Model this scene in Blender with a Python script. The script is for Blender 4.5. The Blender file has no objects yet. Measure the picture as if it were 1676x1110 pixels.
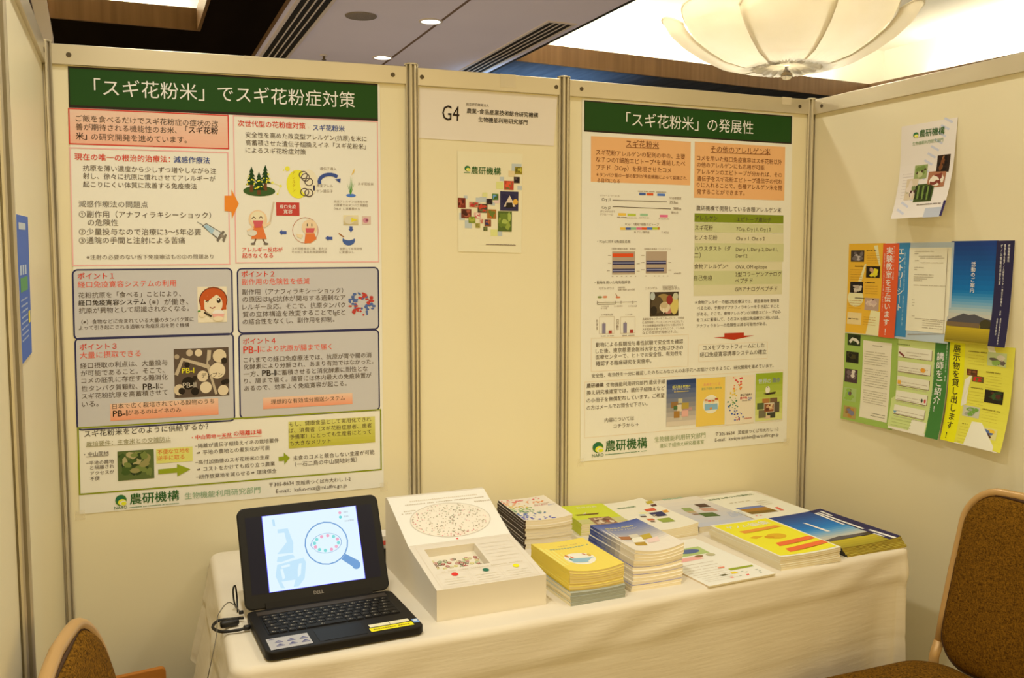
import bpy, bmesh, math, random
from mathutils import Vector, Matrix

scene = bpy.context.scene
COL = scene.collection
PI = math.pi

def lin(c):
    f = lambda x: x/12.92 if x <= .04045 else ((x+.055)/1.055)**2.4
    return tuple(f(v/255) for v in c[:3]) + (1.0,)

# ------------------------------------------------------------------ camera
cam_data = bpy.data.cameras.new('camera')
cam_data.sensor_width = 36.0
cam_data.lens = 32.833
cam_data.clip_start = .02
cam = bpy.data.objects.new('camera', cam_data)
COL.objects.link(cam)
RIGHT = Vector((.924571449, -.381008438, .000454261))
UP = Vector((.032971160, .081196900, .996152580))
FWD = Vector((.379579420, .920999260, -.087634630))
cam.matrix_world = Matrix(((RIGHT.x, UP.x, -FWD.x, .1825), (RIGHT.y, UP.y, -FWD.y, -2.7401),
                           (RIGHT.z, UP.z, -FWD.z, 1.5646), (0, 0, 0, 1)))
scene.camera = cam

# ------------------------------------------------------------------ light
world = bpy.data.worlds.new('hall_ambience'); scene.world = world; world.use_nodes = True
bg = world.node_tree.nodes['Background']
bg.inputs[0].default_value = (1.0, .69, .225, 1)
bg.inputs[1].default_value = 1.02
WARM = (1.0, .94, .80)
def lamp(name, kind, loc, energy, color=WARM, rot=(0, 0, 0), **kw):
    l = bpy.data.lights.new(name, kind); l.energy = energy; l.color = color
    for k, v in kw.items(): setattr(l, k, v)
    o = bpy.data.objects.new(name, l); o.location = loc; o.rotation_euler = rot; COL.objects.link(o); return o
# ceiling downlight row carries on over the booth; left pair added as wall fill
for k, (x, y, e) in enumerate(((1.95, .55, 34), (1.95, -.6, 19), (1.95, -1.75, 26), (.35, -.6, 20), (.35, -1.3, 54), (1.955, 2.866, 10), (1.946, 3.996, 10))):
    lamp('downlight_and_fill_lamp', 'SPOT', (x, y, 2.985), e, spot_size=2.5, spot_blend=.9, shadow_soft_size=.06)
# cove strips hidden behind the wooden lips of the two ceiling recesses
lamp('cove_lamp', 'AREA', (4.6, 4.26, 3.12), 30, (1, .93, .74), (PI*.93, 0, 0), shape='RECTANGLE', size=3.3, size_y=.06)
lamp('cove_lamp', 'AREA', (6.92, 2.0, 3.12), 22, (1, .93, .74), (PI*.93, 0, -PI/2), shape='RECTANGLE', size=3.6, size_y=.06)
lamp('cove_lamp', 'AREA', (2.78, 1.9, 3.10), 34, (1, .93, .74), (PI*.93, 0, PI/2), shape='RECTANGLE', size=3.6, size_y=.06)
lamp('cove_lamp', 'AREA', (-.8, 3.88, 3.10), 34, (1, .93, .74), (PI*.93, 0, 0), shape='RECTANGLE', size=2.6, size_y=.06)
lamp('ceiling_fill_lamp', 'AREA', (2.0, 3.2, .5), 17, (1, .88, .76), (PI, 0, 0), shape='RECTANGLE', size=3.2, size_y=3.2)  # added upward fill behind the booth, brightens the ceiling
lamp('blue_soffit_fill_lamp', 'SPOT', (3.35, 4.30, 1.9), 62, (.40, .70, 1), (PI, 0, 0), spot_size=1.5, spot_blend=1, shadow_soft_size=.1)  # added blue light standing in for a reflection on the far soffit
# broad soft fill added overhead near the camera to brighten the booth walls
lamp('overhead_fill_lamp', 'AREA', (1.2, -2.7, 2.97), 40, (1, .88, .62), (-.2, 0, 0), shape='RECTANGLE', size=3.6, size_y=2.0)
scene.view_settings.view_transform = 'Standard'
scene.view_settings.look = 'None'
scene.view_settings.gamma = 1
scene.view_settings.use_curve_mapping = False
scene.view_settings.exposure = 0.36

# ------------------------------------------------------------------ materials
def mat(name, col, rough=.5, metal=0, spec=.5, noise=None, bump=None, **kw):
    m = bpy.data.materials.new(name); m.use_nodes = True
    nt = m.node_tree; b = nt.nodes['Principled BSDF']
    c = lin(col); b.inputs['Base Color'].default_value = c
    b.inputs['Roughness'].default_value = rough; b.inputs['Metallic'].default_value = metal
    b.inputs['Specular IOR Level'].default_value = spec
    for k, v in kw.items(): b.inputs[k.replace('_', ' ')].default_value = v
    if noise:                                   # (scale xyz, second colour, detail)
        tc = nt.nodes.new('ShaderNodeTexCoord'); mp = nt.nodes.new('ShaderNodeMapping'); n = nt.nodes.new('ShaderNodeTexNoise')
        mp.inputs['Scale'].default_value = noise[0]; n.inputs['Scale'].default_value = 1; n.inputs['Detail'].default_value = noise[2]
        r = nt.nodes.new('ShaderNodeValToRGB'); r.color_ramp.elements[0].color = c; r.color_ramp.elements[1].color = lin(noise[1])
        lo, hi = (noise[3] if len(noise) > 3 else (.35, .65)); r.color_ramp.elements[0].position = lo; r.color_ramp.elements[1].position = hi
        nt.links.new(tc.outputs['Object'], mp.inputs[0]); nt.links.new(mp.outputs[0], n.inputs[0])
        nt.links.new(n.outputs[0], r.inputs[0]); nt.links.new(r.outputs[0], b.inputs['Base Color'])
    if bump:                                    # (scale xyz, strength, distance)
        tc = nt.nodes.new('ShaderNodeTexCoord'); mp = nt.nodes.new('ShaderNodeMapping'); n = nt.nodes.new('ShaderNodeTexNoise')
        mp.inputs['Scale'].default_value = bump[0]; n.inputs['Scale'].default_value = 1; n.inputs['Detail'].default_value = 4
        bp = nt.nodes.new('ShaderNodeBump'); bp.inputs['Strength'].default_value = bump[1]; bp.inputs['Distance'].default_value = bump[2]
        nt.links.new(tc.outputs['Object'], mp.inputs[0]); nt.links.new(mp.outputs[0], n.inputs[0])
        nt.links.new(n.outputs[0], bp.inputs['Height']); nt.links.new(bp.outputs[0], b.inputs['Normal'])
    return m
def print_mat(name, rough, emit=0, coat=0):
    m = bpy.data.materials.new(name); m.use_nodes = True
    nt = m.node_tree; b = nt.nodes['Principled BSDF']
    a = nt.nodes.new('ShaderNodeAttribute'); a.attribute_name = 'ink'
    (None if emit else nt.links.new(a.outputs['Color'], b.inputs['Base Color'])); b.inputs['Roughness'].default_value = rough
    b.inputs['Specular IOR Level'].default_value = .22; b.inputs['Coat Weight'].default_value = coat; b.inputs['Coat Roughness'].default_value = .12
    if emit:
        b.inputs['Base Color'].default_value = (.01, .01, .012, 1)
        nt.links.new(a.outputs['Color'], b.inputs['Emission Color']); b.inputs['Emission Strength'].default_value = emit
    return m
M = dict(
    panel=mat('panel_white', (243, 236, 206), .42, noise=((1.3, 1.3, 1.3), (240, 231, 198), 2)),
    alu=mat('aluminium', (222, 214, 194), .36, .55, noise=((2, 2, 2), (210, 202, 180), 2)),
    dark=mat('dark_gap', (20, 16, 12), .8),
    tape2=mat('white_tape', (250, 240, 214), .3, Alpha=.6),
    screw=mat('screw', (96, 86, 70), .4, .7),
    tape=mat('clear_tape', (250, 242, 220), .3, Alpha=.14),
    ceil=mat('ceiling_paint', (238, 232, 246), .7, noise=((.8, .8, .8), (232, 226, 240), 3)),
    cove=mat('cove_paint', (246, 240, 224), .7),
    wood=mat('fascia_wood', (122, 92, 58), .5, spec=.3, noise=((26, 26, 1.0), (106, 78, 46), 4)),
    soffit=mat('soffit_panel', (24, 17, 12), .9, spec=.03, noise=((6, .6, 1), (18, 12, 8), 4)),
    reflection_tint=mat('reflection_tint_soffit', (88, 96, 110), .9, spec=.03, noise=((16, 2, 1), (74, 82, 96), 4)),  # blue of a reflection put into the dark soffit's base colour
    floor=mat('carpet', (74, 54, 34), .95, noise=((30, 30, 30), (52, 38, 24), 6)),
    black=mat('vent_black', (10, 9, 8), .8),
    slat=mat('vent_slat', (226, 216, 210), .5),
    cloth=mat('cloth_white', (234, 226, 208), .85, spec=.2, noise=((5, 5, 60), (230, 221, 202), 3), bump=((10, 10, 110), .5, .0016)),
    laminate=mat('table_laminate', (72, 46, 32), .5, noise=((4, 60, 4), (54, 34, 22), 4)),
    steel=mat('leg_steel', (70, 66, 62), .35, .8),
    board=mat('box_white', (232, 226, 214), .6, spec=.3),
    page=mat('page_edges', (246, 237, 212), .8, noise=((3, 3, 420), (234, 222, 192), 2)),
    page_warm=mat('page_edges_warm', (240, 222, 160), .8, noise=((3, 3, 420), (230, 208, 140), 2)),
    page2=mat('page_edges_blue_grey', (168, 174, 164), .8, noise=((3, 3, 400), (148, 154, 146), 2)),
    blackplastic=mat('black_plastic', (22, 19, 17), .55, spec=.3),
    keycap=mat('keycap', (26, 24, 22), .6, spec=.25),
    pad=mat('touch_surface', (15, 15, 19), .5, spec=.3),
    bezel=mat('bezel', (17, 15, 13), .45, spec=.35),
    cable=mat('cable_rubber', (14, 12, 11), .5),
    greycable=mat('grey_cable', (110, 104, 92), .5),
    fabric=None,
    gold=mat('gold_frame', (196, 158, 102), .36, .2),
    brownpad=mat('pad_piping', (70, 44, 16), .8),
    card=mat('cardboard', (190, 122, 40), .75, noise=((4, 4, 30), (172, 106, 30), 3)),
    print_=print_mat('printed_paper', .6), gloss=print_mat('laminated_print', .5, coat=.02),
    glassball=mat('crystal', (250, 246, 238), .03, Transmission_Weight=.9),
    lampglow=None, screenm=print_mat('lit_screen', .3, .78),
)
def emis(name, col, s):
    m = mat(name, col, .6); b = m.node_tree.nodes['Principled BSDF']
    b.inputs['Emission Color'].default_value = lin(col); b.inputs['Emission Strength'].default_value = s; return m
M['lampglow'] = emis('lamp_glow', (255, 246, 224), 3.0)
def petal_mat():
    m = bpy.data.materials.new('sheer_petal_fabric'); m.use_nodes = True; nt = m.node_tree
    for n in list(nt.nodes): nt.nodes.remove(n)
    o = nt.nodes.new('ShaderNodeOutputMaterial'); d = nt.nodes.new('ShaderNodeBsdfDiffuse'); t = nt.nodes.new('ShaderNodeBsdfTranslucent'); x = nt.nodes.new('ShaderNodeMixShader')
    tc = nt.nodes.new('ShaderNodeTexCoord'); n = nt.nodes.new('ShaderNodeTexNoise'); n.inputs['Scale'].default_value = 5
    r = nt.nodes.new('ShaderNodeValToRGB'); r.color_ramp.elements[0].color = lin((244, 238, 222)); r.color_ramp.elements[1].color = lin((252, 248, 238))
    nt.links.new(tc.outputs['Object'], n.inputs[0]); nt.links.new(n.outputs[0], r.inputs[0])
    nt.links.new(r.outputs[0], d.inputs[0]); nt.links.new(r.outputs[0], t.inputs[0])
    x.inputs[0].default_value = .5; nt.links.new(d.outputs[0], x.inputs[1]); nt.links.new(t.outputs[0], x.inputs[2]); nt.links.new(x.outputs[0], o.inputs[0]); return m
M['petal'] = petal_mat()
def fabric_mat():
    m = mat('woven_seat_fabric', (120, 82, 14), .95, spec=.1); nt = m.node_tree; b = nt.nodes['Principled BSDF']; tc = nt.nodes.new('ShaderNodeTexCoord'); outs = []
    for sc_ in ((200, 110, 620), (200, 620, 110)):
        mp = nt.nodes.new('ShaderNodeMapping'); mp.inputs['Scale'].default_value = sc_; n = nt.nodes.new('ShaderNodeTexNoise'); n.inputs['Scale'].default_value = 1; n.inputs['Detail'].default_value = 2
        nt.links.new(tc.outputs['Object'], mp.inputs[0]); nt.links.new(mp.outputs[0], n.inputs[0]); outs.append(n.outputs[0])
    ad = nt.nodes.new('ShaderNodeMath'); ad.operation = 'ADD'; nt.links.new(outs[0], ad.inputs[0]); nt.links.new(outs[1], ad.inputs[1])
    r = nt.nodes.new('ShaderNodeValToRGB'); r.color_ramp.elements[0].color = lin((62, 40, 6)); r.color_ramp.elements[1].color = lin((140, 98, 24)); r.color_ramp.elements[0].position = .38; r.color_ramp.elements[1].position = .64
    h = nt.nodes.new('ShaderNodeMath'); h.operation = 'MULTIPLY'; h.inputs[1].default_value = .5; nt.links.new(ad.outputs[0], h.inputs[0]); nt.links.new(h.outputs[0], r.inputs[0]); nt.links.new(r.outputs[0], b.inputs['Base Color'])
    bp = nt.nodes.new('ShaderNodeBump'); bp.inputs['Strength'].default_value = .5; bp.inputs['Distance'].default_value = .001; nt.links.new(h.outputs[0], bp.inputs['Height']); nt.links.new(bp.outputs[0], b.inputs['Normal']); return m
M['fabric'] = fabric_mat()

# ------------------------------------------------------------------ mesh helpers
class MB:
    """collects shapes in world or local coordinates and links them as one mesh object"""
    def __init__(s): s.v = []; s.f = []; s.c = []; s.mi = []; s.cur = 0
    def add(s, vs, fs, col=None):
        n = len(s.v); s.v += [tuple(p) for p in vs]
        for f in fs: s.f.append([n+i for i in f]); s.c.append(col); s.mi.append(s.cur)
    def box(s, x0, y0, z0, x1, y1, z1, col=None, T=None):
        vs = [Vector((x, y, z)) for z in (z0, z1) for y in (y0, y1) for x in (x0, x1)]
        if T: vs = [T @ v for v in vs]
        s.add(vs, [(0, 2, 3, 1), (4, 5, 7, 6), (0, 1, 5, 4), (2, 6, 7, 3), (0, 4, 6, 2), (1, 3, 7, 5)], col)
    def prism(s, pts, z0, z1, col=None, T=None):
        n = len(pts); vs = [Vector((x, y, z0)) for x, y in pts] + [Vector((x, y, z1)) for x, y in pts]
        if T: vs = [T @ v for v in vs]
        s.add(vs, [tuple(reversed(range(n))), tuple(range(n, 2*n))] + [(i, (i+1) % n, n+(i+1) % n, n+i) for i in range(n)], col)
    def tube(s, pts, r, n=10, closed=False, sx=1.0, T=None, col=None):
        pts = [Vector(p) for p in pts]; m = len(pts); rings = []; prev = None
        for i, p in enumerate(pts):
            a = pts[(i-1) % m] if (closed or i) else p; b = pts[(i+1) % m] if (closed or i < m-1) else p
            t = (b-a).normalized()
            if prev is None: prev = t.orthogonal().normalized()
            prev = (prev - t*prev.dot(t)).normalized(); q = t.cross(prev)
            rr = r[i] if isinstance(r, (list, tuple)) else r
            rings.append([p + prev*math.cos(2*PI*k/n)*rr*sx + q*math.sin(2*PI*k/n)*rr for k in range(n)])
        vs = [v for ring in rings for v in ring]
        if T: vs = [T @ v for v in vs]
        fs = [(i*n+k, i*n+(k+1) % n, ((i+1) % m)*n+(k+1) % n, ((i+1) % m)*n+k) for i in range(m if closed else m-1) for k in range(n)]
        if not closed: fs += [tuple(reversed(range(n))), tuple(range((m-1)*n, m*n))]
        s.add(vs, fs, col)
    def lathe(s, prof, n=32, c=(0, 0, 0), col=None, cap=False):
        vs = [(c[0]+r*math.cos(2*PI*k/n), c[1]+r*math.sin(2*PI*k/n), c[2]+z) for r, z in prof for k in range(n)]
        fs = [(i*n+k, i*n+(k+1) % n, (i+1)*n+(k+1) % n, (i+1)*n+k) for i in range(len(prof)-1) for k in range(n)]
        if cap: fs += [tuple(reversed(range(n))), tuple(range((len(prof)-1)*n, len(prof)*n))]
        s.add(vs, fs, col)
    def build(s, name, mats, loc=(0, 0, 0), parent=None, smooth=False, bevel=0, local=False, fixn=True):
        L = Vector(loc); me = bpy.data.meshes.new(name)
        off = Vector((0, 0, 0)) if local else (L if parent is None else Vector(parent.location))
        me.from_pydata([Vector(v)-off for v in s.v], [], s.f)
        mats = mats if isinstance(mats, list) else [mats]
        for m in mats: me.materials.append(m)
        if len(mats) > 1: me.polygons.foreach_set('material_index', s.mi)
        if any(c is not None for c in s.c):
            at = me.color_attributes.new('ink', 'FLOAT_COLOR', 'CORNER'); buf = []
            for p, c in zip(me.polygons, s.c): buf += list((lin if mats[0].name == 'lit_screen' else ink)(c or (240, 236, 224)))*p.loop_total
            at.data.foreach_set('color', buf)
        if fixn:
            bm = bmesh.new(); bm.from_mesh(me); bmesh.ops.recalc_face_normals(bm, faces=bm.faces); bm.to_mesh(me); bm.free()
        if smooth: me.polygons.foreach_set('use_smooth', [True]*len(me.polygons))
        me.update()
        o = bpy.data.objects.new(name, me); COL.objects.link(o)
        if parent: o.parent = parent
        else: o.location = L
        if bevel:
            b = o.modifiers.new('bevel', 'BEVEL'); b.width = bevel; b.segments = 2; b.limit_method = 'ANGLE'; b.angle_limit = .7
        return o
def tag(o, label, cat, group=None):
    o['label'] = label; o['category'] = cat
    if group: o['group'] = group
    return o
def ink(col):
    """print colour as it would look under white light"""
    r, g, b, _ = lin(col); m, n = max(r, g, b), min(r, g, b); w = min(1, 1.4*(m-n)/(m+1e-4))*min(1, (.3*r+.6*g+.1*b)/.12)
    return (min(.9, r*1.08**w), min(.9, g*1.20**w), min(.9, (b+.004*w)*1.5**w), 1.0)
def struct(o): o['kind'] = 'structure'; return o
def thing(name, label, cat, loc=(0, 0, 0), group=None, rz=0):
    o = bpy.data.objects.new(name, None); o.empty_display_size = .05; o.location = loc; o.rotation_euler = (0, 0, rz); COL.objects.link(o)
    return tag(o, label, cat, group)

# ------------------------------------------------------------------ printing
_tc = {}
def glyphs(txt, bold):
    k = (txt, bold)
    if k in _tc: return _tc[k]
    cu = bpy.data.curves.new('t', 'FONT'); cu.body = txt; cu.size = 1; cu.resolution_u = 2; cu.dimensions = '2D'; cu.fill_mode = 'BOTH'
    o = bpy.data.objects.new('t', cu); COL.objects.link(o)
    dg = bpy.context.evaluated_depsgraph_get(); me = bpy.data.meshes.new_from_object(o.evaluated_get(dg))
    vs = [(v.co.x, v.co.y) for v in me.vertices]; fs = [tuple(p.vertices) for p in me.polygons]
    bpy.data.objects.remove(o); bpy.data.curves.remove(cu); bpy.data.meshes.remove(me)
    if bold and vs:                                 # a heavier stroke: the same shape set twice, a hair apart
        n = len(vs); vs = vs+[(x+.028, y) for x, y in vs]+[(x+.014, y+.012) for x, y in vs]; fs = fs+[tuple(i+n for i in f) for f in fs]+[tuple(i+2*n for i in f) for f in fs]
    _tc[k] = (vs, fs); return _tc[k]
class Printer:
    """puts flat ink shapes on a sheet: f(u, v, layer) gives the point in the place; w, h its size in metres"""
    def __init__(s, mb, f, w, h, nu=1): s.mb = mb; s.f = f; s.w = w; s.h = h; s.nu = nu; s.bump = 0
    def poly(s, pts, col, L): L += s.bump; s.mb.add([s.f(u, v, L) for u, v in pts], [tuple(range(len(pts)))], col)
    def rect(s, u, v, U, V, col, L):
        u, U, v, V = min(u, U), max(u, U), min(v, V), max(v, V)
        n = max(1, round(s.nu*(U-u))) if s.nu > 1 else 1
        for i in range(n):
            a, b = u+(U-u)*i/n, u+(U-u)*(i+1)/n
            s.poly([(a, v), (a, V), (b, V), (b, v)], col, L)
    def text(s, u, v, U, txt, col, bold, L, asp=1):
        vs, fs = glyphs(txt, bold)
        if not fs: return
        x0 = min(p[0] for p in vs); x1 = max(p[0] for p in vs); k = (U-u)*s.w/(x1-x0)
        if len(txt) == 1 and txt in '：！？': k = (U-u)*s.w
        L += s.bump; m = len(vs)//(3 if bold else 1); s.mb.add([s.f(u+(x-x0)*k/s.w, v-(y-.36)*k*asp/s.h, L+.012*(i//m)) for i, (x, y) in enumerate(vs)], fs, col)
    def vtext(s, u, v, V, txt, col, bold, L, wf):
        n = len(txt); pitch = (V-v)*s.h/n; L += s.bump
        for i, ch in enumerate(txt):
            vs, fs = glyphs(ch, bold)
            if not fs: continue
            k = pitch*.98
            m = len(vs)//(3 if bold else 1)
            s.mb.add([s.f(u+(x-.5)*k*wf/s.w, v+(i+.5)*pitch/s.h-(y-.36)*k/s.h, L+.012*(j//m)) for j, (x, y) in enumerate(vs)], fs, col)
    def line(s, pts, w, col, L):
        P = [Vector((p[0]*s.w, p[1]*s.h)) for p in pts]; a = []; b = []
        wd = w*s.w
        for i, p in enumerate(P):
            t = (P[min(i+1, len(P)-1)]-P[max(i-1, 0)]).normalized(); n = Vector((-t.y, t.x))*wd/2
            a.append(p+n); b.append(p-n)
        for i in range(len(P)-1):
            s.poly([(q.x/s.w, q.y/s.h) for q in (a[i], b[i], b[i+1], a[i+1])], col, L)
    def run(s, items):
        for num, it in enumerate(items):
            k = it[0]; s.bump = num*.004
            if k == 'r': s.rect(*it[2:6], it[1], it[6])
            elif k == 'd':
                # a row of tiny characters: broken dashes
                rr = random.Random(int(it[2]*1e4)+int(it[3]*1e4)); u = it[2]; stp = abs(it[5]-it[3])*s.h/s.w*.95
                while u < it[4]:
                    if rr.random() > .08: s.rect(u, it[3]+abs(it[5]-it[3])*rr.uniform(0, .3), min(u+stp*.78, it[4]), it[5], it[1], it[6])
                    u += stp
            elif k == 'g':
                _, c1, c2, u, v, U, V, L, n = it
                for i in range(n):
                    t = (i+.5)/n; s.rect(u, v+(V-v)*i/n, U, v+(V-v)*(i+1)/n, tuple(c1[j]+(c2[j]-c1[j])*t for j in range(3)), L)
            elif k == 'f':
                _, col, u, v, U, V, lw, rad, L, fill = it
                lw_m = lw*.00034 if s.w < .5 else lw*.00045
                rm = rad*.00042; a, b, c, d = u*s.w, v*s.h, U*s.w, V*s.h
                def ring(ins):
                    r = max(rm-ins, 0); q = []
                    for cx, cy, a0 in ((c-rm, b+rm, -90), (c-rm, d-rm, 0), (a+rm, d-rm, 90), (a+rm, b+rm, 180)):
                        sgx = 1 if a0 in (-90, 0) else -1; sgy = 1 if a0 in (0, 90) else -1
                        if rad == 0: q.append((cx+sgx*(-ins), cy+sgy*(-ins)))
                        else:
                            for j in range(6):
                                t = math.radians(a0+18*j); q.append((cx+r*math.cos(t), cy+r*math.sin(t)))
                    return [(x/s.w, y/s.h) for x, y in q]
                o, i = ring(0), ring(lw_m)
                if fill: s.poly(list(reversed(i)), fill, L-1)
                for j in range(len(o)): s.poly([o[j], o[(j+1) % len(o)], i[(j+1) % len(o)], i[j]], col, L)
            elif k == 't': s.text(it[2], it[3], it[4], it[5], it[1], it[6], it[7], it[8])
            elif k == 'v': s.vtext(it[2], it[3], it[4], it[5], it[1], it[6], it[7], it[8])
            elif k == 'e':
                _, col, u, v, ru, rv, L, ring = it; n = 20
                o = [(u+ru*math.cos(2*PI*j/n), v-rv*math.sin(2*PI*j/n)) for j in range(n)]
                if ring:
                    i = [(u+(x-u)*(1-ring), v+(y-v)*(1-ring)) for x, y in o]
                    for j in range(n): s.poly([o[j], o[(j+1) % n], i[(j+1) % n], i[j]], col, L)
                else: s.poly(o, col, L)
            elif k == 'p': s.poly(it[2], it[1], it[3])
            elif k == 'l': s.line(it[2], it[3], it[1], it[4])
            elif k == 'b':
                _, u, v, U, V, seed, base, cols, n, L, sz = it
                s.rect(u, v, U, V, base, L); rr = random.Random(seed); W, H = U-u, V-v
                for j in range(n):
                    a, b = rr.uniform(.4, 1)*sz*W, rr.uniform(.4, 1)*sz*H; cx, cy = rr.uniform(u+a, U-a), rr.uniform(v+b, V-b); ph = rr.uniform(0, 6)
                    s.poly([(cx+a*math.cos(2*PI*q/11+ph)*rr.uniform(.6, 1), cy-b*math.sin(2*PI*q/11+ph)*rr.uniform(.6, 1)) for q in range(11)], rr.choice(cols), L+1+j*.03)

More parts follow.
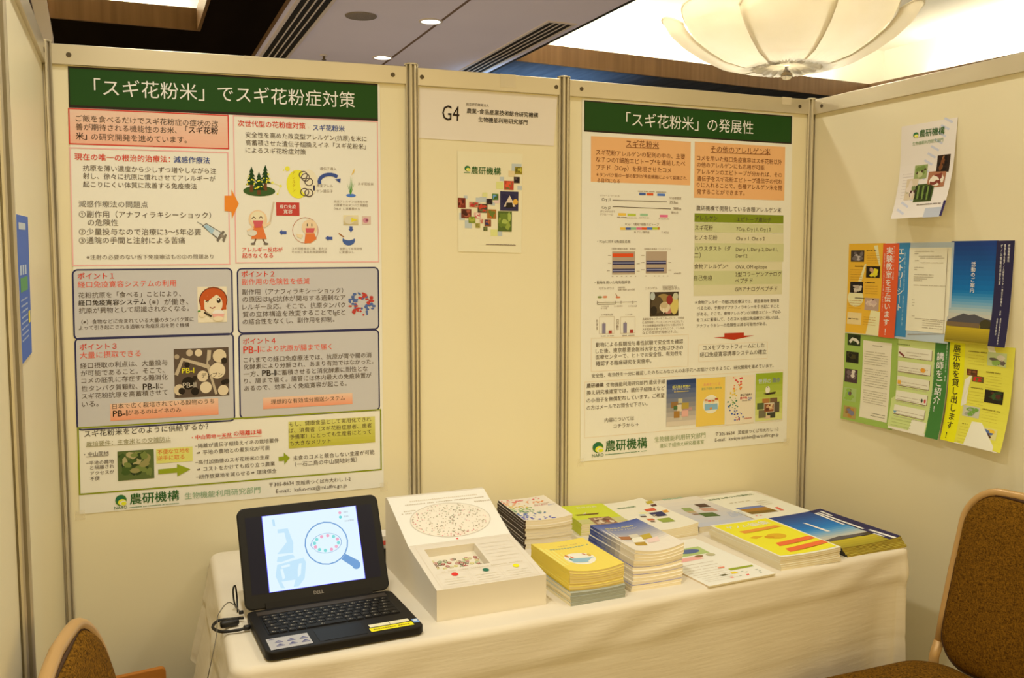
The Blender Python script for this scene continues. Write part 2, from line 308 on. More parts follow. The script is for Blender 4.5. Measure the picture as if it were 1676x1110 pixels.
PRINT = {
 'left_poster': [
  ('r',(45,34,26),-0.0003,-0.0001,0.9923,0.0892,1),('r',(30,74,16),0.0034,0.0039,0.99,0.0834,2),
  ('t',(250,246,236),0.0732,0.0427,0.9097,'「スギ花粉米」でスギ花粉症対策',0,3,1),('g',(248,200,170),(242,174,138),-0.0029,0.0899,0.4827,0.1689,1,8),
  ('f',(208,60,44),-0.0029,0.0899,0.4827,0.1689,7,0,2,None),('t',(88,72,58),0.0182,0.1119,0.4486,'ご飯を食べるだけでスギ花粉症の症状の改',0,3,1),
  ('t',(88,72,58),0.0176,0.1301,0.3185,'善が期待される機能性のお米、',0,3,1),('t',(45,34,26),0.3445,0.1276,0.4482,'「スギ花粉',1,3,1),
  ('t',(45,34,26),0.0169,0.1502,0.0493,'米」',1,3,1),('t',(88,72,58),0.062,0.1508,0.3488,'の研究開発を進めています。',0,3,1),
  ('f',(248,176,164),-0.0023,0.175,0.4798,0.4364,7,0,2,None),('t',(214,58,34),0.0119,0.1956,0.2958,'現在の唯一の根治的治療法：',1,3,1),
  ('t',(60,80,140),0.3068,0.1961,0.42,'減感作療法',1,3,1),('t',(88,72,58),0.0354,0.2197,0.4395,'抗原を薄い濃度から少しずつ増やしながら注',0,3,1),
  ('t',(88,72,58),0.0348,0.2372,0.4365,'射し、徐々に抗原に慣れさせてアレルギーが',0,3,1),('t',(88,72,58),0.0342,0.2556,0.377,'起こりにくい体質に改善する免疫療法',0,3,1),
  ('t',(120,112,104),0.02,0.2987,0.2246,'減感作療法の問題点',0,3,1),('t',(88,72,58),0.0204,0.3215,0.4205,'①副作用（アナフィラキシーショック）',0,3,1),
  ('t',(88,72,58),0.0453,0.3399,0.1347,'の危険性',0,3,1),('t',(88,72,58),0.0191,0.3602,0.388,'②少量投与なので治療に3～5年必要',0,3,1),
  ('t',(88,72,58),0.0184,0.3796,0.3375,'③通院の手間と注射による苦痛',0,3,1),('t',(120,105,90),0.0392,0.4171,0.4255,'※注射の必要のない舌下免疫療法も①②の問題あり',0,3,1),
  ('l',(90,100,110),[(0.3761,0.3368),(0.3947,0.3441)],0.0016,3),('p',(120,120,118),[(0.3909,0.3459),(0.4049,0.3395),(0.4549,0.3614),(0.4405,0.3771)],2),
  ('p',(225,232,236),[(0.3959,0.3459),(0.406,0.3422),(0.4498,0.3614),(0.4406,0.3734)],3),
  ('p',(170,200,214),[(0.3971,0.3468),(0.406,0.3431),(0.431,0.3541),(0.4218,0.3651)],4),
  ('p',(120,112,100),[(0.4354,0.3789),(0.4576,0.3559),(0.4639,0.3595),(0.4417,0.3826)],3),
  ('p',(150,140,125),[(0.4471,0.3697),(0.4536,0.3642),(0.4649,0.3697),(0.4584,0.3752)],3),
  ('p',(130,122,108),[(0.4545,0.3789),(0.4651,0.3632),(0.4701,0.3669),(0.4607,0.3845)],3),
  ('p',(238,136,40),[(0.4647,0.2757),(0.4871,0.2755),(0.4874,0.2607),(0.5103,0.2937),(0.4876,0.329),(0.4861,0.3124),(0.4638,0.3107)],4),
  ('f',(248,176,164),0.4962,0.0897,0.9919,0.4331,7,0,2,None),('t',(214,58,34),0.5114,0.1083,0.7367,'次世代型の花粉症対策',1,3,1),
  ('t',(214,58,34),0.7468,0.1111,0.7544,'：',1,3,1),('t',(60,80,140),0.7621,0.1112,0.8729,'スギ花粉米',1,3,1),
  ('t',(88,72,58),0.5363,0.1337,0.95,'安全性を高めた改変型アレルゲン(抗原)を米に',0,3,1),('t',(88,72,58),0.5358,0.152,0.947,'高蓄積させた遺伝子組換えイネ「スギ花粉米」',0,3,1),
  ('t',(88,72,58),0.5354,0.1694,0.7367,'によるスギ花粉症対策',0,3,1),('e',(62,92,40),0.5785,0.2636,0.0532,0.0123,2,0),
  ('p',(112,66,30),[(0.5482,0.2486),(0.5579,0.2485),(0.5588,0.266),(0.5465,0.2662)],3),
  ('p',(26,66,26),[(0.554,0.2066),(0.5611,0.2205),(0.5464,0.2207)],4),('p',(26,66,26),[(0.5538,0.2162),(0.5651,0.23),(0.5419,0.2304)],4),
  ('p',(26,66,26),[(0.5536,0.2258),(0.5692,0.2396),(0.5374,0.24)],4),('p',(26,66,26),[(0.5534,0.2354),(0.5733,0.2492),(0.5329,0.2497)],4),
  ('e',(240,220,60),0.54,0.2474,0.0024,0.0017,5,0),('e',(240,220,60),0.5545,0.2371,0.0024,0.0018,5,0),
  ('e',(240,220,60),0.5415,0.2337,0.0024,0.0017,5,0),('e',(240,220,60),0.5389,0.2488,0.0024,0.0017,5,0),
  ('e',(240,220,60),0.5438,0.2406,0.0024,0.0017,5,0),('e',(240,220,60),0.5456,0.2288,0.0024,0.0017,5,0),
  ('e',(240,220,60),0.5605,0.2384,0.0025,0.0018,5,0),('e',(240,220,60),0.5461,0.241,0.0024,0.0017,5,0),
  ('e',(240,220,60),0.5615,0.2473,0.0025,0.0018,5,0),('p',(112,66,30),[(0.5937,0.2445),(0.6036,0.2444),(0.6044,0.262),(0.5921,0.2621)],3),
  ('p',(26,66,26),[(0.5996,0.2023),(0.6067,0.2162),(0.5919,0.2165)],4),('p',(26,66,26),[(0.5994,0.2119),(0.6108,0.2258),(0.5873,0.2262)],4),
  ('p',(26,66,26),[(0.5992,0.2216),(0.6149,0.2354),(0.5828,0.2359)],4),('p',(26,66,26),[(0.5989,0.2313),(0.619,0.2451),(0.5783,0.2456)],4),
  ('e',(240,220,60),0.604,0.2337,0.0025,0.0018,5,0),('e',(240,220,60),0.6023,0.2431,0.0025,0.0018,5,0),
  ('e',(240,220,60),0.6079,0.2244,0.0025,0.0018,5,0),('e',(240,220,60),0.5874,0.2416,0.0025,0.0018,5,0),
  ('e',(240,220,60),0.6099,0.2237,0.0025,0.0018,5,0),('e',(240,220,60),0.6043,0.2396,0.0025,0.0018,5,0),
  ('e',(240,220,60),0.594,0.2339,0.0025,0.0018,5,0),('e',(240,220,60),0.6131,0.2343,0.0025,0.0018,5,0),
  ('e',(240,220,60),0.612,0.2403,0.0025,0.0018,5,0),('p',(112,66,30),[(0.5725,0.2545),(0.5824,0.2543),(0.5832,0.2719),(0.5709,0.272)],3),
  ('p',(26,66,26),[(0.5783,0.2184),(0.5853,0.2324),(0.5706,0.2326)],4),('p',(26,66,26),[(0.5781,0.2281),(0.5894,0.242),(0.5661,0.2423)],4),
  ('p',(26,66,26),[(0.5778,0.2377),(0.5935,0.2516),(0.5615,0.252)],4),('p',(26,66,26),[(0.5776,0.2474),(0.5976,0.2612),(0.557,0.2617)],4),
  ('e',(240,220,60),0.5853,0.2532,0.0025,0.0018,5,0),('e',(240,220,60),0.5653,0.258,0.0025,0.0018,5,0),
  ('e',(240,220,60),0.5747,0.2406,0.0025,0.0018,5,0),('e',(240,220,60),0.5755,0.2552,0.0025,0.0018,5,0),
  ('e',(240,220,60),0.5632,0.2458,0.0025,0.0018,5,0),('e',(240,220,60),0.5776,0.2539,0.0025,0.0018,5,0),
  ('e',(240,220,60),0.5709,0.2565,0.0025,0.0018,5,0),('e',(240,220,60),0.5795,0.2391,0.0025,0.0018,5,0),
  ('e',(240,220,60),0.5741,0.2542,0.0025,0.0018,5,0),('e',(248,222,60),0.6222,0.2433,0.0043,0.0031,2,0),
  ('e',(248,222,60),0.6494,0.2509,0.0044,0.0031,2,0),('e',(248,222,60),0.639,0.2695,0.0031,0.0022,2,0),
  ('e',(248,222,60),0.6734,0.2098,0.0082,0.0058,2,0),('e',(248,222,60),0.6602,0.2136,0.0025,0.0018,2,0),
  ('l',(240,226,140),[(0.6222,0.2433),(0.6494,0.2509),(0.639,0.2695)],0.002,2),('e',(250,226,50),0.7086,0.2457,0.0393,0.0338,2,0),
  ('e',(246,228,196),0.7454,0.2416,0.0307,0.0313,3,0),('v',(190,150,30),0.6941,0.2148,0.2645,'アレルゲン',0,4,0.8),
  ('e',(96,84,78),0.7342,0.2293,0.0153,0.0098,4,0.22),('e',(96,84,78),0.7455,0.2398,0.0153,0.0098,4,0.22),
  ('e',(96,84,78),0.731,0.2641,0.0153,0.0098,4,0.22),('e',(96,84,78),0.7449,0.2657,0.0153,0.0098,4,0.22),
  ('e',(96,84,78),0.7267,0.224,0.0152,0.0098,4,0.22),('r',(60,60,90),0.7593,0.2477,0.7668,0.2601,4),
  ('l',(60,80,140),[(0.7833,0.2442),(0.7813,0.2384),(0.7836,0.2326),(0.7899,0.2274),(0.7996,0.2234),(0.8114,0.2212),(0.8239,0.221),(0.8357,0.2229),(0.8453,0.2265)],0.012,3),
  ('p',(60,80,140),[(0.8369,0.2323),(0.8564,0.2302),(0.8549,0.241)],3),('t',(150,132,112),0.7844,0.2079,0.8425,'遺伝子導入',0,3,1),
  ('t',(150,132,112),0.7721,0.2484,0.8288,'改変アレル',0,3,1),('t',(150,132,112),0.7719,0.2609,0.8285,'ゲン遺伝子',0,3,1),
  ('t',(150,132,112),0.9178,0.242,0.9735,'スギ花粉米',0,3,1),('e',(80,120,190),0.8923,0.2704,0.0171,0.0041,2,0),
  ('p',(84,150,50),[(0.8897,0.2687),(0.8923,0.2686),(0.8784,0.2398)],3),('p',(84,150,50),[(0.8897,0.2687),(0.8923,0.2686),(0.8851,0.2307)],3),
  ('p',(84,150,50),[(0.8897,0.2687),(0.8923,0.2686),(0.8918,0.2215)],3),('p',(84,150,50),[(0.8897,0.2687),(0.8923,0.2686),(0.9009,0.2286)],3),
  ('p',(84,150,50),[(0.8897,0.2687),(0.8923,0.2686),(0.906,0.2376)],3),('p',(84,150,50),[(0.8897,0.2687),(0.8923,0.2686),(0.897,0.2241)],3),
  ('p',(236,190,70),[(0.8944,0.2215),(0.8972,0.2169),(0.9066,0.2041),(0.9038,0.215)],4),('t',(150,132,112),0.832,0.2855,0.9528,'改変アレルゲンは米粒の中',0,3,1),
  ('t',(150,132,112),0.8318,0.2941,0.9527,'の酵素分泌タンパク質顆粒',0,3,1),('t',(150,132,112),0.8317,0.3027,0.9233,'（PB-I）に高蓄積する',0,3,1),
  ('g',(240,226,180),(200,180,130),0.8639,0.3178,0.9174,0.3422,2,8),('e',(225,215,190),0.886,0.3295,0.0184,0.01,3,0),
  ('p',(240,215,50),[(0.8927,0.324),(0.915,0.3294),(0.8925,0.335)],4),('r',(222,196,178),0.931,0.3202,0.9626,0.3402,2),
  ('e',(210,140,150),0.9441,0.3302,0.0106,0.0064,3,0),('e',(150,80,90),0.9481,0.3302,0.0047,0.0032,4,0),
  ('p',(70,90,150),[(0.8857,0.345),(0.8962,0.345),(0.8961,0.3513),(0.9001,0.3513),(0.8907,0.3595),(0.8817,0.3514),(0.8856,0.3514)],3),
  ('e',(70,96,150),0.8825,0.3787,0.0224,0.0128,2,0),('e',(246,240,228),0.8826,0.3723,0.0211,0.0064,3,0),
  ('l',(170,110,60),[(0.8475,0.3623),(0.8656,0.3714)],0.004,3),
  ('p',(70,90,150),[(0.642,0.3599),(0.6522,0.3537),(0.6521,0.3572),(0.6671,0.3572),(0.667,0.3643),(0.6519,0.3643),(0.6519,0.367)],3),
  ('p',(70,90,150),[(0.7993,0.3732),(0.811,0.3678),(0.8109,0.3705),(0.8252,0.3705),(0.8251,0.3777),(0.8108,0.3777),(0.8108,0.3804)],3),
  ('r',(196,66,50),0.6336,0.2891,0.7121,0.3205,2),('t',(250,246,236),0.6458,0.2996,0.6998,'経口免疫',1,3,1),
  ('t',(250,246,236),0.6581,0.311,0.6882,'寛容',1,3,1),('l',(214,196,170),[(0.6126,0.336),(0.6261,0.2882)],0.006,2),
  ('e',(250,200,150),0.572,0.33,0.0309,0.022,3,0),('e',(255,222,180),0.5721,0.3265,0.0234,0.0158,4,0),
  ('p',(226,120,56),[(0.5594,0.3433),(0.5865,0.3432),(0.6006,0.3759),(0.5488,0.3759)],3),
  ('p',(210,90,90),[(0.5547,0.3328),(0.5904,0.3326),(0.5827,0.3485),(0.5629,0.3494)],5),
  ('l',(90,60,40),[(0.5524,0.3284),(0.5586,0.324),(0.5647,0.3283)],0.003,5),('l',(90,60,40),[(0.5757,0.3274),(0.582,0.323),(0.5881,0.3273)],0.003,5),
  ('l',(245,205,160),[(0.5913,0.3476),(0.6126,0.3369)],0.008,4),('l',(245,205,160),[(0.5568,0.3495),(0.5382,0.3565),(0.549,0.3653)],0.008,4),
  ('e',(228,224,214),0.5528,0.3618,0.016,0.007,6,0),('l',(110,80,60),[(0.5648,0.3759),(0.5584,0.3864)],0.004,3),
  ('l',(110,80,60),[(0.587,0.3759),(0.5954,0.3865)],0.004,3),('e',(120,110,100),0.5547,0.3873,0.0074,0.0026,4,0),
  ('e',(120,110,100),0.5978,0.3874,0.0081,0.0027,4,0),('t',(214,58,34),0.5188,0.4013,0.6536,'アレルギー反応が',1,3,1),
  ('t',(214,58,34),0.5185,0.4153,0.6208,'起きなくなる',1,3,1),('e',(190,120,90),0.7317,0.3553,0.0448,0.0314,2,0.04),
  ('e',(250,206,160),0.7458,0.3481,0.0269,0.0188,3,0),
  ('p',(226,120,56),[(0.7272,0.3858),(0.7315,0.3625),(0.7622,0.3624),(0.7696,0.3759),(0.7489,0.3858)],3),
  ('p',(210,90,90),[(0.7318,0.3499),(0.7637,0.3498),(0.7596,0.3606),(0.7341,0.3607)],5),('l',(45,34,26),[(0.7384,0.3391),(0.7382,0.3454)],0.003,5),
  ('l',(45,34,26),[(0.7537,0.3391),(0.7535,0.3454)],0.003,5),('p',(248,214,170),[(0.6998,0.3634),(0.7238,0.366),(0.7173,0.375),(0.7021,0.3705)],4),
  ('t',(150,132,112),0.6839,0.3991,0.8052,'スギ花粉米のご飯、または',0,3,1),('t',(150,132,112),0.6837,0.4071,0.8051,'その加工食品を数週間摂取',0,3,1),
  ('t',(150,132,112),0.8494,0.3995,0.9297,'加熱しても有効性',0,3,1),('t',(150,132,112),0.8492,0.4077,0.9004,'に影響なし',0,3,1),
  ('f',(52,52,92),-0.0042,0.4433,0.4862,0.6021,9,34,2,(206,206,212)),('f',(52,52,92),-0.0022,0.5965,0.4871,0.8079,9,34,2,(206,206,212)),
  ('t',(214,58,34),0.0123,0.4592,0.1191,'ポイント１',1,3,1),('t',(232,88,60),0.0117,0.4777,0.306,'経口免疫寛容システムの利用',0,3,1),
  ('t',(88,72,58),0.0127,0.5018,0.3207,'花粉抗原を「食べる」ことにより、',0,3,1),('t',(45,34,26),0.0121,0.519,0.2124,'経口免疫寛容システム',1,3,1),
  ('t',(88,72,58),0.2227,0.5203,0.3434,'（※）が働き、',0,3,1),('t',(88,72,58),0.0133,0.5362,0.3449,'抗原が異物として認識されなくなる。',0,3,1),
  ('t',(88,72,58),0.0197,0.5618,0.3588,'（※）食物などに含まれている大量のタンパク質に',0,3,1),('t',(88,72,58),0.012,0.5748,0.3448,'よって引き起こされる過敏な免疫反応を防ぐ機構',0,3,1),
  ('r',(240,226,196),0.3726,0.4869,0.466,0.5704,3),('e',(110,50,24),0.4227,0.5191,0.0456,0.0317,4,0),('e',(196,86,30),0.4227,0.5191,0.0426,0.0295,5,0),
  ('e',(250,218,180),0.4215,0.5277,0.0307,0.0237,6,0),
  ('p',(196,86,30),[(0.3923,0.5151),(0.4333,0.4919),(0.4586,0.5117),(0.433,0.5049),(0.403,0.5217)],7),('e',(60,44,34),0.4395,0.5194,0.0064,0.0061,7,0),
  ('e',(250,246,236),0.4386,0.5172,0.0025,0.0025,8,0),('l',(60,44,34),[(0.398,0.5216),(0.4089,0.5189),(0.4039,0.5238)],0.003,7),
  ('l',(150,60,40),[(0.4105,0.5347),(0.4193,0.5378),(0.4282,0.5343)],0.003,7),('r',(196,86,30),0.3815,0.5178,0.3935,0.5466,6),
  ('r',(196,86,30),0.4524,0.5188,0.4638,0.5407,6),('e',(250,218,180),0.3865,0.5494,0.0118,0.0086,8,0),
  ('l',(60,50,40),[(0.3925,0.5466),(0.4158,0.5564)],0.006,9),('e',(250,250,244),0.4377,0.5496,0.0188,0.0087,9,0),
  ('p',(236,170,150),[(0.418,0.55),(0.4576,0.5507),(0.4513,0.5629),(0.4236,0.5623)],10),('e',(250,218,180),0.4374,0.5619,0.0169,0.0058,10,0),
  ('e',(90,140,60),0.3769,0.5435,0.0049,0.0021,9,0),('t',(214,58,34),0.0124,0.6183,0.1214,'ポイント３',1,3,1),
  ('t',(232,88,60),0.0127,0.637,0.1937,'大量に摂取できる',0,3,1),('t',(88,72,58),0.0128,0.6605,0.2739,'経口摂取の利点は、大量投与',0,3,1),
  ('t',(88,72,58),0.014,0.6779,0.2647,'が可能であること。そこで、',0,3,1),('t',(88,72,58),0.0153,0.6946,0.2748,'コメの胚乳に存在する難消化',0,3,1),
  ('t',(88,72,58),0.0156,0.7126,0.1811,'性タンパク質顆粒、',0,3,1),('t',(88,72,58),0.015,0.73,0.2728,'スギ花粉抗原を高蓄積させて',0,3,1),
  ('t',(88,72,58),0.0153,0.748,0.0637,'いる。',0,3,1),('t',(45,34,26),0.1971,0.7145,0.2417,'PB-I',1,3,1),('t',(88,72,58),0.2436,0.7148,0.2598,'に',0,3,1),
  ('r',(96,80,66),0.2949,0.6302,0.4686,0.7449,3),('e',(226,206,170),0.3723,0.641,0.0118,0.0086,5,0),('e',(222,202,164),0.4391,0.6501,0.0219,0.0159,5,0),
  ('e',(200,180,150),0.344,0.6402,0.0107,0.0079,5,0),('e',(230,212,178),0.4313,0.6847,0.0259,0.0188,5,0),
  ('e',(226,206,170),0.3846,0.6961,0.0177,0.013,5,0),('e',(228,210,176),0.3937,0.7232,0.0187,0.0137,5,0),
  ('e',(216,196,160),0.3096,0.7258,0.0174,0.0129,5,0),('e',(226,206,170),0.449,0.7318,0.017,0.0124,5,0),
  ('e',(180,160,130),0.304,0.6483,0.0077,0.0057,5,0),('e',(40,32,28),0.3355,0.6679,0.0087,0.0065,5,0),('e',(34,28,24),0.3382,0.7111,0.0205,0.0151,5,0),
  ('e',(40,32,28),0.3173,0.729,0.0107,0.0079,5,0),('e',(36,30,26),0.3591,0.7313,0.0127,0.0094,5,0),('e',(46,38,32),0.4538,0.6615,0.01,0.0073,5,0),
  ('e',(44,36,30),0.4605,0.7111,0.009,0.0065,5,0),('e',(110,94,78),0.412,0.6645,0.0099,0.0072,5,0),('e',(46,38,32),0.359,0.7003,0.0078,0.0058,5,0),
  ('e',(40,32,28),0.4505,0.7129,0.008,0.0058,5,0),('l',(196,178,148),[(0.3009,0.6911),(0.3213,0.6546),(0.3794,0.6686),(0.4019,0.675)],0.012,4),
  ('l',(196,178,148),[(0.4019,0.675),(0.4068,0.6355)],0.012,4),('l',(196,178,148),[(0.4019,0.675),(0.4269,0.7404)],0.008,4),
  ('t',(230,214,40),0.3186,0.681,0.3575,'PB-I',1,6,1),('t',(200,190,176),0.3206,0.7155,0.3634,'PB-II',1,6,1),
  ('t',(45,34,26),0.3807,0.6946,0.4479,'デンプン',0,6,1),('g',(251,196,160),(242,150,108),0.0978,0.7501,0.4326,0.7894,3,8),
  ('t',(88,72,58),0.105,0.7567,0.4195,'日本で広く栽培されている穀物のうち',0,4,1),('t',(45,34,26),0.1054,0.7729,0.1492,'PB-I',1,4,1),
  ('t',(88,72,58),0.1501,0.7727,0.3141,'があるのはイネのみ',0,4,1),('f',(52,52,92),0.4996,0.4443,0.9899,0.5996,9,34,2,(206,206,212)),
  ('f',(52,52,92),0.5008,0.5988,0.9889,0.8038,9,34,2,(206,206,212)),('t',(214,58,34),0.5152,0.4589,0.624,'ポイント２',1,3,1),
  ('t',(232,88,60),0.5158,0.477,0.7433,'副作用の危険性を低減',0,3,1),('t',(88,72,58),0.5162,0.501,0.8601,'副作用（アナフィラキシーショック）',0,3,1),
  ('t',(88,72,58),0.5168,0.5184,0.8685,'の原因はIgE抗体が関与する過剰なア',0,3,1),('t',(88,72,58),0.5164,0.5365,0.8681,'レルギー反応。そこで、抗原タンパク',0,3,1),
  ('t',(88,72,58),0.517,0.554,0.8667,'質の立体構造を改変することでIgEと',0,3,1),('t',(88,72,58),0.5165,0.5715,0.8287,'の結合性をなくし、副作用を抑制。',0,3,1),
  ('e',(190,62,48),0.932,0.5623,0.0036,0.0024,3,0),('e',(190,62,48),0.9503,0.5347,0.0051,0.0028,4,0),('e',(190,62,48),0.9021,0.5346,0.0036,0.0023,5,0),
  ('e',(84,104,150),0.9516,0.5369,0.0068,0.0026,3,0),('e',(84,104,150),0.9451,0.5453,0.0035,0.0031,4,0),
  ('e',(190,62,48),0.8994,0.5499,0.0059,0.0028,5,0),('e',(84,104,150),0.9007,0.5124,0.0038,0.002,3,0),('e',(190,62,48),0.9562,0.5282,0.0055,0.0033,4,0),
  ('e',(190,62,48),0.9454,0.5235,0.0067,0.0022,5,0),('e',(190,62,48),0.9279,0.5213,0.006,0.0037,3,0),('e',(84,104,150),0.9441,0.5179,0.0053,0.0029,4,0),
  ('e',(84,104,150),0.9649,0.5468,0.006,0.0023,5,0),('e',(84,104,150),0.9264,0.5463,0.0043,0.0027,3,0),('e',(190,62,48),0.896,0.552,0.0039,0.0026,4,0),
  ('e',(84,104,150),0.9441,0.5546,0.0041,0.0034,5,0),('e',(190,62,48),0.9198,0.5456,0.0046,0.0022,3,0),('e',(190,62,48),0.9029,0.5402,0.005,0.0027,4,0),
  ('e',(84,104,150),0.9035,0.5254,0.0037,0.0029,5,0),('e',(190,62,48),0.8997,0.5535,0.006,0.0037,3,0),
  ('e',(84,104,150),0.9434,0.5393,0.0055,0.0033,4,0),('e',(190,62,48),0.8988,0.5565,0.0041,0.0035,5,0),('e',(84,104,150),0.97,0.541,0.0071,0.003,3,0),
  ('e',(84,104,150),0.9453,0.5601,0.0036,0.003,4,0),('e',(84,104,150),0.8944,0.5343,0.0055,0.0027,5,0),
  ('e',(84,104,150),0.9472,0.5484,0.0061,0.0028,3,0),('e',(84,104,150),0.9034,0.5451,0.005,0.0021,4,0),
  ('e',(84,104,150),0.9203,0.511,0.0034,0.0026,5,0),('e',(190,62,48),0.9065,0.5396,0.0062,0.0028,3,0),('e',(190,62,48),0.9194,0.5199,0.0061,0.0031,4,0),
  ('e',(84,104,150),0.9613,0.536,0.0062,0.0037,5,0),('e',(190,62,48),0.9505,0.533,0.0054,0.0038,3,0),('e',(190,62,48),0.8954,0.5542,0.0052,0.0031,4,0),
  ('e',(190,62,48),0.9647,0.5283,0.0066,0.0023,5,0),('e',(190,62,48),0.895,0.5543,0.0045,0.0024,3,0),('e',(84,104,150),0.8946,0.5171,0.0068,0.0033,4,0),
  ('e',(190,62,48),0.9413,0.5149,0.0049,0.0028,5,0),('e',(84,104,150),0.8852,0.5292,0.0035,0.0033,3,0),('e',(190,62,48),0.9216,0.553,0.0043,0.0024,4,0),
  ('e',(190,62,48),0.9369,0.5156,0.0067,0.0027,5,0),('e',(190,62,48),0.8966,0.5554,0.0061,0.0024,3,0),('e',(190,62,48),0.9397,0.5146,0.0047,0.0034,4,0),
  ('e',(190,62,48),0.934,0.517,0.0063,0.0038,5,0),('e',(190,62,48),0.9613,0.5229,0.006,0.0021,3,0),('e',(190,62,48),0.8847,0.5399,0.0068,0.0021,4,0),
  ('e',(84,104,150),0.8931,0.5176,0.0045,0.002,5,0),('e',(190,62,48),0.963,0.5223,0.0047,0.0035,3,0),('e',(190,62,48),0.9414,0.5127,0.0045,0.0025,4,0),
  ('e',(190,62,48),0.9085,0.5476,0.0037,0.0033,5,0),('e',(190,62,48),0.9124,0.5459,0.0048,0.0027,3,0),('e',(84,104,150),0.9303,0.5215,0.004,0.0033,4,0),
  ('e',(84,104,150),0.9413,0.5426,0.0061,0.0035,5,0),('e',(84,104,150),0.9004,0.5278,0.0061,0.0028,3,0),
  ('e',(84,104,150),0.8854,0.5233,0.0068,0.0021,4,0),('e',(190,62,48),0.9118,0.5506,0.0035,0.0036,5,0),
  ('e',(84,104,150),0.8957,0.5227,0.0068,0.003,3,0),('e',(190,62,48),0.9611,0.5184,0.0071,0.0028,4,0),('e',(190,62,48),0.8978,0.5533,0.0044,0.0032,5,0),
  ('e',(190,62,48),0.904,0.5362,0.0052,0.0037,3,0),('e',(84,104,150),0.8829,0.528,0.0041,0.0029,4,0),('e',(190,62,48),0.9305,0.509,0.0038,0.0026,5,0),
  ('e',(84,104,150),0.954,0.5388,0.0046,0.0032,3,0),('e',(84,104,150),0.9097,0.5245,0.0036,0.0022,4,0),
  ('e',(84,104,150),0.9066,0.5275,0.0049,0.0031,5,0),('e',(190,62,48),0.947,0.5318,0.0035,0.003,3,0),('e',(84,104,150),0.9009,0.5106,0.0069,0.0031,4,0),
  ('e',(84,104,150),0.9029,0.5362,0.0046,0.0026,5,0),('e',(190,62,48),0.9364,0.5178,0.0034,0.0022,3,0),
  ('e',(84,104,150),0.9155,0.5084,0.0034,0.0023,4,0),('e',(190,62,48),0.9074,0.5479,0.0044,0.0031,5,0),
  ('e',(190,62,48),0.9351,0.5103,0.0055,0.0024,3,0),('t',(214,58,34),0.5164,0.6181,0.6245,'ポイント４',1,3,1),
  ('t',(214,58,34),0.5169,0.6378,0.5687,'PB-I',1,3,1),('t',(232,88,60),0.5717,0.6379,0.8178,'により抗原が腸まで届く',0,3,1),
  ('t',(88,72,58),0.5173,0.6627,0.959,'これまでの経口免疫療法では、抗原が胃や腸の消',0,3,1),('t',(88,72,58),0.517,0.6787,0.9664,'化酵素により分解され、あまり有効ではなかった。',0,3,1),
  ('t',(88,72,58),0.5165,0.6963,0.5663,'一方、',0,3,1),('t',(88,72,58),0.5181,0.7132,0.9581,'り、腸まで届く。腸管には体内最大の免疫装置が',0,3,1),
  ('t',(88,72,58),0.5177,0.7307,0.869,'あるので、効率よく免疫寛容が起こる。',0,3,1),('t',(45,34,26),0.5776,0.6954,0.6228,'PB-I',1,3,1),
  ('t',(88,72,58),0.6249,0.6962,0.9452,'に蓄積させると消化酵素に耐性とな',0,3,1),('g',(251,196,160),(242,150,108),0.5793,0.7552,0.8888,0.7827,3,8),
  ('t',(88,72,58),0.6057,0.7666,0.8619,'理想的な有効成分搬送システム',0,4,1),('f',(140,146,20),-0.0005,0.7997,0.9931,0.9557,9,0,2,None),
  ('t',(45,34,26),0.0195,0.8158,0.3997,'スギ花粉米をどのように供給するか？',0,3,1),('t',(150,140,92),0.0249,0.8398,0.2797,'栽培要件：主食米との交雑防止',0,3,1),
  ('l',(150,140,92),[(0.0235,0.8449),(0.2808,0.8471)],0.0016,4),('t',(88,72,58),0.0179,0.8631,0.0903,'・中山間地',0,3,1),
  ('l',(88,72,58),[(0.0239,0.8687),(0.0889,0.8689)],0.0014,4),('t',(88,72,58),0.0235,0.8834,0.1048,'−平地の農地',0,3,1),
  ('t',(88,72,58),0.0349,0.8945,0.1057,'と隔離され',0,3,1),('t',(88,72,58),0.0345,0.9073,0.1053,'アクセスが',0,3,1),
  ('t',(88,72,58),0.0334,0.9201,0.0615,'不便',0,3,1),
  ('b',0.1162,0.8613,0.2263,0.9298,3,(92,104,48),[(150,140,80),(70,92,36),(178,164,110),(52,70,30),(120,130,60),(40,56,36)],26,3,0.22),
  ('r',(222,214,110),0.2335,0.8617,0.3474,0.8962,2),('t',(222,96,40),0.2371,0.8697,0.3375,'不便な立地を',0,3,1),
  ('t',(222,96,40),0.2367,0.8842,0.3212,'逆手に取る',0,3,1),
  ('p',(150,160,26),[(0.2385,0.9101),(0.2974,0.9096),(0.2977,0.9008),(0.3396,0.9155),(0.2975,0.9302),(0.2978,0.9209),(0.2389,0.9213)],3),
  ('t',(214,58,34),0.3456,0.8406,0.4735,'・中山間地＝天然',1,3,1),('t',(214,58,34),0.4811,0.8377,0.5731,'の隔離ほ場',1,3,1),
  ('l',(214,58,34),[(0.432,0.8468),(0.5729,0.8477)],0.0014,4),('t',(88,72,58),0.3551,0.8612,0.6298,'−隔離が遺伝子組換えイネの栽培要件',0,3,1),
  ('t',(88,72,58),0.3599,0.8777,0.5999,'⇒ 平地の農地との差別化が可能',0,3,1),('t',(88,72,58),0.3553,0.9006,0.5972,'−高付加価値のスギ花粉米の生産',0,3,1),
  ('t',(88,72,58),0.3595,0.9176,0.6158,'⇒ コストをかけても成り立つ農業',0,3,1),('t',(88,72,58),0.357,0.9357,0.621,'−耕作放棄地を減らせる⇒ 環境保全',0,3,1),
  ('g',(216,206,110),(190,180,60),0.6638,0.8174,0.9697,0.8833,2,8),('t',(88,72,58),0.6665,0.8237,0.9561,'もし、健康食品として実用化できれ',0,3,1),
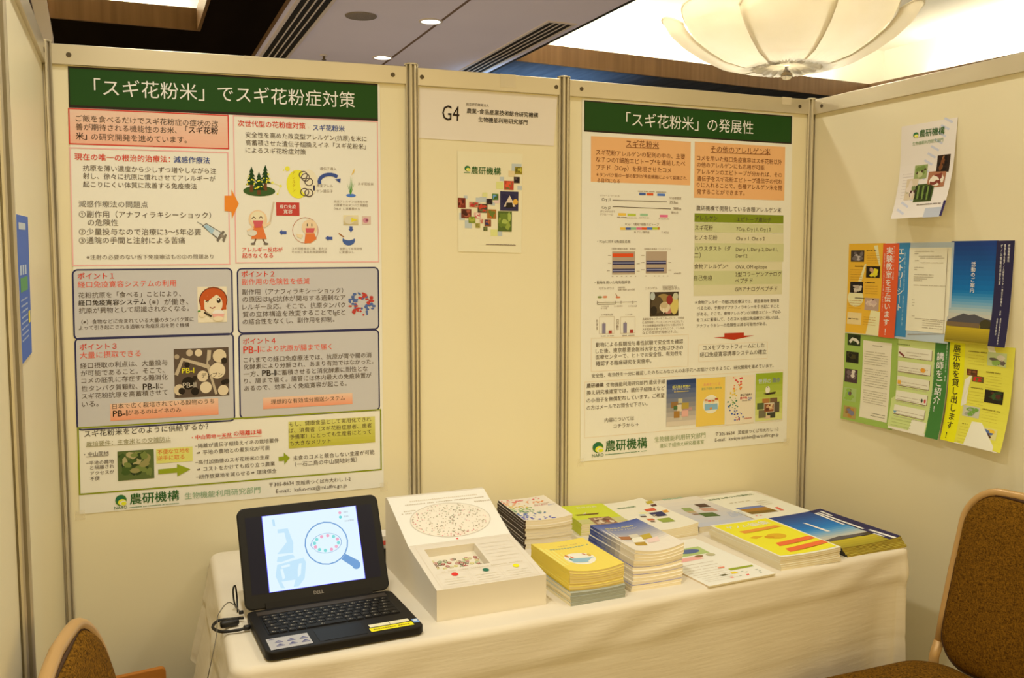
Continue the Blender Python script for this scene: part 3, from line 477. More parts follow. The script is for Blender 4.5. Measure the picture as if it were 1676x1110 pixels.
  ('t',(88,72,58),0.6647,0.84,0.9574,'ば、消費者（スギ花粉症患者、患者',0,3,1),('t',(88,72,58),0.6673,0.8555,0.9556,'予備軍）にとっても生産者にとって',0,3,1),
  ('t',(88,72,58),0.6677,0.8714,0.8098,'も大きなメリット',0,3,1),
  ('p',(150,160,26),[(0.6283,0.9022),(0.6462,0.9016),(0.6464,0.8924),(0.6669,0.9064),(0.6479,0.9217),(0.6474,0.9125),(0.6288,0.9125)],3),
  ('t',(88,72,58),0.6777,0.908,0.9662,'主食のコメと競合しない生産が可能',0,3,1),('t',(88,72,58),0.6846,0.9238,0.9022,'（一石二鳥の中山間地対策）',0,3,1),
  ('e',(70,120,40),0.1234,0.9757,0.0172,0.013,2,0),('e',(40,110,70),0.121,0.9723,0.012,0.0078,3,0),('e',(250,240,60),0.1267,0.9804,0.0124,0.0075,4,0),
  ('e',(245,240,225),0.1304,0.9827,0.0106,0.0059,5,0),('e',(225,220,40),0.1318,0.9834,0.0079,0.0044,6,0),
  ('t',(46,98,40),0.1496,0.9755,0.3028,'農研機構',1,3,1),('t',(46,98,40),0.1032,0.9926,0.1414,'NARO',0,3,1),('d',(90,130,80),0.1484,0.9933,0.3017,0.9952,4),
  ('t',(140,170,130),0.3199,0.9793,0.5654,'生物機能利用研究部門',0,3,1),('t',(88,72,58),0.5955,0.9689,0.6793,'〒305-8634',0,3,1),
  ('t',(88,72,58),0.6864,0.9709,0.8788,'茨城県つくば市大わし 1-2',0,3,1),('t',(88,72,58),0.6179,0.9862,0.865,'E-mail：kafun-rice@ml.affrc.go.jp',0,3,1),],
 'right_poster': [
  ('r',(45,34,26),0.0089,0.0044,0.9966,0.0878,1),('r',(30,74,16),0.012,0.0076,0.9912,0.0835,2),
  ('t',(250,246,236),0.1939,0.0477,0.7973,'「スギ花粉米」の発展性',0,3,1),('r',(247,176,112),0.0394,0.0987,0.4926,0.2221,1),
  ('t',(120,62,22),0.1934,0.1137,0.343,'スギ花粉米',0,3,1),('l',(120,62,22),[(0.1936,0.1239),(0.3431,0.1228)],0.002,4),
  ('t',(120,62,22),0.0611,0.142,0.466,'スギ花粉アレルゲンの配列の中の、主要',0,3,1),('t',(120,62,22),0.0613,0.1613,0.4664,'な７つのT細胞エピトープ*を連結したペ',0,3,1),
  ('t',(120,62,22),0.0615,0.1822,0.4014,'プチド（7Crp）を発現させたコメ',0,3,1),('t',(120,62,22),0.0617,0.2023,0.4745,'＊タンパク質の一部の配列が免疫細胞によって認識され',0,3,1),
  ('t',(120,62,22),0.0672,0.2181,0.1673,'る目印になる',0,3,1),('t',(140,120,98),0.0796,0.259,0.1678,'（パラトープ／マーカー名）',0,3,1),
  ('t',(88,72,58),0.0878,0.2689,0.1257,'Cry j1',0,3,1),('l',(88,72,58),[(0.1352,0.2705),(0.3829,0.2709)],0.0022,4),
  ('t',(88,72,58),0.088,0.2909,0.1259,'Cry j2',0,3,1),('l',(88,72,58),[(0.1354,0.2883),(0.402,0.2907)],0.0022,4),
  ('t',(140,120,98),0.0801,0.302,0.1465,'(ポリメチルガラ',0,3,1),('t',(140,120,98),0.0801,0.3104,0.137,'クツロナーゼ)',0,3,1),
  ('t',(140,120,98),0.3942,0.2602,0.4508,'分泌酸基質',0,3,1),('t',(140,120,98),0.3959,0.2715,0.435,'353aa',0,3,1),
  ('t',(140,120,98),0.4136,0.2896,0.4514,'388aa',0,3,1),('t',(140,120,98),0.4051,0.3011,0.437,'糖化合',0,3,1),
  ('r',(74,96,150),0.2549,0.2476,0.2844,0.2542,2),('d',(140,120,98),0.2492,0.2423,0.2899,0.2445,4),('r',(224,90,36),0.2886,0.2477,0.3198,0.2544,2),
  ('d',(140,120,98),0.2828,0.2424,0.3252,0.2446,4),('r',(80,120,190),0.3381,0.2483,0.374,0.255,2),('d',(140,120,98),0.3324,0.243,0.3795,0.2452,4),
  ('r',(240,190,70),0.1616,0.3058,0.196,0.3125,2),('d',(140,120,98),0.1562,0.3159,0.2016,0.318,4),('r',(190,200,70),0.2029,0.3068,0.2405,0.3136,2),
  ('d',(140,120,98),0.1975,0.317,0.2461,0.3191,4),('r',(160,200,160),0.2599,0.306,0.2952,0.3128,2),('d',(140,120,98),0.2545,0.3162,0.3009,0.3183,4),
  ('r',(226,110,140),0.3506,0.3081,0.388,0.3149,2),('d',(140,120,98),0.345,0.3184,0.3939,0.3205,4),
  ('t',(140,120,98),0.1908,0.3361,0.3468,'7Crp：7連結T細胞エピトープ',0,3,1),('r',(240,190,70),0.1703,0.3453,0.1938,0.3519,2),
  ('r',(80,96,150),0.1944,0.3451,0.218,0.3517,2),('r',(150,196,150),0.2186,0.3448,0.2424,0.3514,2),('r',(226,110,140),0.243,0.3445,0.2669,0.3512,2),
  ('r',(224,90,36),0.2675,0.3443,0.2916,0.3509,2),('r',(80,120,190),0.2922,0.344,0.3164,0.3507,2),('r',(190,200,60),0.317,0.3437,0.3413,0.3504,2),
  ('r',(200,130,40),0.3419,0.3434,0.3506,0.3503,2),('t',(140,120,98),0.2327,0.358,0.303,'96 アミノ酸残基',0,3,1),
  ('t',(140,120,98),0.3586,0.3577,0.3917,'Y-ACUJ',0,3,1),('t',(88,72,58),0.0688,0.3849,0.2164,'・7Crpに対する免疫反応性',0,3,1),
  ('t',(140,120,98),0.1323,0.4051,0.2408,'（実際の患者の血液、末梢血）',0,3,1),('t',(140,120,98),0.2794,0.4051,0.4029,'末梢血の末梢血（ツベルクリン）',0,3,1),
  ('r',(182,160,136),0.1356,0.4124,0.2385,0.4767,2),('r',(182,160,136),0.2883,0.4119,0.386,0.4745,2),('r',(222,78,24),0.1367,0.4181,0.2312,0.4281,3),
  ('r',(60,58,96),0.137,0.4396,0.2359,0.4498,3),('r',(150,150,186),0.137,0.443,0.2359,0.4461,4),('r',(60,58,96),0.1372,0.4608,0.2373,0.4712,3),
  ('r',(150,150,186),0.1372,0.4642,0.2373,0.4675,4),('r',(60,58,96),0.2899,0.4382,0.3821,0.4485,3),('r',(150,150,186),0.2899,0.4416,0.382,0.4447,4),
  ('r',(60,58,96),0.2902,0.4587,0.3711,0.4692,3),('r',(150,150,186),0.2902,0.4621,0.3711,0.4654,4),('d',(140,120,98),0.1164,0.4222,0.1303,0.4242,4),
  ('d',(140,120,98),0.1167,0.4437,0.1306,0.4457,4),('d',(140,120,98),0.1116,0.4651,0.1255,0.4671,4),('d',(140,120,98),0.2663,0.4219,0.2807,0.4239,4),
  ('d',(140,120,98),0.2666,0.4423,0.281,0.4444,4),('d',(140,120,98),0.267,0.4628,0.2814,0.4648,4),('d',(140,120,98),0.2457,0.4459,0.259,0.4476,4),
  ('d',(140,120,98),0.246,0.467,0.2593,0.4687,4),('d',(140,120,98),0.3922,0.4425,0.4059,0.4442,4),('d',(140,120,98),0.3926,0.4646,0.4063,0.4663,4),
  ('d',(140,120,98),0.1342,0.4807,0.1407,0.4827,4),('d',(140,120,98),0.2861,0.4806,0.2916,0.4827,4),('d',(140,120,98),0.1547,0.4807,0.1611,0.4828,4),
  ('d',(140,120,98),0.3061,0.4807,0.3117,0.4828,4),('d',(140,120,98),0.1752,0.4808,0.1817,0.4829,4),('d',(140,120,98),0.3263,0.4808,0.3319,0.4829,4),
  ('d',(140,120,98),0.1959,0.4809,0.2024,0.483,4),('d',(140,120,98),0.3465,0.4809,0.3521,0.4829,4),('d',(140,120,98),0.2166,0.481,0.2232,0.483,4),
  ('d',(140,120,98),0.3668,0.481,0.3725,0.483,4),('d',(140,120,98),0.2374,0.4811,0.244,0.4831,4),('d',(140,120,98),0.3872,0.481,0.3929,0.4831,4),
  ('t',(140,120,98),0.4202,0.4746,0.4535,'n=4±SD',0,3,1),('t',(88,72,58),0.0588,0.4987,0.2168,'・動物を用いた有効性評価',0,3,1),
  ('t',(140,120,98),0.0769,0.5149,0.1443,'モデルマウス',0,3,1),('t',(140,120,98),0.1615,0.5136,0.1941,'（食餌実験）',0,3,1),
  ('t',(140,120,98),0.1616,0.5196,0.238,'効果の観察 IgEの低減',0,3,1),('t',(140,120,98),0.2855,0.5166,0.3426,'ニホンザル',0,3,1),
  ('t',(140,120,98),0.3662,0.5124,0.4335,'対象自然発症スギ',0,3,1),('t',(140,120,98),0.3663,0.5186,0.4486,'花粉症のサル',0,3,1),
  ('e',(130,140,80),0.0814,0.5391,0.0106,0.003,2,0),('e',(214,130,90),0.1049,0.5387,0.0107,0.003,2,0),('e',(214,130,90),0.163,0.5406,0.0108,0.0027,2,0),
  ('l',(170,120,90),[(0.152,0.5297),(0.1586,0.5379)],0.003,4),('l',(88,72,58),[(0.0699,0.5537),(0.2484,0.5546)],0.002,4),
  ('l',(88,72,58),[(0.0699,0.5591),(0.1502,0.5594)],0.002,4),('l',(140,120,98),[(0.0699,0.5497),(0.0699,0.5584)],0.002,4),
  ('l',(140,120,98),[(0.1501,0.5506),(0.1502,0.5594)],0.002,4),('l',(140,120,98),[(0.1761,0.551),(0.1762,0.5598)],0.002,4),
  ('l',(140,120,98),[(0.2296,0.5516),(0.2298,0.5605)],0.002,4),('t',(140,120,98),0.0881,0.5654,0.1212,'スギ花粉食餌',0,3,1),
  ('t',(140,120,98),0.1449,0.5655,0.1839,'スギ花粉感作',0,3,1),('t',(140,120,98),0.2079,0.5663,0.2486,'スギ花粉点鼻',0,3,1),
  ('t',(140,120,98),0.0871,0.5707,0.1148,'8〜10週',0,3,1),('r',(70,56,40),0.3091,0.5278,0.4432,0.5976,2),
  ('e',(160,130,70),0.3714,0.5506,0.0342,0.0174,3,0),('e',(90,74,50),0.3434,0.5641,0.0283,0.0242,3,0),
  ('e',(214,190,100),0.423,0.5651,0.0196,0.0279,5,0),('e',(150,50,40),0.3999,0.5509,0.0149,0.0139,5,0),
  ('e',(190,120,100),0.3947,0.5787,0.0229,0.0125,4,0),('e',(226,206,170),0.3786,0.5715,0.0251,0.0153,4,0),
  ('e',(200,176,130),0.374,0.5662,0.0171,0.009,5,0),('e',(190,200,200),0.3205,0.5396,0.0112,0.0117,5,0),
  ('e',(50,42,34),0.3268,0.5811,0.0146,0.0131,5,0),('e',(200,200,170),0.4283,0.5408,0.0127,0.0105,5,0),
  ('e',(240,230,200),0.372,0.5818,0.0034,0.0083,6,0),('e',(240,230,200),0.3879,0.582,0.0028,0.0077,6,0),
  ('t',(140,120,98),0.0872,0.5889,0.1398,'スギ特異的IgE量',0,3,1),('t',(140,120,98),0.1962,0.59,0.228,'くしゃみ数',0,3,1),
  ('f',(190,170,140),0.0798,0.5942,0.1469,0.6421,2.4,0,2,None),('r',(138,130,156),0.0928,0.6129,0.1081,0.6413,3),
  ('r',(170,60,44),0.122,0.6328,0.1361,0.6419,3),('l',(140,120,98),[(0.1003,0.6097),(0.1003,0.6131)],0.002,4),
  ('d',(140,120,98),0.0878,0.6471,0.1082,0.6494,4),('d',(140,120,98),0.1146,0.647,0.1448,0.6494,4),
  ('f',(190,170,140),0.1745,0.5958,0.2419,0.6429,2.4,0,2,None),('r',(138,130,156),0.1878,0.613,0.2034,0.642,3),
  ('r',(170,60,44),0.2176,0.6331,0.232,0.6427,3),('l',(140,120,98),[(0.1954,0.6098),(0.1954,0.6132)],0.002,4),
  ('d',(140,120,98),0.1828,0.6479,0.2035,0.6503,4),('d',(140,120,98),0.2101,0.6478,0.2409,0.6502,4),
  ('v',(140,120,98),0.0703,0.6007,0.631,'抗体価',0,3,0.6),('v',(140,120,98),0.1615,0.6024,0.633,'回数',0,3,0.6),
  ('t',(140,120,98),0.2746,0.6044,0.4711,'長期毒性センターモニターとして、花粉症',0,3,1),('t',(140,120,98),0.2748,0.614,0.4678,'に自然発症しているニホンザルに対して、',0,3,1),
  ('t',(140,120,98),0.2749,0.6237,0.4669,'その治療薬臨床試験を行なう前に行なう',0,3,1),('t',(140,120,98),0.2751,0.6333,0.4729,'スギ花粉米を食べさせたところ、くしゃみ',0,3,1),
  ('t',(140,120,98),0.2752,0.643,0.4418,'などの症状が抑制された。',0,3,1),('f',(232,206,170),0.0444,0.6526,0.4927,0.7469,2.6,0,2,None),
  ('t',(88,72,58),0.0647,0.6726,0.4667,'動物による長期投与毒性試験で安全性を確認',0,3,1),('t',(88,72,58),0.0648,0.6902,0.4671,'した後、東京慈恵会医科大学と大阪はびきの',0,3,1),
  ('t',(88,72,58),0.065,0.7071,0.4639,'医療センターで、ヒトでの安全性、有効性を',0,3,1),('t',(88,72,58),0.0652,0.7253,0.3179,'確認する臨床研究を実施中。',0,3,1),
  ('r',(247,176,112),0.5116,0.0973,0.9632,0.257,1),('t',(120,62,22),0.5879,0.1158,0.8867,'その他のアレルゲン米',0,3,1),
  ('l',(120,62,22),[(0.5882,0.1257),(0.8869,0.1222)],0.002,4),('t',(120,62,22),0.5222,0.1434,0.9474,'コメを用いた経口免疫寛容はスギ花粉以外',0,3,1),
  ('t',(120,62,22),0.5227,0.1622,0.8571,'の他のアレルゲンにも応用が可能',0,3,1),('t',(120,62,22),0.5231,0.1818,0.9486,'アレルゲンのエピトープが分かれば、その',0,3,1),
  ('t',(120,62,22),0.5235,0.2015,0.9493,'遺伝子をスギ花粉エピトープ遺伝子の代わ',0,3,1),('t',(120,62,22),0.5239,0.2203,0.9499,'りに入れることで、各種アレルゲン米を開',0,3,1),
  ('t',(120,62,22),0.5243,0.2392,0.7586,'発することができます。',0,3,1),('t',(88,72,58),0.5226,0.2868,0.9491,'農研機構で開発している各種アレルゲン米',0,3,1),
  ('r',(128,140,22),0.5147,0.3018,0.961,0.3268,1),('r',(208,206,152),0.5153,0.3289,0.962,0.3562,1),('r',(224,216,178),0.5159,0.3577,0.9631,0.3891,1),
  ('r',(208,206,152),0.5165,0.3874,0.9649,0.442,1),('t',(88,72,58),0.5177,0.3149,0.6263,'アレルゲン',0,3,1),
  ('t',(88,72,58),0.7203,0.3163,0.8961,'エピトープ遺伝子',0,3,1),('t',(88,72,58),0.517,0.3429,0.6045,'スギ花粉',0,3,1),
  ('t',(88,72,58),0.7211,0.3449,0.8955,'7Crp, Cry j 1, Cry j 2',0,3,1),('t',(88,72,58),0.5176,0.3718,0.6263,'ヒノキ花粉',0,3,1),
  ('t',(88,72,58),0.7204,0.3727,0.8651,'Cha o 1, Cha o 2',0,3,1),('t',(88,72,58),0.5169,0.4031,0.6939,'ハウスダスト（ダ',0,3,1),
  ('t',(88,72,58),0.7198,0.4048,0.9349,'Der p 1, Der p 2, Der f 1,',0,3,1),('t',(88,72,58),0.5151,0.4232,0.5467,'ニ）',0,3,1),
  ('t',(88,72,58),0.7204,0.4242,0.7781,'Der f 2',0,3,1),('r',(224,216,178),0.5132,0.4421,0.9583,0.4714,1),
  ('r',(206,204,150),0.5138,0.4687,0.9597,0.5134,1),('r',(222,214,174),0.5146,0.5095,0.9606,0.5407,1),
  ('t',(88,72,58),0.5158,0.4554,0.6823,'食物アレルゲン*',0,3,1),('t',(88,72,58),0.72,0.4571,0.8789,'OVA, OM epitope',0,3,1),
  ('t',(88,72,58),0.5154,0.4891,0.6051,'自己免疫',0,3,1),('t',(88,72,58),0.7194,0.4794,0.956,'2型コラーゲンアナログ',0,3,1),
  ('t',(88,72,58),0.7187,0.4987,0.8062,'ペプチド',0,3,1),('t',(88,72,58),0.7182,0.5239,0.9357,'GPIアナログペプチド',0,3,1),
  ('t',(88,72,58),0.5216,0.5603,0.9471,'＊食物アレルギーの経口免疫療法では、原因食物を直接食',0,3,1),('t',(88,72,58),0.5325,0.5773,0.9464,'べるため、予期せずアナフィラキシーを引き起こすこと',0,3,1),
  ('t',(88,72,58),0.5317,0.595,0.9559,'がある。そこで、食物アレルゲンのT細胞エピトープのみ',0,3,1),('t',(88,72,58),0.5321,0.612,0.9488,'をコメに蓄積して、そのコメを経口免疫療法に用いれば、',0,3,1),
  ('t',(88,72,58),0.5313,0.6297,0.8843,'アナフィラキシーの危険性は減る可能性がある。',0,3,1),
  ('p',(186,56,22),[(0.668,0.654),(0.7672,0.6541),(0.7675,0.6635),(0.8198,0.664),(0.7173,0.6747),(0.6153,0.665),(0.6683,0.6648)],2),
  ('f',(232,206,170),0.5431,0.6846,0.8901,0.7358,2,0,2,None),('t',(88,72,58),0.5647,0.6952,0.8736,'コメをプラットフォームにした',0,3,1),
  ('t',(88,72,58),0.5497,0.7154,0.8844,'経口免疫寛容誘導システムの確立',0,3,1),
  ('t',(88,72,58),0.0477,0.7589,0.9235,'安全性、有効性を十分に確認したのちにみなさんのお手元へお届けできるように、研究開発を進めています。',0,3,1),
  ('f',(232,206,170),0.0168,0.7744,0.9747,0.9333,2.4,0,2,None),('t',(88,72,58),0.0256,0.7866,0.1006,'農研機構',1,3,1),
  ('t',(88,72,58),0.1119,0.7876,0.3828,'生物機能利用研究部門 遺伝子組',0,3,1),('t',(88,72,58),0.0257,0.8065,0.3818,'換え研究推進室では、遺伝子組換えなど',0,3,1),
  ('t',(88,72,58),0.0259,0.8279,0.3809,'の小冊子を無償配布しています。ご希望',0,3,1),('t',(88,72,58),0.0261,0.8486,0.3013,'の方はメールでお問合せ下さい。',0,3,1),
  ('t',(88,72,58),0.1067,0.8877,0.2402,'内容については',0,3,1),('t',(88,72,58),0.1463,0.9067,0.2601,'コチラから→',0,3,1),
  ('g',(40,60,110),(230,214,190),0.3908,0.7837,0.5316,0.921,3,10),('t',(230,220,90),0.4182,0.8054,0.5042,'組み換え作物の',1,4,1),
  ('t',(240,235,220),0.4183,0.812,0.5044,'バイオテクノロジー',1,4,1),('d',(230,200,90),0.4266,0.8186,0.4962,0.8211,4),
  ('r',(150,110,60),0.4122,0.8491,0.4465,0.8673,4),('r',(200,190,150),0.446,0.8406,0.4668,0.854,5),('r',(180,150,60),0.4627,0.8539,0.4974,0.8722,6),
  ('r',(226,210,180),0.4409,0.8587,0.4673,0.8791,4),('r',(170,120,50),0.4263,0.8772,0.4539,0.8969,5),('r',(226,170,150),0.4631,0.8764,0.4951,0.8947,6),
  ('r',(210,200,180),0.4525,0.8909,0.4664,0.9042,4),('r',(190,150,150),0.4712,0.8684,0.5127,0.8779,5),('r',(80,110,60),0.4247,0.8613,0.4425,0.8721,6),
  ('r',(240,196,84),0.5342,0.7849,0.6758,0.9284,3),('t',(230,150,110),0.5681,0.8046,0.6512,'未来をつくる',0,4,1),
  ('t',(120,160,110),0.5586,0.8169,0.6587,'遺伝子組換え農作物',0,4,1),('e',(250,240,214),0.606,0.8645,0.0397,0.028,4,0),
  ('e',(250,214,170),0.5818,0.8541,0.0077,0.0055,6,0),('p',(200,110,60),[(0.5734,0.8529),(0.5753,0.8479),(0.588,0.8485),(0.5902,0.8537)],7),
  ('e',(250,214,170),0.5987,0.8574,0.0078,0.0055,6,0),('p',(220,90,60),[(0.5903,0.8562),(0.5923,0.8512),(0.6049,0.8518),(0.6072,0.8569)],7),
  ('e',(250,214,170),0.6157,0.8573,0.0078,0.0055,6,0),('p',(190,120,60),[(0.6072,0.8561),(0.6092,0.8511),(0.6219,0.8517),(0.6241,0.8569)],7),
  ('e',(250,214,170),0.6326,0.853,0.0078,0.0055,6,0),('p',(180,80,40),[(0.624,0.8518),(0.626,0.8467),(0.6388,0.8473),(0.6411,0.8525)],7),
  ('p',(140,180,200),[(0.575,0.8631),(0.6385,0.8634),(0.6403,0.8805),(0.5768,0.8818)],5),('e',(220,150,60),0.6062,0.8764,0.0071,0.0034,7,0),
  ('r',(240,226,200),0.6821,0.7835,0.8259,0.931,2),('e',(214,60,60),0.7248,0.7902,0.0024,0.0014,3,0),('e',(226,120,60),0.7175,0.789,0.0036,0.0021,3,0),
  ('e',(214,60,60),0.7603,0.7919,0.0048,0.0029,3,0),('e',(214,60,60),0.7521,0.7929,0.004,0.0024,3,0),('e',(214,60,60),0.7302,0.7974,0.0048,0.0029,3,0),
  ('e',(214,60,60),0.7557,0.803,0.005,0.003,3,0),('e',(226,120,60),0.7361,0.7996,0.0035,0.0021,3,0),('e',(214,60,60),0.7402,0.8031,0.004,0.0023,3,0),
  ('e',(226,120,60),0.7563,0.8101,0.0052,0.0031,3,0),('e',(226,120,60),0.751,0.8122,0.0039,0.0023,3,0),
  ('e',(214,60,60),0.7529,0.8111,0.0024,0.0014,3,0),('e',(226,120,60),0.7495,0.8148,0.0026,0.0016,3,0),
  ('e',(226,120,60),0.7429,0.8105,0.0023,0.0014,3,0),('e',(226,120,60),0.7564,0.8206,0.0052,0.0031,3,0),
  ('e',(226,120,60),0.7228,0.8137,0.0034,0.002,3,0),('e',(226,120,60),0.7207,0.8223,0.0051,0.003,3,0),('e',(230,190,60),0.7513,0.8227,0.004,0.0024,3,0),
  ('e',(226,120,60),0.7534,0.8247,0.0044,0.0026,3,0),('e',(230,190,60),0.7345,0.8261,0.0022,0.0013,3,0),
  ('e',(230,190,60),0.715,0.8281,0.0023,0.0014,3,0),('e',(230,190,60),0.7231,0.8309,0.0043,0.0026,3,0),('e',(230,190,60),0.7236,0.828,0.0051,0.003,3,0),
  ('e',(230,190,60),0.704,0.8335,0.0033,0.0019,3,0),('e',(230,190,60),0.7059,0.8356,0.0033,0.002,3,0),
  ('e',(120,160,60),0.7256,0.8382,0.0031,0.0018,3,0),('e',(230,190,60),0.7038,0.8367,0.0035,0.0021,3,0),
  ('e',(230,190,60),0.7224,0.8401,0.0047,0.0028,3,0),('e',(230,190,60),0.7134,0.8405,0.0041,0.0025,3,0),
  ('e',(230,190,60),0.7329,0.8438,0.0038,0.0022,3,0),('e',(230,190,60),0.7,0.8493,0.003,0.0018,3,0),('e',(120,160,60),0.729,0.8523,0.0026,0.0015,3,0),
  ('e',(120,160,60),0.7035,0.849,0.0034,0.002,3,0),('e',(120,160,60),0.709,0.8564,0.0022,0.0013,3,0),('e',(120,160,60),0.7343,0.86,0.0051,0.003,3,0),
  ('e',(60,120,90),0.7337,0.8601,0.0042,0.0025,3,0),('e',(120,160,60),0.714,0.858,0.0024,0.0014,3,0),('e',(120,160,60),0.7178,0.864,0.0049,0.0029,3,0),
  ('e',(60,120,90),0.7253,0.867,0.0039,0.0023,3,0),('e',(60,120,90),0.6921,0.8617,0.0042,0.0025,3,0),('e',(60,120,90),0.7162,0.871,0.0032,0.0019,3,0),
  ('e',(60,120,90),0.7058,0.8688,0.0032,0.0019,3,0),('e',(60,120,90),0.7018,0.8733,0.0046,0.0027,3,0),('e',(60,120,90),0.7397,0.8772,0.0041,0.0024,3,0),
  ('e',(60,120,90),0.7311,0.8744,0.0038,0.0022,3,0),('e',(60,120,90),0.7137,0.8796,0.0023,0.0014,3,0),('e',(60,90,160),0.6961,0.8752,0.0047,0.0028,3,0),
  ('e',(60,120,90),0.6984,0.8793,0.0032,0.0019,3,0),('e',(60,120,90),0.7272,0.883,0.0032,0.0019,3,0),('e',(60,90,160),0.7019,0.8866,0.0024,0.0014,3,0),
  ('e',(60,90,160),0.7026,0.8878,0.0033,0.002,3,0),('e',(60,90,160),0.7369,0.8901,0.0037,0.0022,3,0),('e',(60,90,160),0.7297,0.8938,0.0029,0.0017,3,0),
  ('e',(60,90,160),0.7261,0.8907,0.0035,0.0021,3,0),('e',(70,80,150),0.76,0.901,0.003,0.0018,3,0),('e',(70,80,150),0.7406,0.9002,0.0046,0.0027,3,0),
  ('e',(70,80,150),0.7536,0.8983,0.0022,0.0013,3,0),('e',(60,90,160),0.7124,0.8983,0.0048,0.0029,3,0),('e',(70,80,150),0.7259,0.9012,0.0042,0.0025,3,0),
  ('e',(60,90,160),0.7691,0.9108,0.0046,0.0027,3,0),('e',(190,60,70),0.7333,0.9106,0.0024,0.0014,3,0),('e',(70,80,150),0.7449,0.9092,0.0029,0.0017,3,0),
  ('e',(70,80,150),0.75,0.9124,0.0033,0.0019,3,0),('e',(70,80,150),0.7285,0.9182,0.0045,0.0026,3,0),('e',(190,60,70),0.7393,0.9184,0.0037,0.0022,3,0),
  ('e',(190,60,70),0.7489,0.9163,0.005,0.003,3,0),('e',(70,80,150),0.7502,0.9191,0.0028,0.0017,3,0),('t',(60,40,40),0.753,0.8436,0.813,'遺伝子組換え',1,3,1),
  ('t',(200,60,60),0.7518,0.8531,0.7883,'農作物',1,3,1),('t',(70,90,160),0.7912,0.8548,0.8133,'QA',1,3,1),('d',(140,120,98),0.7592,0.8598,0.8105,0.8624,4),
  ('d',(190,90,60),0.7753,0.9137,0.8135,0.9171,4),('g',(150,170,30),(222,216,130),0.8318,0.7812,0.973,0.9279,3,8),
  ('t',(200,210,220),0.8444,0.8059,0.9115,'世界の',1,4,1),('t',(120,130,150),0.9175,0.8052,0.9598,'農作',1,4,1),
  ('e',(250,244,226),0.8943,0.8331,0.012,0.0114,4,0),('p',(70,60,36),[(0.8708,0.8443),(0.9367,0.84),(0.9339,0.8469),(0.8918,0.8487)],5),
  ('l',(70,60,36),[(0.8942,0.8269),(0.894,0.8226)],0.003,5),('r',(180,120,60),0.8668,0.8598,0.9048,0.8789,4),
  ('r',(120,90,60),0.9072,0.8589,0.9453,0.8737,5),('r',(90,100,60),0.8404,0.8725,0.8752,0.8916,6),('r',(236,226,206),0.8717,0.8739,0.9312,0.9047,4),
  ('r',(96,84,66),0.9302,0.8722,0.957,0.9042,5),('r',(120,110,80),0.8485,0.8947,0.8865,0.9183,6),('r',(70,70,56),0.8936,0.9038,0.9363,0.9208,4),
  ('r',(220,190,150),0.8789,0.9127,0.9091,0.9221,5),('b',0.8778,0.8768,0.9266,0.901,4,(150,90,50),[(210,160,110),(110,60,40),(230,200,150)],10,8,0.3),
  ('e',(70,120,40),0.0771,0.9633,0.024,0.0153,2,0),('e',(40,110,70),0.0735,0.9592,0.0168,0.0092,3,0),('e',(250,240,60),0.082,0.9689,0.0173,0.0089,4,0),
  ('e',(245,240,225),0.0873,0.9715,0.0149,0.0069,5,0),('e',(225,220,40),0.0892,0.9724,0.0111,0.0052,6,0),
  ('t',(46,98,40),0.11,0.9628,0.3018,'農研機構',1,3,1),('t',(46,98,40),0.051,0.9858,0.1026,'NARO',0,3,1),('d',(90,130,80),0.109,0.9848,0.3008,0.9876,4),
  ('t',(150,160,110),0.3362,0.9563,0.5813,'生物機能利用研究部門',0,3,1),('t',(150,160,110),0.3606,0.9759,0.5748,'遺伝子組換え研究推進室',0,3,1),
  ('t',(88,72,58),0.6322,0.9569,0.727,'〒305-8634',0,3,1),('t',(88,72,58),0.7444,0.9579,0.9557,'茨城県つくば市大わし 1-2',0,3,1),
  ('t',(88,72,58),0.6298,0.9738,0.9562,'E-mail：kenkyu-suishin@naro.affrc.go.jp',0,3,1),],
 'booth_sign': [
  ('t',(45,34,26),0.1615,0.4646,0.2821,'G4',0,3,1.4),('t',(88,72,58),0.329,0.2751,0.4914,'国立研究開発法人',0,3,1),
  ('t',(45,34,26),0.3338,0.4067,0.862,'農業･食品産業技術総合研究機構',1,3,1),('t',(45,34,26),0.4207,0.5631,0.7851,'生物機能利用研究部門',1,3,1),],
 'institute_leaflet': [
  ('e',(70,120,40),0.1487,0.1694,0.0442,0.0282,2,0),('e',(40,110,70),0.1422,0.1625,0.0309,0.0169,3,0),('e',(250,240,60),0.1574,0.179,0.0319,0.0164,4,0),
  ('e',(245,240,225),0.1671,0.183,0.0274,0.0127,5,0),('e',(225,220,40),0.1706,0.1843,0.0204,0.0096,6,0),
  ('t',(46,98,40),0.2038,0.1855,0.6615,'農研機構',1,3,1),('d',(90,130,80),0.093,0.2052,0.187,0.214,4),('r',(196,206,210),0.8297,0.1014,0.984,0.1792,1),
  ('r',(196,206,210),0.3354,0.4466,0.4367,0.4987,1),('r',(196,206,210),0.1025,0.684,0.2144,0.7629,1),('r',(196,206,210),0.5907,0.7789,0.6888,0.8333,1),
  ('r',(196,206,210),0.5045,0.4936,0.5727,0.5286,1),('r',(196,206,210),0.0196,0.6125,0.1025,0.684,1),('r',(196,206,210),0.6449,0.238,0.713,0.2793,1),
  ('r',(196,206,210),0.2736,0.4551,0.3407,0.508,1),('r',(196,206,210),0.0894,0.4394,0.1447,0.4742,1),('r',(196,206,210),0.9238,0.321,0.9932,0.3629,1),
  ('r',(222,216,130),0.5888,0.2896,0.6967,0.3589,2),('r',(232,206,150),0.7798,0.1739,0.8768,0.2322,2),('r',(222,216,130),0.5047,0.7691,0.6139,0.8344,2),
  ('r',(222,216,140),0.375,0.4024,0.4537,0.4476,2),('r',(232,206,200),0.5554,0.4236,0.6408,0.5053,2),
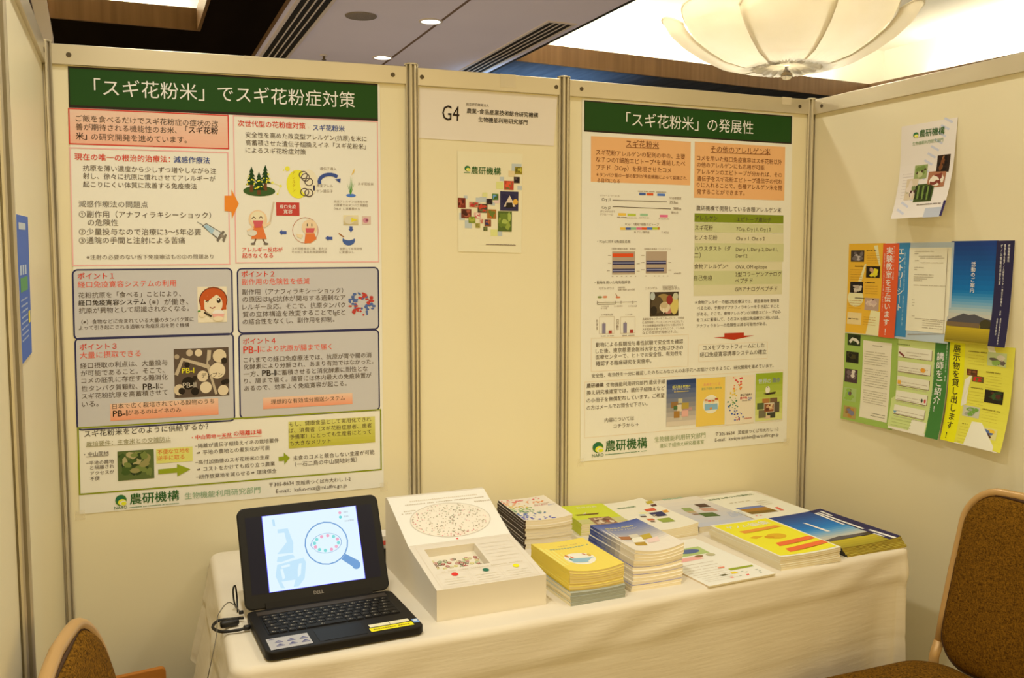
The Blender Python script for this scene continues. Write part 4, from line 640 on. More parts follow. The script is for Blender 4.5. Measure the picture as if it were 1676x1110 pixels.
  ('b',0.881,0.132,0.9958,0.204,40,(150,130,30),[(196,180,60),(110,100,20)],10,3,0.3),
  ('b',0.8655,0.2324,0.9576,0.2949,41,(64,48,48),[(40,30,34),(110,90,90)],10,3,0.3),
  ('b',0.713,0.2757,0.8617,0.3659,42,(190,70,40),[(226,90,50),(120,110,50)],10,3,0.3),
  ('b',0.6515,0.3816,0.9396,0.5763,43,(56,52,86),[(46,42,80)],10,3,0.3),('b',0,0.4629,0.1155,0.5616,44,(130,52,30),[(170,80,50),(90,36,24)],10,3,0.3),
  ('b',0.0482,0.572,0.2041,0.6638,45,(120,60,40),[(170,90,60),(80,40,28)],10,3,0.3),
  ('b',0.3013,0.5161,0.4535,0.6041,46,(80,70,50),[(200,70,40),(120,110,60)],10,3,0.3),
  ('b',0.1723,0.5007,0.3123,0.5522,47,(200,120,90),[(190,50,40),(120,120,70)],10,3,0.3),
  ('b',0.4367,0.4624,0.5329,0.5185,48,(70,56,56),[(40,34,40)],10,3,0.3),
  ('b',0.5271,0.4098,0.6236,0.4729,49,(90,130,60),[(110,150,190),(70,100,40)],10,3,0.3),
  ('b',0.4478,0.5677,0.5902,0.6604,50,(170,110,40),[(214,100,40),(110,120,40)],10,3,0.3),
  ('b',0.2442,0.6045,0.3512,0.6648,51,(226,180,160),[(210,100,90),(240,220,200)],10,3,0.3),
  ('b',0.1593,0.6463,0.2659,0.7104,52,(130,140,40),[(170,170,60)],10,3,0.3),('b',0.3341,0.6651,0.3907,0.7119,53,(226,190,160),[(200,120,90)],10,3,0.3),
  ('b',0.4079,0.6711,0.5104,0.7394,54,(140,80,40),[(214,110,40),(60,60,100)],10,3,0.3),
  ('b',0.2659,0.7104,0.3393,0.7571,55,(176,160,80),[(150,140,60)],10,3,0.3),('b',0.3906,0.7451,0.4532,0.7848,56,(90,90,40),[(120,120,60)],10,3,0.3),
  ('b',0.6184,0.5826,0.8387,0.786,57,(90,104,36),[(150,160,60),(170,180,80),(110,126,40)],10,3,0.3),
  ('p',(226,206,180),[(0.7038,0.5369),(0.7997,0.4218),(0.8928,0.5331)],6),
  ('p',(46,40,34),[(0.7381,0.5435),(0.8527,0.5412),(0.8406,0.4938),(0.7491,0.4958)],7),('e',(226,170,60),0.8921,0.4854,0.0402,0.0293,6,0),
  ('d',(140,120,98),0.4301,0.9158,0.9045,0.927,4),],
 'wall_leaflet': [
  ('p',(206,210,226),[(0.7672,-0.0063),(0.7859,-0.023),(0.9302,0.0344),(0.9117,0.0512)],1),
  ('p',(206,210,226),[(0.7166,0.0606),(0.7355,0.0437),(0.8806,0.101),(0.862,0.1179)],1),
  ('p',(206,210,226),[(0.6656,0.1279),(0.6847,0.1109),(0.8306,0.1682),(0.8119,0.1853)],1),
  ('p',(206,210,226),[(0.6142,0.1959),(0.6334,0.1787),(0.7802,0.236),(0.7613,0.2532)],1),
  ('p',(206,210,226),[(0.5623,0.2645),(0.5816,0.2471),(0.7294,0.3043),(0.7103,0.3217)],1),
  ('p',(206,210,226),[(0.51,0.3337),(0.5295,0.3161),(0.6781,0.3732),(0.6589,0.3908)],1),
  ('p',(206,210,226),[(0.4572,0.4034),(0.4768,0.3857),(0.6263,0.4427),(0.607,0.4605)],1),
  ('p',(206,210,226),[(0.4039,0.4738),(0.4238,0.4559),(0.5741,0.5128),(0.5546,0.5308)],1),
  ('p',(206,210,226),[(0.3502,0.5448),(0.3702,0.5267),(0.5215,0.5836),(0.5018,0.6017)],1),
  ('p',(206,210,226),[(0.296,0.6164),(0.3162,0.5981),(0.4684,0.6549),(0.4485,0.6732)],1),
  ('p',(206,210,226),[(0.2413,0.6887),(0.2616,0.6702),(0.4148,0.7269),(0.3948,0.7454)],1),
  ('p',(206,210,226),[(0.1862,0.7616),(0.2066,0.7429),(0.3607,0.7996),(0.3406,0.8182)],1),
  ('p',(206,210,226),[(0.1305,0.8352),(0.1512,0.8163),(0.3062,0.8728),(0.2859,0.8917)],1),
  ('p',(206,210,226),[(0.0744,0.9094),(0.0952,0.8904),(0.2512,0.9468),(0.2307,0.9658)],1),('d',(214,206,204),0.0773,0.5184,0.2666,0.527,1),
  ('d',(214,206,204),0.0793,0.5506,0.2858,0.5593,1),('d',(214,206,204),0.0812,0.5829,0.305,0.5916,1),('d',(214,206,204),0.0831,0.6152,0.3242,0.624,1),
  ('d',(214,206,204),0.0851,0.6476,0.3434,0.6564,1),('d',(214,206,204),0.087,0.6801,0.3626,0.6889,1),('d',(214,206,204),0.0889,0.7126,0.3818,0.7214,1),
  ('d',(214,206,204),0.0909,0.7452,0.401,0.754,1),('d',(214,206,204),0.0928,0.7778,0.4202,0.7866,1),('r',(190,196,208),0.6528,0.9045,0.9709,1.0054,1),
  ('e',(70,120,40),0.2784,0.1139,0.0507,0.0288,2,0),('e',(40,110,70),0.2703,0.106,0.0355,0.0173,3,0),('e',(250,240,60),0.2892,0.1249,0.0365,0.0167,4,0),
  ('e',(245,240,225),0.3006,0.1301,0.0314,0.013,5,0),('e',(225,220,40),0.3048,0.1319,0.0233,0.0098,6,0),
  ('t',(46,98,40),0.3452,0.1102,0.7966,'農研機構',1,3,1),('t',(120,150,90),0.2252,0.2052,0.784,'生物機能利用研究部門',0,3,1),
  ('b',0.707,0.3639,0.9366,0.543,60,(50,36,24),[(120,70,30),(30,24,20),(160,110,60)],10,2,0.3),
  ('b',0.5746,0.524,0.8963,0.6932,61,(170,110,70),[(220,200,160),(130,60,40),(236,224,200)],10,2,0.3),
  ('b',0.2999,0.4409,0.5419,0.5895,62,(150,160,90),[(190,190,130),(80,60,40),(120,140,60)],10,2,0.3),
  ('b',0.1718,0.5786,0.4007,0.8033,63,(216,196,160),[(120,130,70),(90,50,46),(226,210,190)],10,2,0.3),
  ('b',0.3688,0.646,0.7184,0.8347,64,(70,86,30),[(90,110,40),(50,60,24)],10,2,0.3),('l',(46,54,24),[(0.3865,0.657),(0.3964,0.803)],0.03,6),
  ('l',(120,140,60),[(0.4333,0.6601),(0.4434,0.8059)],0.03,6),('l',(46,54,24),[(0.48,0.6632),(0.4902,0.8087)],0.03,6),
  ('l',(120,140,60),[(0.5264,0.6663),(0.5368,0.8115)],0.03,6),('l',(46,54,24),[(0.5727,0.6694),(0.5833,0.8143)],0.03,6),
  ('l',(120,140,60),[(0.6188,0.6724),(0.6296,0.8171)],0.03,6),('l',(46,54,24),[(0.6648,0.6755),(0.6757,0.8199)],0.03,6),
  ('d',(88,72,58),0.464,0.8584,0.9261,0.8696,4),('r',(50,40,90),0.9651,0.8374,1.011,0.9978,3),],
 'orange_leaflet': [
  ('r',(238,180,48),0.0024,0.0004,0.7714,0.9914,1),('p',(250,226,170),[(0.5393,0.0258),(0.6219,0.0222),(0.6945,0.2383),(0.6622,0.2381)],2),
  ('p',(250,226,170),[(0.3636,0.225),(0.3965,0.2251),(0.307,0.4174),(0.2353,0.4176)],2),('e',(250,226,170),0.1911,0.6018,0.1732,0.0992,2,0),
  ('p',(250,226,170),[(0.5393,0.721),(0.7425,0.7426),(0.7528,0.9969),(0.457,0.994)],2),('r',(224,90,40),0.7308,0.005,1.0542,1.0067,3),
  ('v',(250,246,236),0.868,0.0413,0.8869,'実験教室を手伝います',1,4,1.15),('v',(250,246,236),0.8939,0.9019,0.9908,'！',1,4,1),
  ('b',0.0563,0.0748,0.3441,0.201,80,(70,60,60),[(120,110,110),(200,190,190),(46,40,44)],8,3,0.3),
  ('b',0.3972,0.249,0.6859,0.3734,81,(40,30,20),[(200,150,110),(230,210,40)],8,3,0.3),
  ('b',0.0618,0.423,0.3437,0.5464,82,(40,34,34),[(216,204,184),(190,170,150)],8,3,0.3),
  ('b',0.3975,0.5949,0.6951,0.7286,83,(190,160,140),[(90,50,40),(226,200,180),(210,180,170)],8,3,0.3),
  ('p',(230,210,40),[(0.5497,0.3329),(0.5708,0.2686),(0.6594,0.2854),(0.6343,0.3568)],7),('d',(70,44,20),0.3921,0.0705,0.5961,0.0811,4),
  ('d',(70,44,20),0.1359,0.245,0.3453,0.2559,4),('d',(70,44,20),0.3879,0.4214,0.5948,0.4323,4),('d',(70,44,20),0.1765,0.5963,0.388,0.6075,4),
  ('d',(70,44,20),0.0633,0.8302,0.2785,0.8415,4),('d',(196,140,40),0.4024,0.1036,0.6617,0.1095,4),('d',(196,140,40),0.4032,0.1296,0.6627,0.1355,4),
  ('d',(196,140,40),0.4039,0.1557,0.6637,0.1616,4),('d',(196,140,40),0.4047,0.1818,0.6647,0.1877,4),('d',(196,140,40),0.4054,0.2079,0.6657,0.2139,4),
  ('d',(196,140,40),0.0451,0.2859,0.3132,0.2919,4),('d',(196,140,40),0.0455,0.3126,0.3139,0.3187,4),('d',(196,140,40),0.0459,0.3393,0.3146,0.3454,4),
  ('d',(196,140,40),0.0463,0.3662,0.3152,0.3723,4),('d',(196,140,40),0.0468,0.393,0.3159,0.3991,4),('d',(196,140,40),0.3938,0.4626,0.6569,0.4687,4),
  ('d',(196,140,40),0.3946,0.4893,0.6579,0.4954,4),('d',(196,140,40),0.3953,0.5161,0.6589,0.5222,4),('d',(196,140,40),0.3961,0.5429,0.6599,0.549,4),
  ('d',(196,140,40),0.0553,0.6298,0.3267,0.636,4),('d',(196,140,40),0.0557,0.6572,0.3274,0.6634,4),('d',(196,140,40),0.0561,0.6846,0.3281,0.6908,4),
  ('d',(196,140,40),0.0566,0.7121,0.3288,0.7184,4),('d',(196,140,40),0.3841,0.802,0.6509,0.8082,4),('d',(196,140,40),0.3849,0.8294,0.6519,0.8357,4),
  ('d',(196,140,40),0.3856,0.8569,0.6529,0.8631,4),('d',(196,140,40),0.3864,0.8844,0.6539,0.8907,4),('r',(246,206,140),0.0328,0.7658,0.3432,0.8985,2),
  ('v',(250,220,200),0.9572,0.0308,0.392,'アウトリーチ活動',0,4,0.5),('v',(250,220,200),0.7715,0.1099,0.7418,'普及啓発にご協力をお願いいたします',0,4,0.5),],
 'entry_sheet': [
  ('r',(190,204,214),0.0028,0.0064,1.0662,1.0079,1),('r',(62,132,172),0.0095,0.0041,0.2682,0.9858,2),
  ('v',(250,246,236),0.0975,0.0541,0.7228,'エントリ｜シ｜ト',1,4,1.1),('v',(180,214,230),0.1752,0.1033,0.8692,'農作物の研究推進室\u3000講師派遣の申込',0,4,0.4),
  ('r',(243,233,205),0.2599,0.0575,1.0307,0.8934,3),('l',(150,130,100),[(0.3054,0.9502),(1.024,0.9068)],0.004,3),
  ('r',(243,233,205),0.2571,0.0666,1.0042,0.9103,3),('l',(150,130,100),[(0.9612,0.0749),(0.9691,0.9156),(0.3024,0.9562)],0.008,4),
  ('d',(178,164,136),0.3556,0.0905,0.7146,0.0985,5),('d',(178,164,136),0.3568,0.1133,0.4324,0.1213,5),('d',(178,164,136),0.4379,0.1382,0.8717,0.1461,5),
  ('d',(178,164,136),0.4597,0.1585,0.9106,0.1663,5),('d',(178,164,136),0.3604,0.1839,0.4444,0.1919,5),('d',(178,164,136),0.4787,0.2056,0.8941,0.2135,5),
  ('d',(178,164,136),0.364,0.2545,0.5428,0.2625,5),('d',(178,164,136),0.3651,0.275,0.4198,0.283,5),('d',(178,164,136),0.3677,0.3274,0.7268,0.3354,5),
  ('d',(178,164,136),0.3604,0.3504,0.7279,0.3584,5),('d',(178,164,136),0.3615,0.3709,0.6096,0.3789,5),('d',(178,164,136),0.3624,0.3892,0.5292,0.3971,5),
  ('d',(178,164,136),0.3647,0.4348,0.9624,0.4428,5),('d',(178,164,136),0.3513,0.5886,0.3937,0.5966,5),('d',(178,164,136),0.3526,0.6138,0.3993,0.6218,5),
  ('d',(178,164,136),0.3541,0.6435,0.3923,0.6515,5),('d',(178,164,136),0.3597,0.7532,0.4148,0.7612,5),('d',(178,164,136),0.4244,0.7764,0.98,0.7844,5),
  ('d',(178,164,136),0.5704,0.7935,0.9433,0.8014,5),('d',(178,164,136),0.5715,0.8159,0.9444,0.8238,5),('d',(178,164,136),0.5726,0.8383,0.9456,0.8461,5),
  ('d',(178,164,136),0.5739,0.8629,0.9468,0.8708,5),],
 'mountain_leaflet': [
  ('r',(10,110,166),0,0,0.82,0.6,0.4),('r',(200,200,196),0,0.6,0.82,0.8,0.4),('r',(160,140,24),0,0.8,0.82,1,0.4),
  ('g',(34,62,130),(10,110,166),0.0127,-0.003,0.7552,0.4771,1,10),('g',(10,110,166),(200,206,200),0.0179,0.4808,0.7482,0.7082,1,8),
  ('g',(200,206,200),(200,190,170),0.0222,0.7178,0.7514,0.7741,1,3),
  ('p',(86,84,90),[(0.0141,0.7833),(0.1471,0.7442),(0.2754,0.7077),(0.3681,0.7199),(0.4592,0.7098),(0.5878,0.7379),(0.7325,0.7546),(0.735,0.8073),(0.0154,0.8081)],2),
  ('r',(120,96,60),0.0147,0.7946,0.5564,0.8391,3),('e',(70,64,34),0.652,0.7977,0.0897,0.0441,4,0),('r',(60,60,36),0.5726,0.799,0.7368,0.8447,3),
  ('g',(196,166,30),(140,120,20),0.017,0.842,0.743,0.9743,4,8),('r',(46,42,78),0.7342,0,1,1,5),
  ('v',(250,246,236),0.3906,0.2001,0.5033,'活動のご案内',1,6,1.1),('v',(250,246,236),0.9228,0.0339,0.2026,'作物開発研究',1,6,0.8),
  ('v',(250,246,236),0.8626,0.0333,0.6187,'農業生物先端ゲノム研究センター遺伝子組換え',1,6,0.7),('v',(250,246,236),0.8128,0.0328,0.4174,'ゲノム情報利用普及室',1,6,0.6),
  ('v',(250,246,236),0.8635,0.6584,0.7066,'活動',1,6,0.7),('v',(250,246,236),0.8809,0.7283,0.9797,'農業生物資源研究所内',1,6,0.6),
  ('v',(250,246,236),0.8313,0.729,0.8933,'お問合せ窓口',1,6,0.6),],
 'letter_leaflet': [
  ('r',(160,184,80),-0.0637,0.0015,1.0529,1.0061,1),('r',(243,232,208),0.344,0.0628,0.9325,0.9387,2),
  ('b',0.0026,0.009,0.2818,0.1379,100,(50,62,30),[(70,84,40),(36,46,24)],9,3,0.3),
  ('b',-0.0197,0.2105,0.2552,0.3394,101,(40,40,26),[(70,66,30),(30,30,22)],9,3,0.3),
  ('b',-0.0369,0.4147,0.2445,0.569,102,(80,60,66),[(226,216,206),(120,100,100),(50,40,50)],9,3,0.3),
  ('b',-0.0383,0.6311,0.2432,0.7873,103,(170,190,110),[(90,110,150),(120,90,60),(150,180,70)],9,3,0.3),
  ('b',-0.0094,0.8446,0.2705,0.9816,104,(180,150,80),[(130,130,150),(190,130,50),(150,110,60)],9,3,0.3),
  ('l',(230,226,210),[(0.0568,0.1023),(0.1153,0.0621),(0.2053,0.0734),(0.256,0.1077)],0.05,8),('d',(160,146,120),0.5467,0.1058,0.7449,0.1149,4),
  ('d',(180,168,140),0.3957,0.1826,0.7989,0.1904,4),('d',(180,168,140),0.3774,0.2111,0.8693,0.2189,4),('d',(180,168,140),0.3785,0.2385,0.8703,0.2463,4),
  ('d',(180,168,140),0.3989,0.2647,0.8712,0.2725,4),('d',(180,168,140),0.3806,0.2932,0.8723,0.3011,4),('d',(180,168,140),0.3816,0.3206,0.804,0.3284,4),
  ('d',(180,168,140),0.3837,0.3753,0.8753,0.3832,4),('d',(180,168,140),0.3848,0.4027,0.8763,0.4105,4),('d',(180,168,140),0.4052,0.4287,0.8772,0.4365,4),
  ('d',(180,168,140),0.3869,0.4574,0.809,0.4652,4),('d',(180,168,140),0.388,0.4847,0.8793,0.4925,4),('d',(180,168,140),0.4083,0.5106,0.8802,0.5184,4),
  ('d',(180,168,140),0.3901,0.5394,0.8813,0.5472,4),('d',(180,168,140),0.3911,0.5667,0.8823,0.5745,4),('d',(180,168,140),0.3932,0.6213,0.8842,0.6291,4),
  ('d',(180,168,140),0.3943,0.6486,0.8852,0.6564,4),('d',(180,168,140),0.4146,0.6743,0.8862,0.6821,4),('d',(180,168,140),0.3964,0.7032,0.8872,0.711,4),
  ('d',(180,168,140),0.3974,0.7305,0.8191,0.7383,4),('d',(180,168,140),0.4178,0.756,0.8892,0.7638,4),('d',(150,140,110),0.6086,0.864,0.8885,0.8717,4),
  ('d',(150,140,110),0.5859,0.8919,0.8895,0.8997,4),],
 'list_leaflet': [
  ('r',(206,214,130),-0.0172,0.0031,0.7998,0.9739,1),('p',(246,240,214),[(0.4525,0.8519),(0.732,0.8601),(0.7294,1.0011),(0.4141,0.9919)],2),
  ('r',(70,124,50),0.7507,0,1,1,3),('v',(250,246,236),0.8551,0.112,0.6534,'講師をご紹介',1,4,1.1),('v',(250,246,236),0.8533,0.6604,0.7368,'！',1,4,1),
  ('v',(200,220,180),0.7518,0.2203,0.7832,'講師を無償でご紹介いたします',0,4,0.4),('v',(210,226,190),0.9614,0.0193,0.4074,'農作物研究の講演会\u3000講師',1,4,0.5),
  ('d',(110,130,50),0.0426,0.0698,0.2811,0.081,4),('r',(120,90,50),0.0735,0.1051,0.7056,0.2159,2),('r',(247,238,214),0.0665,0.0992,0.6969,0.2092,3),
  ('t',(60,50,70),0.0902,0.1254,0.664,'新しい育種技術（NBT）の紹介',1,3,1),('d',(190,176,150),0.2263,0.1493,0.6396,0.1567,4),
  ('d',(190,176,150),0.2275,0.1789,0.5127,0.1863,4),('d',(190,176,150),0.2286,0.2085,0.642,0.216,4),('r',(120,90,50),0.0725,0.2625,0.6995,0.375,2),
  ('r',(247,238,214),0.0655,0.2567,0.6908,0.3683,3),('t',(60,50,70),0.0892,0.2828,0.6598,'そもそも、ゲノム編集技術って？',1,3,1),
  ('d',(190,176,150),0.0904,0.3139,0.6463,0.3214,4),('d',(190,176,150),0.0915,0.3439,0.5192,0.3514,4),('d',(190,176,150),0.0926,0.3739,0.6487,0.3813,4),
  ('r',(120,90,50),0.0717,0.4254,0.6931,0.5274,2),('r',(247,238,214),0.0646,0.4197,0.6844,0.5208,3),
  ('t',(60,50,70),0.0884,0.4455,0.6559,'ゲノム編集技術を使った育種技術',1,3,1),('d',(190,176,150),0.0896,0.4768,0.6529,0.4843,4),
  ('d',(190,176,150),0.0907,0.5068,0.5257,0.5143,4),('d',(190,176,150),0.0918,0.5369,0.6554,0.5444,4),('r',(120,90,50),0.0707,0.5838,0.6869,0.6876,2),
  ('r',(247,238,214),0.0636,0.5781,0.6782,0.6811,3),('t',(60,50,70),0.0875,0.6038,0.6517,'身近な植物を使って体験学習を実施',1,3,1),
  ('d',(190,176,150),0.0886,0.6351,0.6594,0.6426,4),('d',(190,176,150),0.0898,0.6652,0.5321,0.6727,4),('d',(190,176,150),0.0909,0.6953,0.6618,0.7029,4),
  ('r',(120,90,50),0.0696,0.7401,0.6804,0.8387,2),('r',(247,238,214),0.0625,0.7344,0.6716,0.8323,3),
  ('t',(60,50,70),0.0864,0.76,0.6474,'「昆虫学習」クラム立ち技術の開発',1,3,1),('d',(190,176,150),0.0876,0.7914,0.6657,0.7989,4),
  ('d',(190,176,150),0.0887,0.8215,0.5383,0.8291,4),('d',(190,176,150),0.0898,0.8517,0.6682,0.8593,4),
  ('l',(130,60,50),[(0.0824,0.1608),(0.1834,0.2)],0.03,5),('e',(236,160,50),0.5529,0.3245,0.0469,0.0242,5,0),
  ('r',(236,170,50),0.0801,0.4662,0.1408,0.5068,5),('e',(60,70,60),0.5828,0.6434,0.0171,0.0219,5,0),('e',(200,60,60),0.6427,0.643,0.0169,0.0218,5,0),
  ('p',(90,150,170),[(0.0559,0.8032),(0.1291,0.8013),(0.0935,0.8274)],5),('d',(190,196,120),0.0496,0.8835,0.4537,0.8911,4),
  ('d',(190,196,120),0.0508,0.9163,0.455,0.9239,4),('d',(190,196,120),0.052,0.9491,0.4563,0.9567,4),],
 'yellow_leaflet': [
  ('r',(226,214,70),0.0052,0.0054,1.0573,0.9911,1),('r',(246,226,10),0,0,0.2626,1,2),('v',(50,44,30),0.1256,0.029,0.7975,'展示物を貸し出しま',1,4,1.1),
  ('v',(50,44,30),0.1221,0.8015,0.886,'す',1,4,1),('v',(50,44,30),0.1208,0.9078,0.9843,'！',1,4,1),
  ('p',(250,240,210),[(0.6213,0.0179),(0.7309,0.0119),(0.7706,0.0757),(0.6615,0.0822)],2),
  ('p',(250,240,210),[(0.2899,0.3674),(0.4101,0.3012),(0.3593,0.4422),(0.3476,0.6042),(0.2555,0.636)],2),
  ('p',(250,240,210),[(0.4899,0.7626),(0.6592,0.7561),(0.9263,0.9514),(0.9288,0.9961),(0.4244,0.9954)],2),
  ('b',0.6386,0.068,0.942,0.1986,120,(200,206,140),[(110,100,90),(226,216,190),(150,180,80)],9,3,0.3),
  ('b',0.3119,0.2581,0.4908,0.3201,121,(110,60,30),[(150,90,40),(80,60,30)],9,3,0.3),
  ('b',0.4109,0.317,0.6026,0.3769,122,(110,90,40),[(210,50,30),(90,110,40)],9,3,0.3),
  ('b',0.6389,0.4325,0.9404,0.5552,123,(44,38,24),[(60,90,40),(90,50,36),(50,70,36)],9,3,0.3),
  ('b',0.3055,0.6174,0.594,0.7243,124,(206,204,180),[(170,170,150),(120,160,60)],9,3,0.3),
  ('b',0.635,0.7928,0.9376,0.894,125,(220,206,130),[(90,110,150),(236,190,50),(130,160,70),(90,60,40)],9,3,0.3),
  ('d',(130,110,30),0.3226,0.0762,0.6243,0.0876,4),('d',(130,110,30),0.6336,0.2568,0.8704,0.2679,4),('d',(130,110,30),0.4009,0.4284,0.6052,0.4398,4),
  ('d',(130,110,30),0.6372,0.6166,0.9259,0.6279,4),('d',(130,110,30),0.337,0.7916,0.4338,0.8031,4),('d',(206,190,60),0.3245,0.1148,0.5892,0.1216,2),
  ('d',(206,190,60),0.3258,0.1431,0.5907,0.1499,2),('d',(206,190,60),0.3271,0.1715,0.5921,0.1783,2),('d',(206,190,60),0.3285,0.1999,0.5936,0.2067,2),
  ('d',(206,190,60),0.6358,0.2992,0.8906,0.3058,2),('d',(206,190,60),0.6372,0.3271,0.8921,0.3338,2),('d',(206,190,60),0.6386,0.355,0.8937,0.3617,2),
  ('d',(206,190,60),0.6401,0.3829,0.8952,0.3896,2),('d',(206,190,60),0.6415,0.4109,0.8967,0.4176,2),('d',(206,190,60),0.3607,0.473,0.6261,0.4799,2),
  ('d',(206,190,60),0.3621,0.5016,0.6276,0.5084,2),('d',(206,190,60),0.3635,0.5302,0.629,0.5371,2),('d',(206,190,60),0.3648,0.5588,0.6305,0.5657,2),
  ('d',(206,190,60),0.3662,0.5875,0.6319,0.5943,2),('d',(206,190,60),0.6349,0.6463,0.8916,0.653,2),('d',(206,190,60),0.6364,0.6745,0.8932,0.6812,2),
  ('d',(206,190,60),0.6378,0.7027,0.8947,0.7095,2),('d',(206,190,60),0.6393,0.7309,0.8962,0.7377,2),('d',(206,190,60),0.2957,0.8263,0.5652,0.8332,2),
  ('d',(206,190,60),0.297,0.8553,0.5666,0.8622,2),('d',(206,190,60),0.2984,0.8843,0.5681,0.8913,2),('d',(206,190,60),0.2997,0.9133,0.5695,0.9203,2),
  ('d',(206,190,60),0.3011,0.9424,0.571,0.9494,2),('d',(206,190,60),0.3024,0.9715,0.5724,0.9785,2),],
 'side_leaflet': [
  ('r',(70,104,176),0.3301,0.0019,1.0174,1.0206,1),('r',(200,210,220),0.4324,0.054,0.8272,0.1021,2),('r',(90,150,90),0.4324,0.4392,0.8647,0.5383,2),
  ('r',(236,210,60),0.8459,0.6984,0.9596,0.7844,3),('r',(190,205,225),0.4324,0.3512,0.5194,0.4184,2),('r',(190,205,225),0.5724,0.3522,0.6619,0.4204,2),
  ('r',(190,205,225),0.7164,0.3532,0.8085,0.4225,2),('d',(190,205,225),0.4324,0.5867,0.8272,0.5999,2),('d',(190,205,225),0.4324,0.6263,0.8272,0.6395,2),
  ('d',(190,205,225),0.4324,0.6659,0.8272,0.6791,2),('d',(190,205,225),0.4324,0.7056,0.8272,0.7188,2),('d',(190,205,225),0.4324,0.7452,0.8272,0.7584,2),
  ('d',(190,205,225),0.4324,0.7848,0.8272,0.798,2),('d',(190,205,225),0.4324,0.8244,0.8272,0.8376,2),('d',(190,205,225),0.4324,0.8641,0.8272,0.8773,2),
  ('d',(190,170,140),0.0356,0.0252,0.263,0.0379,2),('d',(190,170,140),0.0356,0.0653,0.263,0.078,2),('d',(190,170,140),0.0356,0.1054,0.263,0.1181,2),
  ('d',(190,170,140),0.0356,0.1456,0.263,0.1582,2),('d',(190,170,140),0.0356,0.1857,0.263,0.1983,2),('d',(190,170,140),0.0356,0.2258,0.263,0.2385,2),
  ('d',(190,170,140),0.0356,0.2659,0.263,0.2786,2),('d',(190,170,140),0.0356,0.306,0.263,0.3187,2),('d',(190,170,140),0.0356,0.3461,0.263,0.3588,2),
  ('d',(190,170,140),0.0356,0.3863,0.263,0.3989,2),('d',(190,170,140),0.0356,0.4264,0.263,0.439,2),('d',(190,170,140),0.0356,0.4665,0.263,0.4791,2),
  ('d',(190,170,140),0.0356,0.5066,0.263,0.5193,2),('d',(190,170,140),0.0356,0.5467,0.263,0.5594,2),('d',(190,170,140),0.0356,0.5868,0.263,0.5995,2),
  ('d',(206,150,120),0.0356,0.6269,0.263,0.6396,2),('d',(206,150,120),0.0356,0.6671,0.263,0.6797,2),('d',(206,150,120),0.0356,0.7072,0.263,0.7198,2),
  ('d',(190,170,140),0.0356,0.7473,0.263,0.76,2),('d',(190,170,140),0.0356,0.7874,0.263,0.8001,2),('d',(190,170,140),0.0356,0.8275,0.263,0.8402,2),
  ('d',(190,170,140),0.0356,0.8676,0.263,0.8803,2),('d',(190,170,140),0.0356,0.9077,0.263,0.9204,2),('d',(190,170,140),0.0356,0.9479,0.263,0.9605,2),],
 'black_book_cover': [
  ('e',(150,180,90),0.2355,0.4552,0.0306,0.0147,2,0),('e',(150,180,90),0.252,0.5074,0.0173,0.0151,2,0),
  ('e',(110,150,110),0.3888,0.6221,0.0157,0.013,2,0),('e',(226,90,80),0.6006,0.1152,0.0265,0.0104,2,0),
  ('e',(96,96,170),0.6154,0.9533,0.0258,0.0162,2,0),('e',(236,150,80),0.031,0.178,0.0235,0.0106,2,0),('e',(236,150,80),0.1126,0.2088,0.0145,0.0146,2,0),
  ('e',(150,180,90),0.4252,0.4441,0.0233,0.0164,2,0),('e',(150,180,90),0.2991,0.4998,0.0222,0.0128,2,0),
  ('e',(96,96,170),0.6457,0.9678,0.0291,0.0171,2,0),('e',(226,190,80),0.0794,0.3264,0.0192,0.0107,2,0),
  ('e',(90,110,170),0.1733,0.7503,0.0292,0.0139,2,0),('e',(96,96,170),0.5056,0.9306,0.014,0.0121,2,0),('e',(96,96,170),0.2152,0.8857,0.0316,0.014,2,0),
  ('e',(226,90,80),0.4114,0.0987,0.028,0.0127,2,0),('e',(226,90,80),0.1674,0.1119,0.0314,0.0176,2,0),('e',(226,90,80),0.1151,0.1409,0.0158,0.0106,2,0),
  ('e',(90,110,170),0.0691,0.7792,0.0241,0.0145,2,0),('e',(236,150,80),0.5155,0.2092,0.0164,0.0164,2,0),
  ('e',(226,90,80),0.2302,0.1395,0.0178,0.0127,2,0),('e',(96,96,170),0.4668,0.9427,0.0195,0.0188,2,0),
  ('e',(236,150,80),0.2105,0.2281,0.0294,0.0164,2,0),('e',(226,90,80),0.8164,0.1243,0.0178,0.0126,2,0),
  ('e',(90,110,170),0.1347,0.7563,0.0193,0.0107,2,0),('e',(226,90,80),0.3672,0.1147,0.0184,0.016,2,0),
  ('e',(226,190,80),0.1766,0.3794,0.0313,0.0148,2,0),('e',(110,150,110),0.4435,0.5701,0.0173,0.0115,2,0),
  ('e',(96,96,170),0.4794,0.8839,0.0185,0.0119,2,0),('e',(90,110,170),0.5919,0.7251,0.0175,0.0195,2,0),('e',(96,96,170),0.3064,0.8593,0.0216,0.011,2,0),
  ('e',(226,90,80),0.7828,0.0664,0.0183,0.017,2,0),('e',(236,150,80),0.6166,0.2716,0.0247,0.0129,2,0),
  ('e',(236,150,80),0.5033,0.1949,0.0152,0.0123,2,0),('e',(150,180,90),0.4327,0.5558,0.0251,0.0128,2,0),
  ('e',(96,96,170),0.0787,0.8923,0.0143,0.0127,2,0),('e',(150,180,90),0.0358,0.449,0.0172,0.0137,2,0),
  ('e',(110,150,110),0.0503,0.5678,0.0205,0.0189,2,0),('e',(96,96,170),0.3465,0.9517,0.0264,0.0158,2,0),
  ('e',(226,90,80),0.0338,0.1619,0.0143,0.0191,2,0),('e',(110,150,110),0.6135,0.6889,0.0144,0.0164,2,0),
